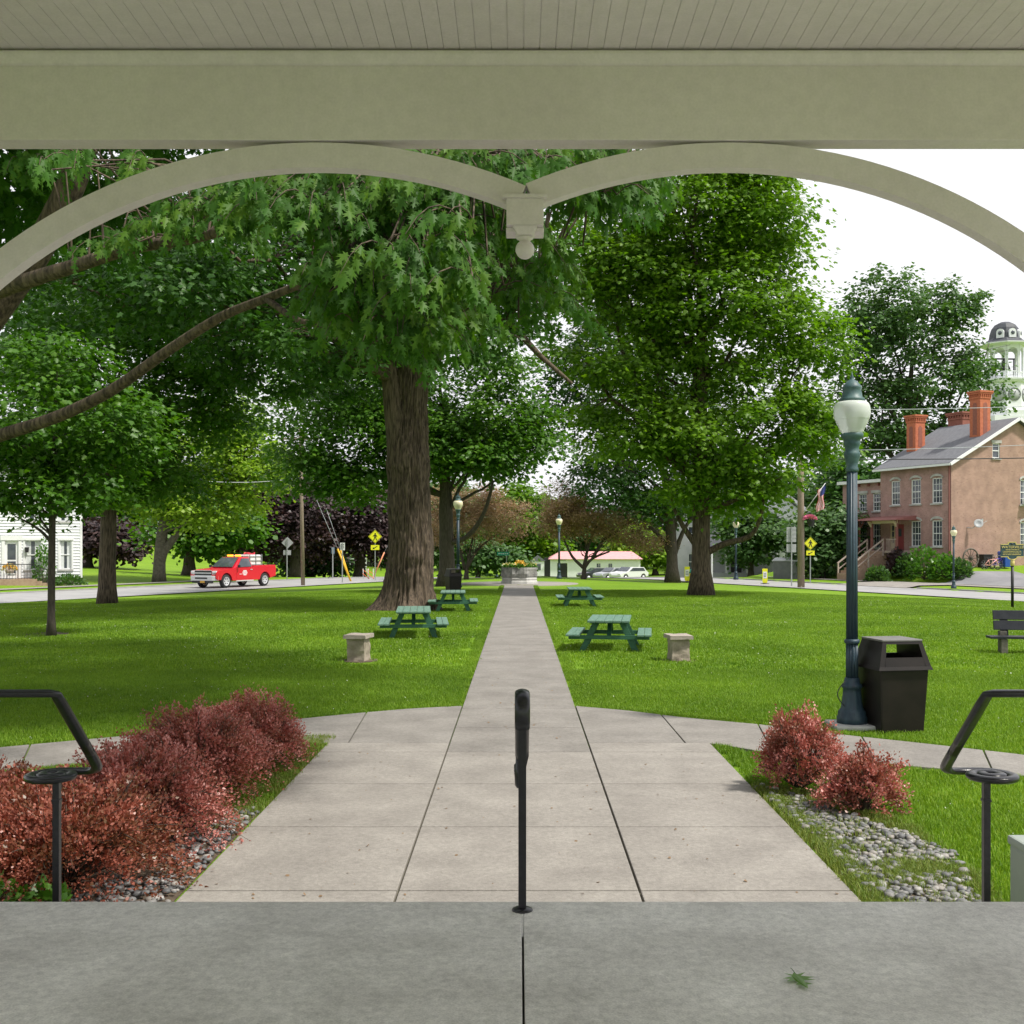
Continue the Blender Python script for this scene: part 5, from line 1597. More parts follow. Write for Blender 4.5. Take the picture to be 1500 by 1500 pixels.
# ------------------------------------------------------------------ clock tower
TD = 130.0
tc_ = P(1472, 797, TD); k_ = TD/FPX
tz0 = 0.0; Zp = lambda py: EYE+(CY-py)*k_
tw = thing('clock_tower', 'white octagonal bell tower with dark dome and clock rising behind the brick house', 'tower', (tc_.x, TD, 0), R(4))
def octo_ring(mb, prof, rot=22.5): mb.lathe([(r_*k_, z) for r_, z in prof], 8, smooth=False, rot=R(rot))
mb = MB(); mb.box((0,0,(Zp(612)-2)/2), (64*k_, 64*k_, Zp(612)+2))
mb.build('base', 'siding', tw)
mb = MB(); octo_ring(mb, [(34,Zp(612)),(34,Zp(604)),(29,Zp(602)),(28,Zp(564)),(31,Zp(562)),(33,Zp(559)),(33,Zp(557)),(1,Zp(556.5))]); mb.build('clock_stage', 'siding', tw)
for kf in (-90, -45, 0, -135, 180):
    a = R(kf); 
    mb = MB(); rr = 28.2*math.cos(R(22.5))*k_
    mb.M = Matrix.Rotation(a, 4, 'Z') @ Matrix.Translation((rr, 0, Zp(581))) @ Matrix.Rotation(R(90), 4, 'Y')
    mb.lathe([(.0001,.0),(9.5*k_,.0),(9.5*k_,.06),(.0001,.06)], 28)
    ck = mb.build('clock', 'sign_back', tw)
    mb = MB(); mb.M = Matrix.Rotation(a, 4, 'Z') @ Matrix.Translation((rr, 0, Zp(581))) @ Matrix.Rotation(R(90), 4, 'Y')
    mb.beam((.03,0,.08),(-5.0*k_,1.5*k_,.08), .09,.03); mb.beam((.03,0,.09),(-1.5*k_,-6.5*k_,.09), .07,.03)
    for h in range(12): mb.beam((7.6*k_*math.cos(h*math.pi/6),7.6*k_*math.sin(h*math.pi/6),.07),(8.9*k_*math.cos(h*math.pi/6),8.9*k_*math.sin(h*math.pi/6),.07), .07,.03)
    mb.lathe([(9.2*k_,.05),(9.5*k_,.05),(9.5*k_,.10),(9.2*k_,.10),(9.2*k_,.05)], 28, caps=False)
    mb.build('dial_marks', 'roof_slate', ck)
# belfry: eight arched openings
rb = 24*k_
for s in range(8):
    a0, a1 = R(22.5+45*s), R(67.5+45*s)
    p0 = Vector((rb*math.cos(a0), rb*math.sin(a0), 0)); p1 = Vector((rb*math.cos(a1), rb*math.sin(a1), 0)); ex = (p1-p0); L = ex.length; ex.normalize()
    mb = MB(); z0, z1 = Zp(556), Zp(508)
    mb.M = Matrix.Translation(p0) @ Matrix.Rotation(math.atan2(ex.y, ex.x), 4, 'Z')
    pw = L*.10; ar = L/2-pw
    zs = z1-ar-.35
    out = [(0, z0), (pw, z0), (pw, zs)]+[(L/2-ar*math.cos(R(t_)), zs+ar*math.sin(R(t_))) for t_ in range(15, 166, 15)]+[(L-pw, zs), (L-pw, z0), (L, z0), (L, z1), (0, z1)]
    mb.prism(out, -.10, .10, 'y')
    sd_ = mb.build('belfry_arch', 'siding', tw)
    mb = MB(); mb.M = Matrix.Translation(p0) @ Matrix.Rotation(math.atan2(ex.y, ex.x), 4, 'Z')
    mb.box((L/2, 0, z0+.75), (L-2*pw, .09, .09)); mb.box((L/2, 0, z0+.12), (L-2*pw, .09, .09))
    for q_ in range(1, 6): mb.box((pw+(L-2*pw)*q_/6, 0, z0+.44), (.07, .07, .56))
    mb.build('railing', 'siding', sd_)
mb = MB(); mb.lathe([(.62,Zp(556)+1.1),(.60,Zp(556)+1.3),(.42,Zp(556)+1.7),(.36,Zp(556)+2.2),(.2,Zp(556)+2.35)], 16); mb.beam((-1.2,0,Zp(556)+2.45),(1.2,0,Zp(556)+2.45), .16,.16)
for s in (-1.1, 1.1): mb.box((s,0,Zp(556)+1.2), (.12,.12,2.4))
mb.build('bell', 'dark', tw)
mb = MB(); octo_ring(mb, [(24,Zp(509)),(26,Zp(508)),(37,Zp(506.5)),(37,Zp(505)),(1,Zp(503))]); mb.build('eave', 'siding', tw)
mb = MB(); octo_ring(mb, [(36,Zp(505)+.02),(28,Zp(502)),(22,Zp(497)),(21,Zp(490)),(18.5,Zp(482)),(14,Zp(476)),(7,Zp(472.5)),(1,Zp(472))]); mb.build('dome', 'dome_metal', tw)
for kf in (-45, -135, 45, -90):
    mb = MB(); a = R(kf); mb.M = Matrix.Rotation(a, 4, 'Z') @ Matrix.Translation((16.5*k_, 0, 0))
    arc = [(-5.2*k_, Zp(498))]+[(-5.2*k_*math.cos(R(t_)), Zp(490)+5.2*k_*math.sin(R(t_))) for t_ in range(0, 181, 20)]+[(5.2*k_, Zp(498))]
    mb.prism(arc, 0, 6.0*k_, 'x'); dm = mb.build('dormer', 'siding', tw)
    mb = MB(); mb.M = Matrix.Rotation(a, 4, 'Z') @ Matrix.Translation((22.5*k_, 0, Zp(491))) @ Matrix.Rotation(R(90), 4, 'Y')
    mb.lathe([(.001,0),(2.8*k_,0),(2.8*k_,.04),(.001,.04)], 20); mb.build('pane', 'glass', dm)

# ------------------------------------------------------------------ white house on the left
g_ = G(111, 857)
wh = thing('white_house', 'white clapboard house with iron railed front steps at the far left', 'house', (g_.x, g_.y+1.0, g_.z), R(25))
ws_ = [(-1.30, -.62, .95, 2.75), (-3.25, -2.35, .95, 2.75), (-1.5, -.7, 3.9, 5.4), (-3.3, -2.4, 3.9, 5.4), (-6.6, -5.7, .95, 2.75)]
dw_ = (-4.35, -3.62, .42, 2.72)
W_ = 12.0
mb = MB(); wall_holes(mb, W_, 7.0-.42, [(a+W_, b+W_, c-.42, d-.42) for a, b, c, d in ws_+[dw_]], (-W_, 0, .42), (1,0,0))
mb.build('front_wall', 'siding', wh, recalc=False)
mb = MB()
def clear_spans(z):
    hs = sorted((a, b) for a, b, c, d in ws_+[dw_] if c-.12 < z < d+.15)
    x = -W_; out = []
    for a, b in hs: out.append((x, a-.1)); x = b+.1
    out.append((x, -.13)); return out
z = .55
while z < 6.9:
    for a, b in clear_spans(z):
        if b-a > .05: mb.hexa([(a,-.045,z-.09),(b,-.045,z-.09),(b,-.003,z-.09),(a,-.003,z-.09),(a,-.008,z+.085),(b,-.008,z+.085),(b,-.003,z+.085),(a,-.003,z+.085)])
    z += .185
mb.build('clapboards', 'siding', wh)
mb = MB(); mb.box((-.065,-.02,3.7), (.13,.05,6.56)); mb.build('corner_board', 'white_paint', wh)
mb = MB(); mb.box((.003,3.5,3.7), (.006,7.0,6.56)); mb.build('side_wall', 'siding', wh)
mb = MB(); mb.box((-W_/2,3.5,.18), (W_-.04,6.9,.47)); mb.build('foundation', 'foundation', wh)
mb = MB(); mb.prism([(-W_-.4,6.95),(.45,6.95),(.45,7.15),(-W_/2,10.6),(-W_-.4,7.15)], -.35, 7.4, 'y'); mb.build('roof', 'roof_slate', wh)
for i, (a, b, c, d) in enumerate(ws_):
    window(wh, (a,0,c), (1,0,0), b-a, d-c, bars=(1,2), lintel=None, curtain=True)
    mb = MB(); mb.box(((a+b)/2,-.045,d+.07), (b-a+.24,.09,.14)); mb.box((a-.05,-.02,(c+d)/2), (.1,.06,d-c)); mb.box((b+.05,-.02,(c+d)/2), (.1,.06,d-c)); mb.build('trim', 'white_paint', kids(wh)[-1])
a, b, c, d = dw_
mb = MB(); mb.box(((a+b)/2,.06,(c+d)/2), (b-a,.05,d-c)); dr = mb.build('door', 'white_paint', wh)
mb = MB(); mb.box(((a+b)/2,.03,c+1.62), (.46,.012,.95)); mb.box(((a+b)/2,.03,c+.62), (.46,.012,.85)); mb.build('pane', 'glass', dr)
mb = MB(); mb.box((a-.1,-.03,(c+d)/2), (.17,.08,d-c)); mb.box((b+.1,-.03,(c+d)/2), (.17,.08,d-c)); mb.box(((a+b)/2,-.04,d+.16), (b-a+.5,.12,.28)); mb.build('door_surround', 'white_paint', wh)
for x_ in (a-.55, b+.48):
    mb = MB(); mb.hexa([(x_-.09,-.2,2.0),(x_+.09,-.2,2.0),(x_+.09,-.03,2.0),(x_-.09,-.03,2.0),(x_-.12,-.24,2.32),(x_+.12,-.24,2.32),(x_+.12,-.02,2.32),(x_-.12,-.02,2.32)]); mb.build('wall_lantern', 'dark', wh)
mb = MB()
mb.box((-3.85,-.8,.19), (1.9,1.56,.46))
for k in range(4): mb.box((-2.75+.28*k,-.8,.40-.11*k-.3), (.3,1.5,.6-.02*k))
mb.build('steps', 'step_brick', wh)
mb = MB()
for x_ in np.arange(-4.75,-2.85,.16): mb.box((x_,-1.52,.85), (.022,.022,.88))
mb.box((-3.82,-1.52,1.30), (1.95,.05,.05)); mb.box((-3.82,-1.52,.47), (1.95,.03,.03))
mb.beam((-2.87,-1.52,1.30),(-1.75,-1.52,.82), .05,.05); mb.box((-1.78,-1.52,.40), (.035,.035,.85))
for x_ in np.arange(-2.7,-1.85,.2): mb.box((x_,-1.52,.72-.43*(x_+2.75)), (.02,.02,.85))
mb.build('stair_railing', 'dark', wh)
bpy.context.view_layer.update()
q = P(62, 855, g_.y-.6)
leafy('garden_shrub', 'leafy climbing shrub by the steps of the white house', (q.x, g_.y-.4, tz(q.x, g_.y-.4)), .65, 2.6, 700, .13, 'leaf_plant', 81, 'shrub')
q = P(98, 858, g_.y-.5)
leafy('garden_shrub', 'low leafy shrub under the right corner of the white house', (q.x, g_.y-.2, tz(q.x, g_.y-.2)), 1.0, .6, 600, .13, 'leaf_far', 82, 'shrub')
q = P(14, 860, g_.y-1.5)
t = thing('flower_stand', 'white metal stand of orange flowers before the white house', 'flower stand', (q.x, q.y, tz(q.x, q.y)))
mb = MB()
for sx_ in (-1, 1):
    for sy_ in (-1, 1): mb.tube([(sx_*.25,sy_*.2,0),(sx_*.22,sy_*.17,.62)], .025, 6)
mb.box((0,0,.63), (.56,.46,.05)); mb.build('stand', 'white_paint', t)
mb = MB(); mb.lathe([(.2,.66),(.28,.88),(.26,.88),(.1,.86)], 14); mb.build('pot', 'weathered_wood', t)
n = 160; r = np.random.default_rng(5); u = unit(n, r); u[:, 2] = abs(u[:, 2])
leaves('flowers', u*np.array([.36,.36,.3])+np.array([0,0,.86]), u, unit(n, r), .12*np.ones(n), LEAF_HEX, 'flower_mix', np.where(r.random(n) < .5, 1, .4), t)
# ------------------------------------------------------------------ red pickup
g_ = P(343, 861, 67.0)
gx, gy = g_.x, g_.y
t = thing('pickup_truck', 'red single cab pickup with amber roof lights and white tank driving along the road', 'pickup truck', (gx, gy, tz(gx, gy)+.03), math.atan2(-.903, -.429))
L2, HWd = 2.85, .98
def arc(cx, r_, a0, a1, n=9, z=.40): return [(cx+r_*math.cos(R(a0+(a1-a0)*i/n)), z+r_*math.sin(R(a0+(a1-a0)*i/n))) for i in range(n+1)]
FWX, RWX = 1.82, -1.75
side = [(-2.80,.62),(-2.80,1.18),(-2.75,1.24),(-.62,1.22),(-.60,1.20),(1.02,1.17),(2.1,1.11),(2.66,1.02),(2.74,.92),(2.74,.60),(2.62,.48)]
side += arc(FWX,.50,10,170)+[(1.25,.42),(-1.2,.42)]+arc(RWX,.50,10,170)+[(-2.45,.55)]
mb = MB(); mb.prism(side, -HWd, HWd, 'y')
body = mb.build('body', 'truck_red', t, bevel=.03)
# bed opening shown as a flat dark plate, its shade put into the colour
mb = MB(); mb.box((-1.72,0,1.235), (2.0,1.66,.02)); mb.build('bed_shade_plate', 'dark', t)
mb = MB()
for s in (-1,1): mb.box((-1.70,s*.92,1.26), (2.12,.10,.09))
mb.box((-2.74,0,1.25), (.10,1.9,.10)); mb.build('bed_rail', 'truck_red', t, bevel=.015)
# cab greenhouse
mb = MB(); a, b = .86, .70
mb.hexa([(-.62,-HWd+.04,1.19),(1.10,-HWd+.04,1.16),(1.10,HWd-.04,1.16),(-.62,HWd-.04,1.19),(-.50,-b,1.80),(.28,-b,1.82),(.28,b,1.82),(-.50,b,1.80)])
mb.build('cab', 'truck_red', t, bevel=.05)
mb = MB()
mb.add([(1.075,-.80,1.21),(1.075,.80,1.21),(.34,.64,1.775),(.34,-.64,1.775)], [(0,1,2,3)]); ws = mb.build('windscreen', 'glass', t, recalc=False)
ws.location = (.035, 0, .03)
for s in (-1, 1):
    mb = MB(); y0, y1 = s*(HWd-.028), s*(b+.045)
    q = [(-.48,1.24,0),(.82,1.22,0),(.26,1.74,1),(-.42,1.74,1)]
    mb.add([(x,(y0 if f == 0 else y1)+s*.012-(s*.03*0),z) for x,z,f in q], [(0,1,2,3)] if s < 0 else [(3,2,1,0)])
    mb.build('side_window', 'glass', t, recalc=False)
    mb = MB(); mb.box((.86,s*1.10,1.27), (.10,.18,.17)); mb.build('mirror', 'black_trim', t, bevel=.03)
    mb = MB(); mb.prism([(-.55,.50),(.95,.50),(.98,1.15),(-.55,1.19)], s*(HWd+.001), s*(HWd+.014), 'y'); dr = mb.build('door', 'truck_red', t, bevel=.006)
    mb = MB(); mb.box((-.40,s*(HWd+.025),1.06), (.18,.03,.045)); mb.build('handle', 'chrome', dr)
    mb = MB()
    for k, (wd, z) in enumerate(((.30,1.00),(.40,.94),(.46,.87),(.40,.80),(.26,.74))): mb.box((.20,s*(HWd+.016),z), (wd,.004,.042))
    mb.box((.58,s*(HWd+.016),.80), (.22,.004,.03)); mb.build('door_emblem', 'sign_white', dr)
    mb = MB(); mb.box((.2,s*.99,.40), (1.6,.06,.07)); mb.build('step_bar', 'chrome', t)
    mb = MB(); mb.box((2.62,s*.80,.90), (.24,.34,.26)); mb.build('headlight', 'lens', t, bevel=.04)
    mb = MB(); mb.box((-2.80,s*.88,1.0), (.05,.16,.34)); mb.build('tail_light', 'orange', t)
mb = MB(); mb.box((2.755,0,.90), (.05,1.24,.30)); gr = mb.build('grille', 'black_trim', t)
mb = MB(); mb.box((2.79,0,.90), (.03,1.26,.06)); mb.box((2.78,0,1.055), (.04,1.30,.03)); mb.box((2.78,0,.745), (.04,1.30,.03)); mb.build('grille_bar', 'chrome', gr)
mb = MB(); mb.hexa([(2.55,-.99,.45),(2.92,-.80,.45),(2.92,.80,.45),(2.55,.99,.45),(2.55,-.99,.74),(2.94,-.80,.74),(2.94,.80,.74),(2.55,.99,.74)]); mb.build('bumper', 'chrome', t, bevel=.03)
mb = MB(); mb.box((2.935,0,.60), (.03,.9,.09)); mb.box((2.80,0,.38), (.12,1.5,.14)); mb.build('air_dam', 'black_trim', t)
mb = MB(); mb.box((2.875,.05,.40), (.02,.34,.15)); mb.build('number_plate', 'plate_amber', t)
for x in (FWX, RWX):
    for s in (-1, 1):
        T = Matrix.Translation((x, s*.84, .40)) @ Matrix.Rotation(R(90), 4, 'X')
        mb = MB(); mb.M = T; mb.lathe([(.26,-.12),(.37,-.125),(.40,-.09),(.40,.09),(.37,.125),(.26,.12)], 28, caps=False); wl = mb.build('wheel', 'tyre', t)
        mb = MB(); mb.M = T; mb.lathe([(.02,-.08),(.25,-.115),(.265,-.13),(.265,.13),(.25,.115),(.02,.08)], 24); mb.build('rim', 'chrome', wl)
        mb = MB(); mb.M = T
        for k in range(6):
            for e in (-1, 1): mb.box((.16*math.cos(k*math.pi/3),.16*math.sin(k*math.pi/3),e*.105), (.06,.06,.02))
        mb.build('rim_hole_shade', 'dark', wl)  # solid dark blocks; shade inside the wheel holes is put into colour
mb = MB()
for s in (-1, 1): mb.box((0.0,s*.30,1.90), (.20,.34,.11))
lb = mb.build('roof_light', 'amber_lamp', t, bevel=.03)
mb = MB(); mb.box((0,0,1.835), (.24,1.16,.03)); mb.build('roof_light_bar', 'black_trim', t)
mb = MB(); mb.box((-1.25,0,1.60), (1.1,1.25,.70)); mb.build('tank', 'tank_white', t, bevel=.08)
mb = MB()
for x in (-.68,-1.25,-1.82):
    for s in (-1, 1): mb.box((x,s*.66,1.60), (.04,.04,.74))
for z in (1.35,1.60,1.86):
    for s in (-1, 1): mb.box((-1.25,s*.665,z), (1.18,.03,.03))
    for x in (-.66,-1.84): mb.box((x,0,z), (.03,1.3,.03))
mb.build('tank_cage', 'steel_post', t)
mb = MB(); mb.tube([(-1.3+.35*math.cos(a),.1+.3*math.sin(a),2.02+.05*math.sin(3*a)) for a in np.linspace(0,12,50)], .035, 6); mb.build('hose', 'flag_red', t)

# ------------------------------------------------------------------ signs, poles
def post_to(t, base, z0, z1, material='steel_post', w_=.06):
    mb = MB(); mb.box((0, 0, (z0+z1)/2), (w_, w_*.8, z1-z0)); return mb.build('post', material, t)
def walker(mb, s, y):
    """walking figure in the x,z plane, about 1 tall"""
    pr = lambda pts: mb.prism([(x*s, z*s) for x, z in pts], y-.003, y+.003, 'y')
    pr([(.09*math.cos(a)+.02, .40+.09*math.sin(a)) for a in np.linspace(0, 6.28, 13)[:-1]])
    pr([(-.12,.28),(.12,.28),(.10,-.05),(-.10,-.05)])
    pr([(-.10,-.051),(.02,-.051),(-.12,-.50),(-.24,-.50)]); pr([(.0,-.052),(.10,-.052),(.26,-.48),(.14,-.50)])
    pr([(.12,.27),(.17,.22),(.30,-.02),(.24,-.06),(.115,.12)]); pr([(-.12,.27),(-.17,.22),(-.32,.02),(-.27,-.03),(-.115,.12)])
def ped_sign(px, base_py, sy, plaque_y, half, label, rz, arrow=1):
    g_ = G(px, base_py); k = g_.y/FPX; zs = lambda py: EYE+(CY-py)*k-g_.z
    t = thing('crossing_sign', label, 'road sign', g_, R(rz), group='yellow pedestrian crossing signs')
    post_to(t, g_, -.1, zs(sy)+half*k*.7)
    h = half*k; z = zs(sy)
    mb = MB(); mb.prism([(-h,z),(0,z-h),(h,z),(0,z+h)], -.052, -.040, 'y'); b_ = mb.build('diamond', 'sign_yellow', t)
    mb = MB(); mb.M = Matrix.Translation((0,0,z-.0*h)); walker(mb, h*1.12, -.057); mb.build('figure', 'sign_black', b_)
    mb = MB()
    for a in range(4):
        p = [(-h*.9,z),(0,z-h*.9),(h*.9,z),(0,z+h*.9)]; q0, q1 = p[a], p[(a+1) % 4]; mb.beam((q0[0],-.054,q0[1]),(q1[0],-.054,q1[1]), .004,.018)
    mb.build('border', 'sign_black', b_)
    zp = zs(plaque_y); w_, hh = h*.62, h*.36
    mb = MB(); mb.box((0,-.046,zp), (2*w_,.012,2*hh)); b2 = mb.build('plaque', 'sign_yellow', t)
    mb = MB(); mb.beam((w_*.5*arrow,-.055,zp+hh*.5),(-w_*.35*arrow,-.055,zp-hh*.35), .005, .05)
    mb.prism([(-w_*.60*arrow, zp-hh*.62),(-w_*.05*arrow, zp-hh*.55),(-w_*.48*arrow, zp+hh*.15)], -.0575, -.0525, 'y'); mb.build('arrow', 'sign_black', b2)
ped_sign(549.5, 851, 786, 802, 9.9, 'yellow diamond walking figure sign left of the thick trunk', 6)
ped_sign(1187, 855, 796, 810, 9.6, 'yellow diamond walking figure sign right of the utility pole', -4)
def back_sign(px, base_py, panels, label, rz, material='sign_back', diamond=None, post_mat='steel_post'):
    g_ = G(px, base_py); k = g_.y/FPX; zs = lambda py: EYE+(CY-py)*k-g_.z
    t = thing('road_sign', label, 'road sign', g_, R(rz), group='other road signs')
    top = min([p[2] for p in panels]+([diamond[1]-diamond[2]*.6] if diamond else []))
    post_to(t, g_, -.1, zs(top)+.02, post_mat, .07)
    if diamond:
        h = diamond[2]*k; z = zs(diamond[1]); x = (diamond[0]-px)*k
        mb = MB(); mb.prism([(x-h,z),(x,z-h),(x+h,z),(x,z+h)], .05, .062, 'y'); mb.build('diamond', material, t)
        mb = MB(); mb.box((x,.028,z), (.05,.03,h*1.2)); mb.build('bracket', 'dark', t)
    for (x0, x1, y0, y1) in panels:
        mb = MB(); mb.box((((x0+x1)/2-px)*k, .05, zs((y0+y1)/2)), ((x1-x0)*k, .012, (y1-y0)*k)); mb.build('panel', material, t)
    return t, k, zs
back_sign(420.5, 850, [(415,426,806,813)], 'grey back of a diamond road sign with small plaque, right of the red pickup', 5, diamond=(421,795,8.5))
back_sign(487.5, 848, [(485,490,802,811)], 'narrow blue grey sign on a pale post between the poles', 0, 'blue_post', post_mat='sign_back')
t, k, zs = back_sign(501.5, 854, [(498,505,795,806)], 'small white rectangular sign right of the wooden utility pole', 0, 'sign_white')
mb = MB()
for i, yy in enumerate((797.5, 800, 802.5)): mb.box((0,.040,zs(yy)), (4.4*k,.004,1.0*k))
mb.build('lettering', 'sign_black', t)
t, k, zs = back_sign(1159.5, 859, [(1152.5,1166.5,772,794),(1152.5,1166.5,797,809)], 'pair of grey sign backs on one post, left of the street side utility pole', 0)
mb = MB()
for yy in (776, 782, 788): mb.box((0,.040,zs(yy)), (14*k,.01,1.0*k))
mb.build('rails', 'steel_post', t)
t, k, zs = back_sign(912, 842, [(909,915,818,830),(910,914,812,816)], 'white route marker shield on a post near the parked cars', 0, 'sign_white')
# street name sign on its post
g_ = G(742, 846); k = g_.y/FPX; zs = lambda py: EYE+(CY-py)*k-g_.z
t = thing('street_name_sign', 'green street name sign above the planter, left of centre', 'street sign', g_)
post_to(t, g_, -.1, zs(806))
mb = MB(); mb.box(((737-742)*k,-.04,zs(811)), (18*k,.02,5.2*k)); b_ = mb.build('panel', 'sign_green', t)
mb = MB()
for i, wd in enumerate((2.2,1.6,1.8,1.4,2.0)): mb.box(((731+3*i-742)*k,-.052,zs(811)), (wd*k*.8,.004,1.5*k))
mb.build('lettering', 'sign_white', b_)
# utility poles with wires
def upole(px, base_py, w_px, lean, label, h=10.5):
    g_ = G(px, base_py); k = g_.y/FPX
    t = thing('utility_pole', label, 'utility pole', g_, group='wooden utility poles')
    mb = MB(); mb.tube([(0,0,-.2),(lean*.5,0,h*.5),(lean,0,h)], [w_px*k/2*1.08, w_px*k/2*.95, w_px*k/2*.8], 12); mb.build('shaft', 'pole_wood', t)
    mb = MB(); mb.box((lean,-.12,h-.7), (2.4,.1,.12)); cr_ = mb.build('crossarm', 'pole_wood', t)
    mb = MB()
    for x_ in (-1.05,-.5,.5,1.05): mb.lathe([(.05,h-.64),(.07,h-.56),(.04,h-.48)], 8, (lean+x_,-.12,0))
    mb.build('insulator', 'sign_back', cr_)
    return t, g_, h
pL, gL, hL = upole(444, 858, 5.6, -.18, 'brown wooden utility pole on the left road edge', 10)
pR, gR, hR = upole(1173.5, 861, 10, -.05, 'weathered grey utility pole behind the right lawn, next to the yellow sign', 11)
def wire(a, b, sag, label, material='wire', rad=.012):
    a, b = Vector(a), Vector(b); mb = MB(); pts = []
    for i in range(13):
        f = i/12; p = a.lerp(b, f); p.z -= sag*4*f*(1-f); pts.append(p)
    mb.tube(pts, rad, 5); o = mb.build('power_line', material); tag(o, label, 'cable', 'overhead cables')
wire(P(1173,600,62), P(1660,588,60), .15, 'pale overhead cable highest before the brick house roof', 'pale_wire', .018)
wire(P(1173,660,62), P(1660,643,60), .15, 'pale overhead cable crossing the slate roof', 'pale_wire', .016)
wire(P(1173,672,62), P(1660,667,60), .10, 'thick dark overhead cable crossing below the slate roof', 'wire', .030)
wire(P(1200,547,95), P(1480,505,95), .3, 'thin cable passing high before the tall tree behind the house', 'wire', .02)
wire(P(1200,552,95), P(1480,512,95), .4, 'second thin cable just below the high one at the tall tree', 'wire', .02)
wire(P(440,700,68), P(180,686,60), .5, 'pale cable running left from the left utility pole', 'pale_wire', .018)
wire(P(440,695,68), P(640,760,85), .4, 'pale cable running right from the left utility pole', 'pale_wire', .016)
# guy wires with plastic guards
def guy(px0, py0, px1, py1, base_py, top_px, top_py, label, material, rad):
    g_ = G(px1, base_py); D = g_.y
    a = Vector(g_); b = P(px0, py0, D)
    t = thing('guy_wire', label, 'guy wire', (0,0,0), group='guy wires with guards')
    mb = MB(); mb.tube([a+Vector((0,0,-.1)), b], rad, 8); mb.build('guard', material, t)
    mb = MB(); mb.tube([b, P(top_px, top_py, D)], .012, 5); mb.build('wire', 'pale_wire', t)
guy(494.5, 804, 515, 852, 852, 464, 733, 'thick yellow guy guard leaning right beside the white sign', 'guy_yellow', .065)
guy(499, 806, 514, 850, 851, 478, 745, 'second yellow guy guard just behind the thick one', 'guy_yellow', .055)
guy(563, 809, 545.5, 845, 847, 586, 762, 'pale orange guy guard leaning toward the thick trunk', 'guy_orange', .05)
guy(936, 808, 941, 838, 842, 930, 778, 'far yellow guy guard near the parked cars', 'guy_yellow', .07)
# orange road posts
for px, lab in ((536, 'orange striped barricade panel leaning by the far roadside'), (543, 'smaller orange barricade panel beside the striped one')):
    q = P(px, 845, 82); t = thing('barricade', lab, 'barricade', (q.x, q.y, tz(q.x, q.y)), R(15))
    mb = MB(); mb.beam((-.25,0,.45),(.25,0,.05), .04,.16,(0,1,0)); mb.beam((-.25,.1,.75),(.2,.1,.4), .04,.14,(0,1,0)); mb.build('board', 'orange', t)
    mb = MB()
    for s in (-.2,.2): mb.box((s,.05,.4), (.05,.05,.8))
    mb.build('stand', 'sign_white', t)
# delineators, hydrant
def delin(px, py0, py1, label):
    g_ = G(px, py1); k = g_.y/FPX; h = (py1-py0)*k
    t = thing('crosswalk_marker', label, 'road marker', g_, R(-5), group='yellow crosswalk markers')
    mb = MB(); w_ = 3.7*k; mb.prism([(-w_,.18*h),(-w_*.5,.03),(w_*.5,.03),(w_,.18*h),(w_,h),(-w_,h)], -.03, .03, 'y'); b_ = mb.build('panel', 'sign_yellow', t)
    mb = MB(); mb.box((0,-.034,h*.60), (w_*1.5,.006,h*.42)); mb.build('plate', 'sign_white', b_)
    mb = MB()
    for i in range(3): mb.box((0,-.039,h*(.50+.09*i)), (w_*.95,.004,h*.035))
    mb.build('lettering', 'sign_black', b_)
    mb = MB(); mb.lathe([(.32,0),(.30,.05),(.10,.09),(.08,.10)], 12); mb.build('foot', 'dark', t)
delin(1120.5, 833, 856, 'yellow crosswalk marker standing clear on the right street')
delin(1006.5, 830, 853, 'yellow crosswalk marker left of the right maple trunk, beside a hydrant')
g_ = G(1012, 853)
t = thing('fire_hydrant', 'yellow and teal fire hydrant partly behind the right maple trunk', 'hydrant', g_)
mb = MB(); mb.lathe([(.20,0),(.20,.06),(.14,.08),(.13,.55),(.17,.57),(.17,.62)], 16); mb.M = Matrix.Translation((0,-.1,.42)) @ Matrix.Rotation(R(90),4,'X'); mb.lathe([(.09,0),(.09,.12)], 10); mb.M = Matrix.Translation((.1,0,.42)) @ Matrix.Rotation(R(90),4,'Y'); mb.lathe([(.07,0),(.07,.14)], 10); mb.build('barrel', 'hydrant_yellow', t)
mb = MB(); mb.lathe([(.17,.62),(.16,.72),(.10,.82),(.04,.85),(.04,.92)], 16); mb.build('bonnet', 'hydrant_teal', t)
g_ = G(1043, 846)
t = thing('bollard', 'slim white post right of the right maple trunk', 'post', g_)
k = g_.y/FPX
mb = MB(); mb.box((0,0,17*k), (2.0*k,2.0*k,36*k)); mb.build('shaft', 'white_paint', t); mb = MB(); mb.lathe([(1.2*k,35*k),(1.3*k,36*k),(.2*k,37.5*k)], 8); mb.build('cap', 'white_paint', t)
# hanging basket and flag on the right pole
D = gR.y-.25
t = thing('hanging_basket', 'black hanging basket of pink flowers on the right utility pole', 'basket', P(1188,771,D))
k = D/FPX
mb = MB(); mb.lathe([(2.5*k,0),(5*k,3*k),(6*k,8*k),(6.4*k,11*k)], 16); mb.build('bowl', 'dark', t)
mb = MB(); mb.tube([(0,0,11*k),(0,0,20*k),(-9*k,.1,21*k),(-14*k,.1,21*k)], .012, 5); mb.build('hanger', 'wire', t)
n = 260; r = np.random.default_rng(9); u = unit(n, r); u[:, 2] = abs(u[:, 2])*1
leaves('flowers', u*np.array([8.5*k,7*k,5.5*k])+np.array([-1.5*k,0,10*k]), u, unit(n, r), .11*np.ones(n), LEAF_HEX, 'pink_flower', r.random(n), t)
leaves('leaves', unit(120, r)*np.array([7*k,6*k,4*k])+np.array([0,0,11*k]), unit(120, r), unit(120, r), .11*np.ones(120), LEAF_HEX, 'leaf_plant', r.random(120), t)
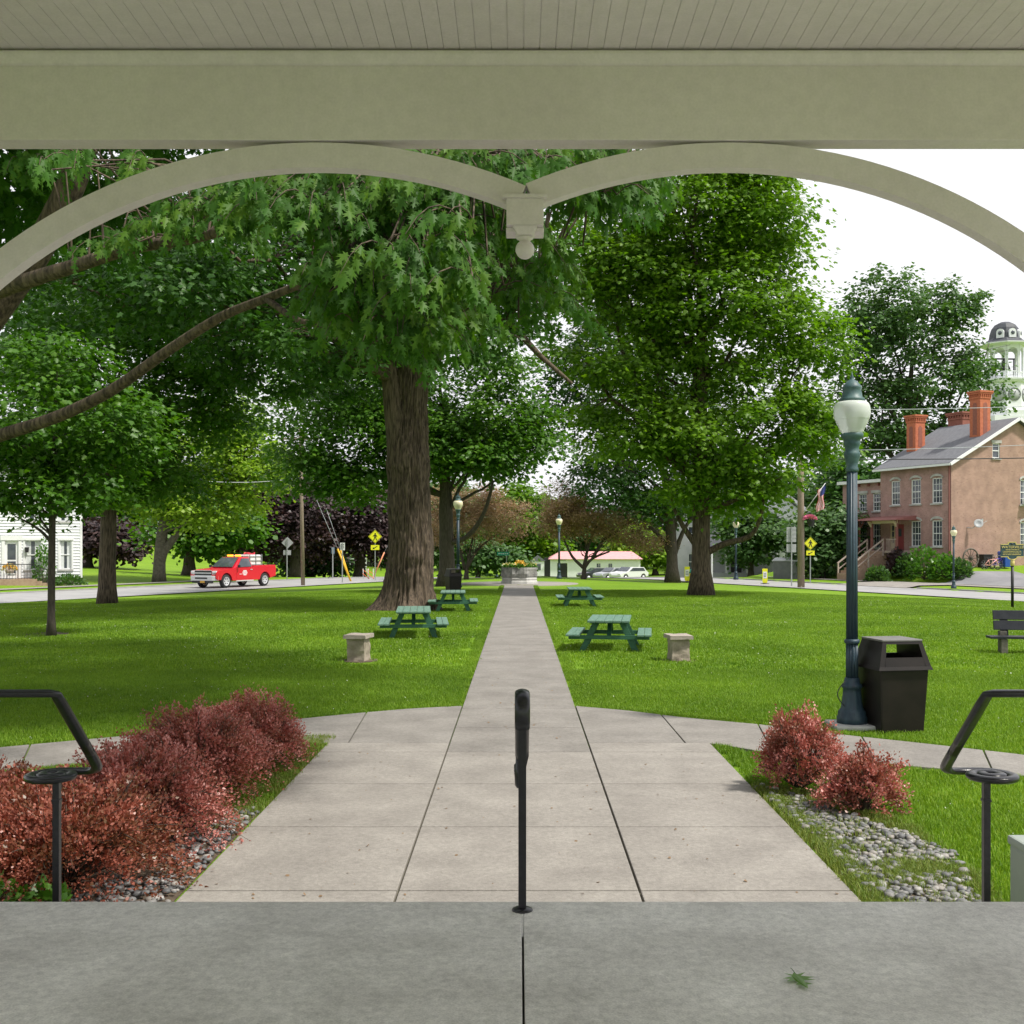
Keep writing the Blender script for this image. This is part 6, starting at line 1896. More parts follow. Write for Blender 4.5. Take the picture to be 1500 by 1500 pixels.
t = thing('flag', 'striped flag hanging on a short pole beside the pink flower basket', 'flag', P(1177,752,D))
pole0, pole1 = Vector((0,0,0)), Vector((30*k,-.3,44*k))
mb = MB(); mb.tube([pole0, pole1], .018, 6); mb.build('staff', 'white_paint', t)
nu, nv = 26, 14
vs_, fs, ms = [], [], []
top = pole1
for j in range(nv):
    for i in range(nu):
        u_, v_ = i/(nu-1), j/(nv-1)
        x = top.x-17*k*v_*.55 - 3*k*u_+1.2*k*math.sin(u_*9+v_*4); z = top.z-2*k-36*k*u_-8*k*v_*(1-.4*u_); y = top.y+.05*math.sin(v_*12+u_*3)+.12*v_
        vs_.append((x, y, z))
mb = MB()
for j in range(nv-1):
    for i in range(nu-1):
        mb.mi = 2 if (j < 7 and i < 10) else (0 if j % 2 == 0 else 1)
        q = [vs_[j*nu+i], vs_[j*nu+i+1], vs_[(j+1)*nu+i+1], vs_[(j+1)*nu+i]]
        mb.add(q, [(0,1,2,3)])
fl = mb.build('cloth', ['flag_red','flag_white','flag_blue'], t, recalc=False)
md = fl.modifiers.new('thick', 'SOLIDIFY'); md.thickness = .004

# historical marker
D = 40.0; q = P(1483, 893, D); gz = tz(q.x, D); k = D/FPX
t = thing('historical_marker', 'dark blue historical marker edged in gold on a post behind the bench', 'sign', (q.x, D, gz), R(-4))
Z = lambda py: EYE+(CY-py)*k-gz
X = lambda px: (px-1483)*k
mb = MB(); mb.tube([(0,.0,-.1),(0,0,Z(829))], .052, 12); mb.build('post', 'sign_black', t)
mb = MB(); mb.lathe([(.056,Z(829)),(.075,Z(828.5)),(.075,Z(822)),(.060,Z(821)),(.10,Z(819.3))], 12); mb.build('collar', 'marker_gold', t)
o = [(1465.5,797.5),(1476,797.5),(1476.5,794.3),(1486.5,794.3),(1487,797.5),(1498,797.5),(1498,815.5),(1488.5,815.5),(1487.5,818),(1484,819.5),(1480,819.5),(1476.5,818),(1475.5,815.5),(1465.5,815.5)]
o = [(px*1.0+ .8, py) for px, py in o]
mb = MB(); mb.prism([(X(a), Z(b)) for a, b in o], -.03, .03, 'y'); mk = mb.build('plaque', 'marker_blue', t)
mb = MB()
for a, b in zip(o, o[1:]+o[:1]): mb.beam((X(a[0]),0,Z(a[1])),(X(b[0]),0,Z(b[1])), .078,.028)
mb.build('frame', 'marker_gold', mk)
cu = bpy.data.curves.new('lettering', 'FONT'); cu.body = 'WATERVILLE'; cu.size = .135; cu.align_x = 'CENTER'; cu.extrude = .006; cu.materials.append(MATS['marker_gold'])
tmp = bpy.data.objects.new('lettering', cu); tme = bpy.data.meshes.new_from_object(tmp); bpy.data.objects.remove(tmp)
tx = bpy.data.objects.new('lettering', tme); C.objects.link(tx); tx.parent = mk; tx.location = (X(1482.6), -.036, Z(803.2)); tx.rotation_euler = (R(90),0,0)
mb = MB(); r_ = random.Random(4)
for i, py in enumerate((805.2, 807.6, 810.0, 812.4)):
    x = 1469 if i else 1473
    while x < (1495 if i else 1492):
        wd = r_.uniform(.35,.75); mb.box((X(x+wd/2),-.033,Z(py)), (wd*k,.008,(1.0 if i else 1.15)*k)); x += wd+(.28 if r_.random() < .8 else .9)
mb.build('small_lettering', 'marker_gold', mk)
mb = MB(); mb.lathe([(.001,0),(1.5*k,0),(1.5*k,.01),(.001,.01)], 16); em = mb.build('emblem', 'dome_metal', mk); em.location = (X(1482.3),-.032,Z(797)); em.rotation_euler = (R(90),0,0)

# ------------------------------------------------------------------ far street: shop, cars, houses, fence
D = 140.0; k = D/FPX; q = P(806, 846, D); gz = tz(q.x, D)
t = thing('white_shop', 'small white shop with faded pink roof across the far street', 'shop', (q.x, D, gz))
Wd = 132*k; Ze = EYE+(CY-819)*k-gz; Zr = EYE+(CY-808)*k-gz
hol = [(.9,2.2,.0,1.9),(8.7*.6,8.7*.6+.6,.75,1.9),(5.9,6.5,.75,1.9),(7.4,8.0,.75,1.9)]
mb = MB(); wall_holes(mb, Wd, Ze, hol[:1]+hol[2:], (0,0,0), (1,0,0))
mb.add([(0,0,0),(0,7,0),(0,7,Ze),(0,0,Ze)], [(0,1,2,3)]); mb.build('front_wall', 'white_paint', t, recalc=False)
mb = MB(); mb.hexa([(-.3,-.4,Ze),(Wd+.3,-.4,Ze),(Wd+.3,7,Ze),(-.3,7,Ze),(1.4,2.5,Zr),(Wd-.8,2.5,Zr),(Wd-.8,4,Zr),(1.4,4,Zr)]); mb.build('roof', 'roof_pink', t)
mb = MB(); mb.box((1.55,.08,.95), (1.26,.04,1.86)); mb.build('door', 'dark', t)
mb = MB(); mb.box((1.55,-.05,2.35), (.9,.05,.24)); mb.build('shop_sign', 'sign_back', t)
for a,b,c,d in hol[2:]: window(t, (a,0,c), (1,0,0), b-a, d-c, bars=(2,2), sill=False)
q = P(795, 846, D); 
t = thing('white_shed', 'small white shed left of the pink roofed shop', 'shed', (q.x-1.0, D, gz))
mb = MB(); mb.box((.4,1.2,1.1), (1.6,2.4,2.2)); mb.build('wall', 'white_paint', t); mb = MB(); mb.prism([(-.6,2.15),(1.4,2.15),(.4,2.9)], -.1, 2.6, 'y'); mb.build('roof', 'roof_slate', t)
mb = MB(); mb.box((.4,-.01,1.4), (.7,.04,.8)); mb.build('window', 'glass', t); mb = MB(); mb.box((1.7,.8,1.3), (1.0,1.4,2.6)); mb.build('bin_store', 'dark', t)

def car(loc, rz, paint, label, first=[None]):
    if first[0] is not None:
        c_ = dup(first[0], label, loc, rz)
        for ch in kids(c_):
            if ch.name.split('.')[0] == 'body':
                ch.data = ch.data.copy(); ch.data.materials[0] = MATS[paint]
        return c_
    t = thing('parked_car', label, 'car', loc, rz, group='cars parked on the far street'); first[0] = t
    side = [(-2.2,.45),(-2.25,.85),(-1.95,1.0),(-1.5,1.42),(.35,1.46),(1.05,1.0),(2.1,.86),(2.25,.6),(2.2,.4)]+arc(1.4,.40,10,170,7,.33)+[(.9,.28),(-.9,.28)]+arc(-1.4,.40,10,170,7,.33)
    mb = MB(); mb.prism(side, -.88, .88, 'y'); mb.build('body', paint, t, bevel=.05)
    for s in (-1, 1):
        mb = MB(); mb.prism([(-1.7,1.03),(-1.4,1.36),(.28,1.39),(.85,1.03)], s*.883, s*.895, 'y'); mb.build('side_window', 'glass', t)
        mb = MB(); mb.box((2.18,s*.62,.72), (.14,.36,.14)); mb.build('headlight', 'lens', t, bevel=.03)
    mb = MB(); mb.add([(1.07,-.78,1.02),(1.07,.78,1.02),(.42,.70,1.44),(.42,-.70,1.44)], [(0,1,2,3)]); ws = mb.build('windscreen', 'glass', t, recalc=False); ws.location = (.03,0,.03)
    for x in (1.4,-1.4):
        for s in (-1, 1):
            T = Matrix.Translation((x, s*.80, .33)) @ Matrix.Rotation(R(90), 4, 'X')
            mb = MB(); mb.M = T; mb.lathe([(.2,-.1),(.33,-.1),(.33,.1),(.2,.1)], 20, caps=False); wl = mb.build('wheel', 'tyre', t)
            mb = MB(); mb.M = T; mb.lathe([(.02,-.09),(.21,-.11),(.21,.11),(.02,.09)], 16); mb.build('rim', 'chrome', wl)
    return t
for px, D_, rz, paint, lab in ((874, 128, 200, 'dark_car', 'dark car parked half behind the brown leaved tree trunk'), (898, 122, 215, 'silver_car', 'silver car parked right of the pink roofed shop'), (921, 118, 222, 'white_car', 'white car parked at the right end of the far row')):
    x = (px-CX)/FPX*D_; car((x, D_, tz(x, D_)+.02), R(rz), paint, lab)

def plain_house(loc, rz, w_, dp, ev, ap, wallm, roofm, label, wins, door=None, roof_dir='x'):
    t = thing('far_house', label, 'house', loc, rz, group='houses beyond the park')
    mb = MB(); wall_holes(mb, w_, ev, wins, (-w_/2,-dp/2,0), (1,0,0))
    for x in (-w_/2, w_/2): mb.add([(x,-dp/2,0),(x,dp/2,0),(x,dp/2,ev),(x,-dp/2,ev)], [(0,1,2,3)])
    if roof_dir == 'gable': mb.add([(-w_/2,-dp/2,ev),(w_/2,-dp/2,ev),(0,-dp/2,ap)], [(0,1,2)])
    else:
        for x in (-w_/2, w_/2): mb.add([(x,-dp/2,ev),(x,dp/2,ev),(x,0,ap)], [(0,1,2)])
    mb.build('wall', wallm, t, recalc=False)
    mb = MB()
    if roof_dir == 'gable': mb.prism([(-w_/2-.4,ev-.1),(0,ap+.02),(w_/2+.4,ev-.1),(w_/2+.4,ev+.08),(0,ap+.22),(-w_/2-.4,ev+.08)], -dp/2-.4, dp/2+.4, 'y')
    else: mb.prism([(-dp/2-.4,ev-.1),(0,ap+.02),(dp/2+.4,ev-.1),(dp/2+.4,ev+.08),(0,ap+.22),(-dp/2-.4,ev+.08)], -w_/2-.4, w_/2+.4, 'x')
    mb.build('roof', roofm, t)
    for a,b,c,d in wins: window(t, (-w_/2+a,-dp/2,c), (1,0,0), b-a, d-c, bars=(1,2), sill=False)
    return t
D = 104.0
q = P(1078, 838, D)
h1 = plain_house((q.x, D+4, tz(q.x, D)), R(-14), 9.5, 8, 5.6, 9.2, 'grey_siding', 'roof_slate', 'grey house with dark porch behind the right maple', [(1.2,2.2,3.6,5.0),(4.2,5.2,3.6,5.0),(7.2,8.2,3.6,5.0),(1.2,2.2,.8,2.4)], roof_dir='gable')
mb = MB(); mb.box((1.0,-5.2,.35), (6.5,2.2,.5)); mb.build('porch_deck', 'grey_siding', h1)
mb = MB(); mb.box((1.0,-5.2,2.95), (7.0,2.6,.22)); mb.build('porch_roof', 'roof_slate', h1)
for x in (-2.1,.2,2.1,4.1):
    mb = MB(); mb.box((x,-6.15,1.7), (.18,.18,2.4)); mb.build('porch_post', 'white_paint', h1)
mb = MB(); mb.box((1.0,-4.03,1.6), (1.0,.06,2.1)); mb.build('door', 'dark', h1)
q = P(1150, 840, 112)
plain_house((q.x, 116, tz(q.x, 112)), R(-20), 8, 9, 6.0, 9.4, 'siding', 'roof_slate', 'pale house with grey roof above the sign backs', [(1,2,3.6,5.0),(5.5,6.5,3.6,5.0),(1,2,.8,2.4),(5.5,6.5,.8,2.4)], roof_dir='gable')
q = P(1152, 846, 80)
t = thing('storage_box', 'grey roadside storage box behind the grey sign backs', 'storage box', (q.x, 80, tz(q.x, 80)), R(-22))
mb = MB(); mb.hexa([(-.85,-.7,-.1),(.85,-.7,-.1),(.85,.7,-.1),(-.85,.7,-.1),(-.85,-.7,1.25),(.85,-.7,1.25),(.85,.7,1.45),(-.85,.7,1.45)]); mb.build('body', 'dumpster_grey', t, bevel=.03)
mb = MB(); mb.hexa([(-.92,-.78,1.26),(.92,-.78,1.26),(.92,.76,1.46),(-.92,.76,1.46),(-.92,-.78,1.32),(.92,-.78,1.32),(.92,.76,1.52),(-.92,.76,1.52)]); mb.build('lid', 'sign_back', t)
# white fence on the left
a, b = P(478, 830, 112), P(536, 832, 104)
t = thing('board_fence', 'white two rail fence beyond the far left road', 'fence', (0,0,0))
za, zb = EYE+(CY-833)/FPX*112, EYE+(CY-833)/FPX*104
mb = MB()
for dz in (.75, 1.25): mb.beam((a.x,a.y,za+dz-.3),(b.x,b.y,zb+dz-.3), .05,.14)
mb.build('rail', 'white_paint', t)
for i in range(6):
    f = i/5; p = a.lerp(b, f); z = za+(zb-za)*f
    mb = MB(); mb.box((p.x,p.y,z+.35), (.12,.12,1.5)); mb.build('post', 'white_paint', t)
# ------------------------------------------------------------------ the old maple hanging over the bandstand
def curve_pts(lst, n=4):
    """Catmull-Rom through points"""
    p = [Vector(a) for a in lst]; out = []
    for i in range(len(p)-1):
        a, b, c, d = p[max(i-1,0)], p[i], p[i+1], p[min(i+2, len(p)-1)]
        for k in range(n):
            t = k/n
            out.append(0.5*((2*b)+(c-a)*t+(2*a-5*b+4*c-d)*t*t+(3*b-3*c+d-a)*t**3))
    out.append(p[-1]); return out
r = np.random.default_rng(101)
fg_base = Vector((-7.6, 12.9, 0))
fg = thing('silver_maple', 'old maple whose long limbs and drooping lobed leaves hang in front of the left arch', 'tree', fg_base, group='trees of the park')
limA = curve_pts([(-7.5,12.9,2.6), P(-60,663,12.6), P(0,638,12.3), P(80,612,11.9), P(160,574,11.5), P(240,518,11.0), P(320,466,10.5), P(390,437,10.0), P(460,408,9.4), P(530,372,8.8), P(600,318,8.2)], 3)
limB = curve_pts([(-7.4,12.8,3.4), P(-70,455,12.0), P(0,425,11.5), P(60,405,11.1), P(130,383,10.8), P(200,362,10.4), P(280,350,10.0), P(350,330,9.5), P(420,296,9.0), P(500,270,8.4)], 3)
limC = curve_pts([(-7.5,13.0,3.0), P(-60,530,13.0), P(0,445,12.9), P(52,372,12.7), P(95,292,12.5), P(120,228,12.4), P(140,150,12.2), P(170,50,12.0)], 3)
limD = curve_pts([P(240,363,10.2), P(320,300,9.4), P(420,250,8.8), P(560,232,8.2), P(700,225,8.0), P(840,250,8.6), P(900,270,9.0)], 3)
limE = curve_pts([P(600,318,8.2), P(680,330,8.6), P(740,380,9.4), P(790,410,10.2)], 3)
limF = curve_pts([P(390,437,10.0), P(440,470,9.5), P(520,480,9.0), P(600,460,8.4)], 3)
mb = MB()
mb.tube([(-.1,0,-.1),(-.08,0,.3),(-.03,0,1.2),(0,0,2.4),(.08,0,3.4),(.1,.05,5.5),(-.3,.3,8),(-.6,.6,11)], [.95,.72,.60,.58,.50,.36,.26,.10], 20)
LIM = [(limA,.095,.02),(limB,.12,.02),(limC,.20,.13),(limD,.05,.015),(limE,.035,.010),(limF,.035,.010)]
allp = []
for pts, a, b in LIM:
    n = len(pts); q = [p-fg_base for p in pts]
    mb.tube(q, [a+(b-a)*(i/(n-1))**.8 for i in range(n)], 10)
    allp += [np.array(p) for p in pts]
allp = np.array(allp)
ell = [(480,285,150,45,6.8,9.0,80),(590,365,115,105,6.6,9.0,130),(535,430,85,70,7.2,10,66),(610,490,50,48,7.2,9,34),(330,310,95,42,8.5,10.5,30),
       (720,320,65,60,8,10,34),(690,245,130,26,7.2,9,42),(790,425,42,62,9,12,30),(885,275,80,34,8.4,10.5,52),(870,236,75,12,8.2,10,34),(110,245,110,34,8,12,20),
       (210,350,80,24,9.5,11,12),(560,250,200,24,7,9,46),(740,410,40,50,9,11,16),(660,450,55,45,8,10,22)]
C_, D_, N_, S_, V_ = [], [], [], [], []
for ex, ey, rx, ry, d0, d1, cnt in ell:
    for k in range(cnt):
        a = r.random()*6.28; q = math.sqrt(r.random())
        anchor = np.array(P(ex+rx*q*math.cos(a), ey+ry*q*math.sin(a)-14, d0+(d1-d0)*r.random()))
        j = int(np.argmin(np.linalg.norm(allp-anchor-np.array([0,0,.25]), axis=1))); s0 = allp[j]
        hv = anchor-s0; hl = np.linalg.norm(hv[:2])+1e-6
        out = np.array([hv[0]/hl, hv[1]/hl, 0])*.6+np.array([.35,-.35,0])*r.random()+np.array([r.normal()*.4, r.normal()*.4, 0])
        out /= np.linalg.norm(out)+1e-6
        ln = .35+.35*r.random()
        # drooping branchlet
        tw = []
        for i in range(6):
            f = i/5; tw.append(anchor+out*ln*(f-.4)*.8+np.array([0,0,.16*math.sin(f*1.6)-.62*ln*f*f]))
        mid = (s0+tw[0])/2+np.array([0,0,.10*np.linalg.norm(hv)])
        mb.tube([Vector(s0)-fg_base, Vector(mid)-fg_base]+[Vector(p)-fg_base for p in tw], [.014,.010,.007,.006,.005,.004,.003,.002], 4, caps=False)
        m_ = 17+int(9*r.random()); tone = r.random()
        for i in range(m_):
            f = .12+.88*(i+.5*r.random())/m_; ix = min(int(f*5), 4); u_ = f*5-ix
            p = tw[ix]*(1-u_)+tw[ix+1]*u_
            pet = np.array([out[0]*.3+r.normal()*.55, out[1]*.3+r.normal()*.55, -.35-.4*r.random()]); pet /= np.linalg.norm(pet)
            p = p+pet*.07
            dv = pet*.55+np.array([out[0]*.25,out[1]*.25,-1.0])*(.95+.5*r.random())+r.normal(size=3)*.22
            nv = np.array([r.normal()*.7+.25, r.normal()*.7-.75, .55+.3*r.random()])
            C_.append(p); D_.append(dv); N_.append(nv); S_.append(.072+.062*r.random()); V_.append(min(1,max(0,.35+.4*(tone-.5)+.35*r.random())))
mb.build('trunk', 'bark', fg, recalc=False)
leaves('crown', np.array(C_)-np.array(fg_base), np.array(D_), np.array(N_), np.array(S_), LEAF_SILVER, 'leaf_silver', np.array(V_), fg, fold=.22)
bk = [lobe(60,290,130,60,16,2.5), lobe(230,250,110,35,15,2), lobe(650,260,160,40,14,2), lobe(560,420,100,70,14,1.5)]
cc, rep, pos, off, dirs = crown_points(bk, 125, 44, .45, r)
N = len(pos)
leaves('crown', pos-np.array(fg_base), off*.6+np.array([0,0,-.55])+.4*unit(N, r), np.array([0,-.4,.8])+unit(N, r)*.8, .135*(.7+.6*r.random(N)), LEAF_SILVER, 'leaf_silver', np.clip(.38+.5*(r.random(N)-.5), 0, 1), fg)
# unseen rest of its crown above the roof edge, added to shade left lawn
lob = [(np.array([-9.5,16.,9.0]),np.array([4.5,4.5,2.8])),(np.array([-6.,12.,10.5]),np.array([4.5,4.,2.8])),(np.array([-11.,11.,8.5]),np.array([4.,4.,2.8])),(np.array([-2.5,14.,10.3]),np.array([4.,4.5,2.])),(np.array([1.0,14.5,10.6]),np.array([3.2,4.,1.9])),(np.array([-2.5,19.,11.5]),np.array([4.5,3.5,2.2]))]
cc, rep, pos, off, dirs = crown_points(lob, 470, 56, .8, r)
N = len(pos)
leaves('crown', pos-np.array(fg_base), off+np.array([0,0,-.3])+.4*unit(N, r), np.array([0,0,1])+unit(N, r)*.7, .24*(.7+.6*r.random(N)), LEAF_MAPLE, 'leaf_silver', np.clip(.4+.5*(r.random(N)-.5), 0, 1), fg)

# ------------------------------------------------------------------ big trunk left of the path
TG = 'trees of the park'
b2 = G(598, 893); k2 = b2.y/FPX
def big_shell(mb):
    nz_, na = 190, 150; vs_ = []; fs = []
    for i in range(nz_+1):
        z = -.15+8.35*i/nz_; zz_ = max(z, 0)
        cx = (.10*zz_/8+.10*math.sin(zz_*.9)*.5); 
        r0 = .725-.026*zz_+.07*math.exp(-((zz_-4.9)/.5)**2)-.05*math.exp(-((zz_-6.8)/.8)**2)
        for k in range(na):
            a = 2*math.pi*k/na
            butt = (.5+.5*math.cos(5*a+.8))**1.5
            fl = (.18+.55*butt)*math.exp(-zz_/.38)+.14*math.exp(-zz_/1.3)
            fl *= 1+.25*math.cos(a-math.pi)       # flare runs out farther on the left
            p = Vector((math.cos(a)*2.3, math.sin(a)*2.3, z*.38))
            p.x *= 1.5; p.y *= 1.5; rg = noise.noise(p*2.6); rg2 = noise.noise(p*6.0+Vector((9,2,1)))
            big_ = noise.noise(Vector((math.cos(a)*1.1, math.sin(a)*1.1, z*.7)))
            rr = r0*(1+fl)+.075*(1-2.4*abs(rg))+.045*(1-2.2*abs(rg2))-.03+.06*big_
            burl = .10*math.exp(-((zz_-1.75)/.30)**2-((math.sin((a-R(285))/2))/.18)**2)+.07*math.exp(-((zz_-1.2)/.2)**2-((math.sin((a-R(270))/2))/.12)**2)
            vs_.append((cx+(rr+burl)*math.cos(a), (rr+burl)*math.sin(a), z))
    for i in range(nz_):
        for k in range(na): fs.append((i*na+k, i*na+(k+1) % na, (i+1)*na+(k+1) % na, (i+1)*na+k))
    mb.add(vs_, fs, True)
D2 = b2.y
tree('maple_tree', 'massive old maple with thick leaning furrowed trunk left of the path', b2,
     [lobe(600,300,200,120,D2,6), lobe(420,370,150,100,D2,5), lobe(760,390,80,110,D2,4), lobe(520,470,170,60,D2,5), lobe(320,450,100,70,D2+1,4), lobe(690,480,90,50,D2-1,3.5), lobe(250,430,120,80,D2+3,5), lobe(400,520,120,55,D2+2,4), lobe(530,540,80,36,D2+2,3), lobe(270,430,150,80,D2-6,3.5), lobe(90,420,120,65,D2-5,3.5), lobe(340,350,150,65,D2-6,3.5), lobe(470,500,110,45,D2-4,3), lobe(180,330,130,50,D2-5,3), lobe(600,110,270,130,D2,7)],
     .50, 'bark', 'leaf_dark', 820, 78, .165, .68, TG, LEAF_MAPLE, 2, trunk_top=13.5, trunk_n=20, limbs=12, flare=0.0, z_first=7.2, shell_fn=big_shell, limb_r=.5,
     extra=[(curve_pts([P(620,560,D2), P(670,480,D2-.6), P(735,468,D2-1), P(790,520,D2-1.4), P(838,562,D2-1.8)], 3), .20, .05), (curve_pts([P(735,468,D2-1), P(790,420,D2-1), P(840,380,D2-1)], 3), .12, .03)], tone=.5)
b3 = G(1027, 872); D3 = b3.y
tree('maple_tree', 'tall sunlit maple on the right lawn with a bent low limb', b3,
     [lobe(1090,300,95,85,D3), lobe(1000,330,105,95,D3), lobe(915,350,75,75,D3), lobe(1145,390,60,85,D3), lobe(1190,510,62,75,D3), lobe(1060,470,125,105,D3,4), lobe(935,500,85,75,D3),
      lobe(1180,620,72,60,D3), lobe(1060,620,135,75,D3,4), lobe(925,620,95,65,D3), lobe(1050,705,105,42,D3,3.5), lobe(1140,700,48,30,D3-2,1.4), lobe(1050,215,110,60,D3), lobe(1120,240,50,60,D3), lobe(868,410,52,75,D3), lobe(855,330,40,45,D3), lobe(960,420,90,80,D3), lobe(850,520,45,45,D3)],
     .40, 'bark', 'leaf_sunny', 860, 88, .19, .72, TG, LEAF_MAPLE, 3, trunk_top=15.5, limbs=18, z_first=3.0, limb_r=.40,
     extra=[(curve_pts([P(1026,815,D3), P(1060,797,D3-.3), P(1098,786,D3-.8), P(1113,760,D3-1.2), P(1118,732,D3-1.6)], 3), .17, .06), (curve_pts([P(1024,805,D3), P(1000,770,D3), P(985,740,D3)], 3), .15, .06)], tone=.55)
b4 = G(985, 853); D4 = b4.y
tree('maple_tree', 'dark green maple behind the tall sunlit one, its trunk forked low', b4,
     [lobe(960,590,110,75,D4), lobe(880,640,75,65,D4), lobe(1010,680,100,55,D4), lobe(905,715,80,32,D4), lobe(1000,735,85,28,D4), lobe(860,440,45,70,D4), lobe(835,545,50,60,D4), lobe(795,600,45,45,D4), lobe(900,500,70,60,D4)],
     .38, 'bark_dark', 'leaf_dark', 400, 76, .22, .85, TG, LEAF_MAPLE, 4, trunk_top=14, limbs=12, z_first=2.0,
     extra=[(curve_pts([P(984,820,D4), P(970,790,D4), P(950,770,D4)], 3), .2, .08), (curve_pts([P(987,815,D4), P(1000,780,D4), P(1015,755,D4)], 3), .2, .08)], tone=.5)
b5 = G(655, 858); D5 = b5.y
tree('maple_tree', 'dark trunked maple directly behind the massive one, a limb arching right over the path lamp', b5,
     [lobe(700,620,105,62,D5), lobe(615,650,85,55,D5), lobe(775,660,60,42,D5), lobe(690,668,95,30,D5), lobe(560,590,95,75,D5), lobe(470,590,110,95,D5), lobe(720,540,60,50,D5), lobe(450,690,65,45,D5), lobe(540,700,70,40,D5), lobe(790,620,35,35,D5)],
     .40, 'bark_dark', 'leaf_maple', 520, 78, .21, .85, TG, LEAF_MAPLE, 5, trunk_top=11, limbs=12, z_first=3.5,
     extra=[(curve_pts([P(657,795,D5), P(680,789,D5-.4), P(700,768,D5-.8), P(714,738,D5-1.2), P(722,705,D5-1.5)], 3), .16, .07)], tone=.5)
for px, lob_, sd, lab, ex in ((683, [(690,760,52,42),(738,755,45,40),(650,772,45,30),(712,730,26,28),(660,740,40,30)], 6, 'rounded brown leaved tree left of the planter, forking near the ground', [[(683,835),(700,805),(725,785)],[(681,835),(672,800),(660,775)],[(684,835),(690,800),(700,760)]]),
                         (855, [(850,755,55,40),(830,730,36,34),(900,768,55,26),(945,790,38,18),(812,762,30,24)], 7, 'rounded brown leaved tree right of the path lamp, with spreading dark forks', [[(855,832),(838,815),(826,790)],[(856,832),(868,818),(893,808)],[(855,832),(862,800),(872,775)],[(868,818),(885,790),(905,780)]])):
    bb = G(px, 848); DD = bb.y
    tree('crab_apple', lab, bb, [lobe(*l, DD, 2.2) for l in lob_], .17, 'bark_dark', 'leaf_brown', 420, 78, .125, .46, TG, LEAF_QUAD, sd, trunk_top=1.6, limbs=12, z_first=.5, flare=.3, limb_r=.7,
         extra=[(curve_pts([P(x, y, DD) for x, y in e], 3), .13, .05) for e in ex], hang=.0, shell=.3, tone=.45)
b8 = G(75, 932); D8 = b8.y
tree('maple_tree', 'slender young maple standing nearest on the left lawn', b8,
     [lobe(75,600,130,75,D8), lobe(30,680,85,55,D8), lobe(145,690,90,45,D8), lobe(80,722,105,32,D8), lobe(165,620,80,55,D8), lobe(70,530,80,50,D8)],
     .088, 'bark_dark', 'leaf_maple', 230, 48, .13, .46, TG, LEAF_MAPLE, 8, trunk_top=6.6, limbs=10, z_first=1.9, flare=.5,
     extra=[(curve_pts([P(73,792,D8), P(60,778,D8), P(42,766,D8), P(22,756,D8)], 3), .045, .015)], tone=.45)
b9 = G(157, 885); D9 = b9.y
tree('maple_tree', 'stout maple behind the young one, nearer than the left road', b9,
     [lobe(140,540,140,95,D9), lobe(50,530,95,75,D9), lobe(255,590,95,75,D9), lobe(175,680,110,52,D9), lobe(255,700,70,36,D9), lobe(90,640,90,50,D9), lobe(300,500,100,75,D9), lobe(150,440,150,60,D9), lobe(330,590,60,60,D9)],
     .33, 'bark', 'leaf_maple', 540, 78, .17, .68, TG, LEAF_MAPLE, 9, trunk_top=9, limbs=12, z_first=3.2, flare=.3, tone=.55)
b10 = G(233, 852); D10 = b10.y
tree('maple_tree', 'pale trunked tree forking to the right beyond the left road, its foliage yellow green', b10,
     [lobe(270,680,100,65,D10), lobe(355,675,62,55,D10), lobe(300,735,90,34,D10), lobe(215,725,60,40,D10), lobe(395,690,28,24,D10), lobe(330,620,70,40,D10)],
     .40, 'bark_grey', 'leaf_lime', 360, 72, .22, .85, TG, LEAF_HEX, 10, flare=.25, trunk_top=9, limbs=10, z_first=2.6, tone=.45, extra=[(curve_pts([P(234,830,D10), P(240,808,D10), P(252,792,D10), P(262,778,D10)], 3), .34, .22)])
TF = 'trees beyond the roads'
def far_tree(px, py, D, lobs, r0, m_, sd, lab, n_cl=150, per=46, leaf=.42, spread=1.25, top=None, bark='bark_dark', name='far_tree', **kw):
    q = P(px, py, D); z = tz(q.x, D)
    return tree(name, lab, (q.x, D, z), [lobe(*l, D) for l in lobs], r0, bark, m_, n_cl, per, leaf, spread, TF, LEAF_HEX, sd, trunk_top=top or 7, limbs=8, z_first=2.0, **kw)
far_tree(277, 848, 84, [(290,785,48,24),(335,768,45,30),(255,770,40,26)], .42, 'leaf_maple', 31, 'dark trunked tree just left of the red pickup', 130, 44, .34, 1.0, 5)
far_tree(433, 850, 92, [(375,745,55,55),(420,770,55,45),(455,745,45,45),(345,770,30,30),(400,715,50,30)], .45, 'leaf_purple', 32, 'dark purple leaved tree behind the left utility pole', 300, 64, .26, 1.0, 9)
far_tree(527, 845, 96, [(505,765,60,42),(560,775,48,40),(475,790,36,28),(540,740,50,30),(590,770,40,36)], .45, 'leaf_purple', 33, 'dark purple leaved tree behind the yellow guy guards', 300, 64, .26, 1.0, 8)
far_tree(128, 845, 92, [(160,782,48,24),(188,797,28,16),(130,790,30,26)], .35, 'leaf_purple', 34, 'purple brown tree right of the white house', 120, 44, .34, 1.0, 5)
far_tree(455, 846, 100, [(455,812,45,24),(420,818,30,18),(480,820,30,16)], .25, 'leaf_far', 35, 'low light green tree behind the grey diamond sign', 110, 44, .34, .9, 3)
far_tree(1325, 800, 98, [(1330,465,80,62),(1392,450,50,45),(1265,480,55,65),(1365,560,85,60),(1290,600,65,65),(1415,520,36,42),(1250,570,36,60),(1335,640,75,45),(1300,415,50,26),(1450,562,26,38),(1447,505,18,18)], .75, 'leaf_far', 36,
         'tall airy tree rising behind the brick house roof', 420, 60, .30, .90, 20, shell=.25)
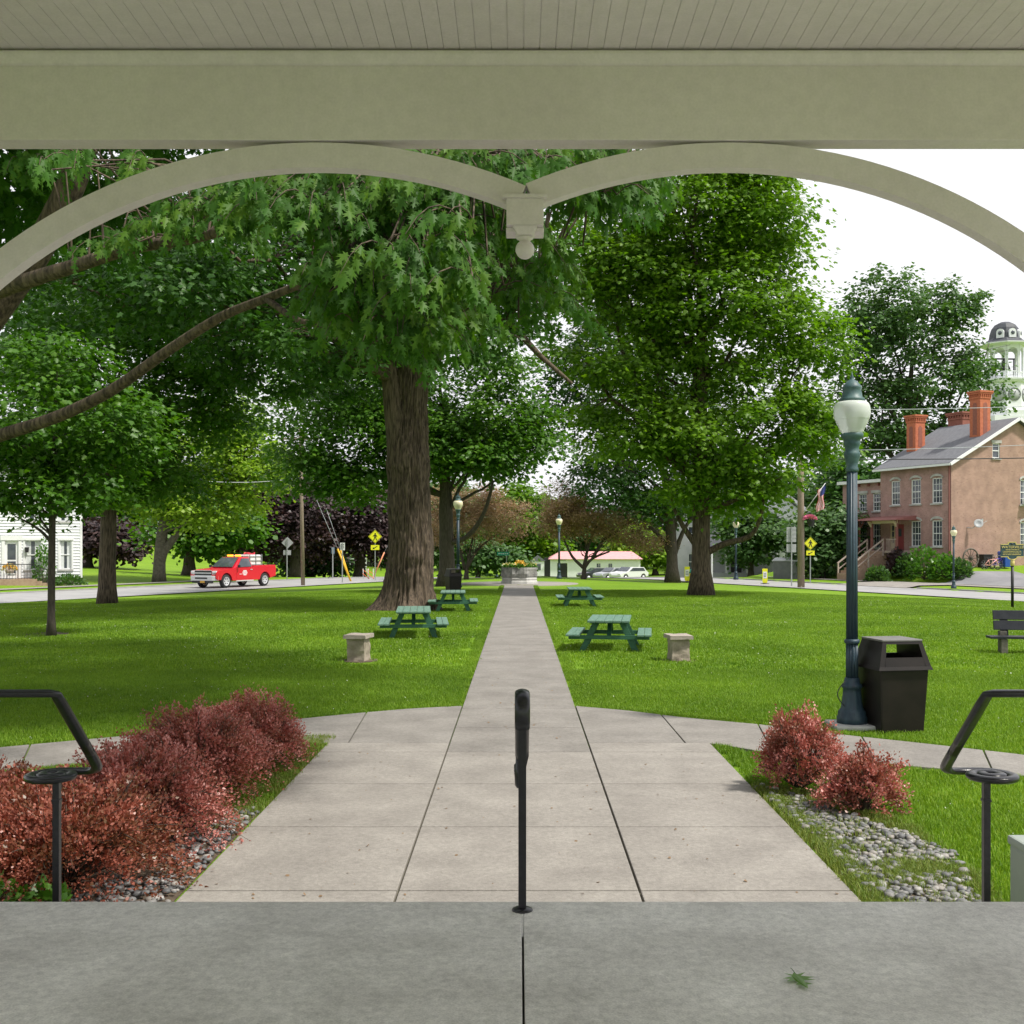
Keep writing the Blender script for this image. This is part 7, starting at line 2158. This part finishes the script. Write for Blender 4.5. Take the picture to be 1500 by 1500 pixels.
far_tree(1205, 848, 80, [(1205,800,36,36),(1225,770,34,36),(1190,775,24,28)], .2, 'leaf_far', 37, 'dense rounded tree just right of the yellow diamond sign by the pole', 150, 46, .30, .9, 3)
far_tree(1262, 832, 92, [(1270,715,48,38),(1240,745,38,40),(1262,770,40,30),(1235,700,30,40)], .3, 'leaf_dark', 38, 'dark green tree filling the gap left of the brick house', 170, 46, .36, 1.0, 7)
far_tree(1100, 842, 98, [(1100,790,40,34),(1130,775,36,30),(1085,765,34,24)], .25, 'leaf_far', 39, 'soft green tree before the grey house porch', 130, 44, .34, 1.0, 5)
far_tree(770, 838, 150, [(775,765,46,46),(735,790,38,34),(800,795,30,24),(760,730,36,26)], .4, 'leaf_sunny', 40, 'bright green tree above the planter at the end of the path', 190, 50, .50, 1.4, 9)
far_tree(960, 838, 150, [(955,800,42,24),(1000,810,34,18),(925,790,30,22)], .35, 'leaf_lime', 42, 'lime green tree behind the white route marker', 140, 46, .48, 1.3, 6)
far_tree(700, 842, 118, [(705,810,30,18),(740,815,26,16)], .25, 'leaf_far', 43, 'low green tree behind the street name sign', 90, 44, .40, 1.0, 3)
far_tree(600, 842, 120, [(600,760,50,40),(640,740,50,50),(650,800,40,26)], .4, 'leaf_far', 44, 'green tree glimpsed on both sides of the massive trunk', 150, 46, .44, 1.2, 9)
# backdrop trees copied from two of them, well beyond the streets
def proto(name, lab, m_, sd, wd, ht, pos):
    r_ = np.random.default_rng(sd)
    z = tz(*pos)
    lobs = [(np.array([pos[0]+wd*.55*r_.normal()*.5, pos[1]+wd*.4*r_.normal()*.5, z+ht*(.32+.55*r_.random())]), np.array([wd*.36,wd*.36,ht*.20])) for _ in range(8)]
    lobs += [(np.array([pos[0], pos[1], z+ht*.80]), np.array([wd*.34,wd*.34,ht*.2])), (np.array([pos[0], pos[1], z+ht*.42]), np.array([wd*.48,wd*.48,ht*.24])), (np.array([pos[0], pos[1], z+ht*.2]), np.array([wd*.42,wd*.42,ht*.18]))]
    return tree(name, lab, (pos[0], pos[1], z), lobs, .45, 'bark_dark', m_, 190, 50, .58, 1.5, 'distant backdrop trees', LEAF_HEX, sd, trunk_top=ht*.7, limbs=8, z_first=2.0)
def bx(px, D): return (px-CX)/FPX*D
pa = proto('distant_tree', 'broad distant tree behind the white fence', 'leaf_far', 71, 13, 15, (bx(500, 165), 165))
pb = proto('distant_tree', 'dark distant tree behind the white shop roof', 'leaf_dark', 72, 14, 13, (bx(850, 190), 190))
bd = [(60,150,pa,1.1,'distant tree above the white house roof'),(200,160,pb,1.0,'distant dark tree on the mown slope behind the stout maple'),(300,175,pa,.9,'distant tree on the slope above the red pickup'),
      (390,150,pb,1.0,'distant dark tree behind the purple tree at the left pole'),(590,175,pb,1.1,'distant dark tree hidden mostly by the massive trunk'),(670,185,pa,1.0,'distant tree behind the left brown leaved tree'),
      (760,215,pb,.85,'distant dark tree far down the axis of the path'),(930,200,pa,.9,'distant tree behind the lime green one'),(1010,180,pb,1.0,'distant dark tree behind the low forked maple'),
      (1080,170,pa,1.1,'distant tree behind the grey house'),(1160,160,pb,1.1,'distant dark tree behind the pale house'),(1240,150,pa,1.0,'distant tree left of the tall airy tree'),(-90,140,pb,1.1,'distant dark tree at the far left edge'),
      (1420,165,pb,1.0,'distant dark tree beneath the clock tower'),(130,185,pa,1.2,'distant tall tree above the stout maple trunk'),(460,190,pa,1.2,'distant tall tree between the purple trees')]
for i, (px, D, src, s, lab) in enumerate(bd):
    x = bx(px, D); dup(src, lab, (x, D, tz(x, D)-.2), rz=i*1.3, scale=s)
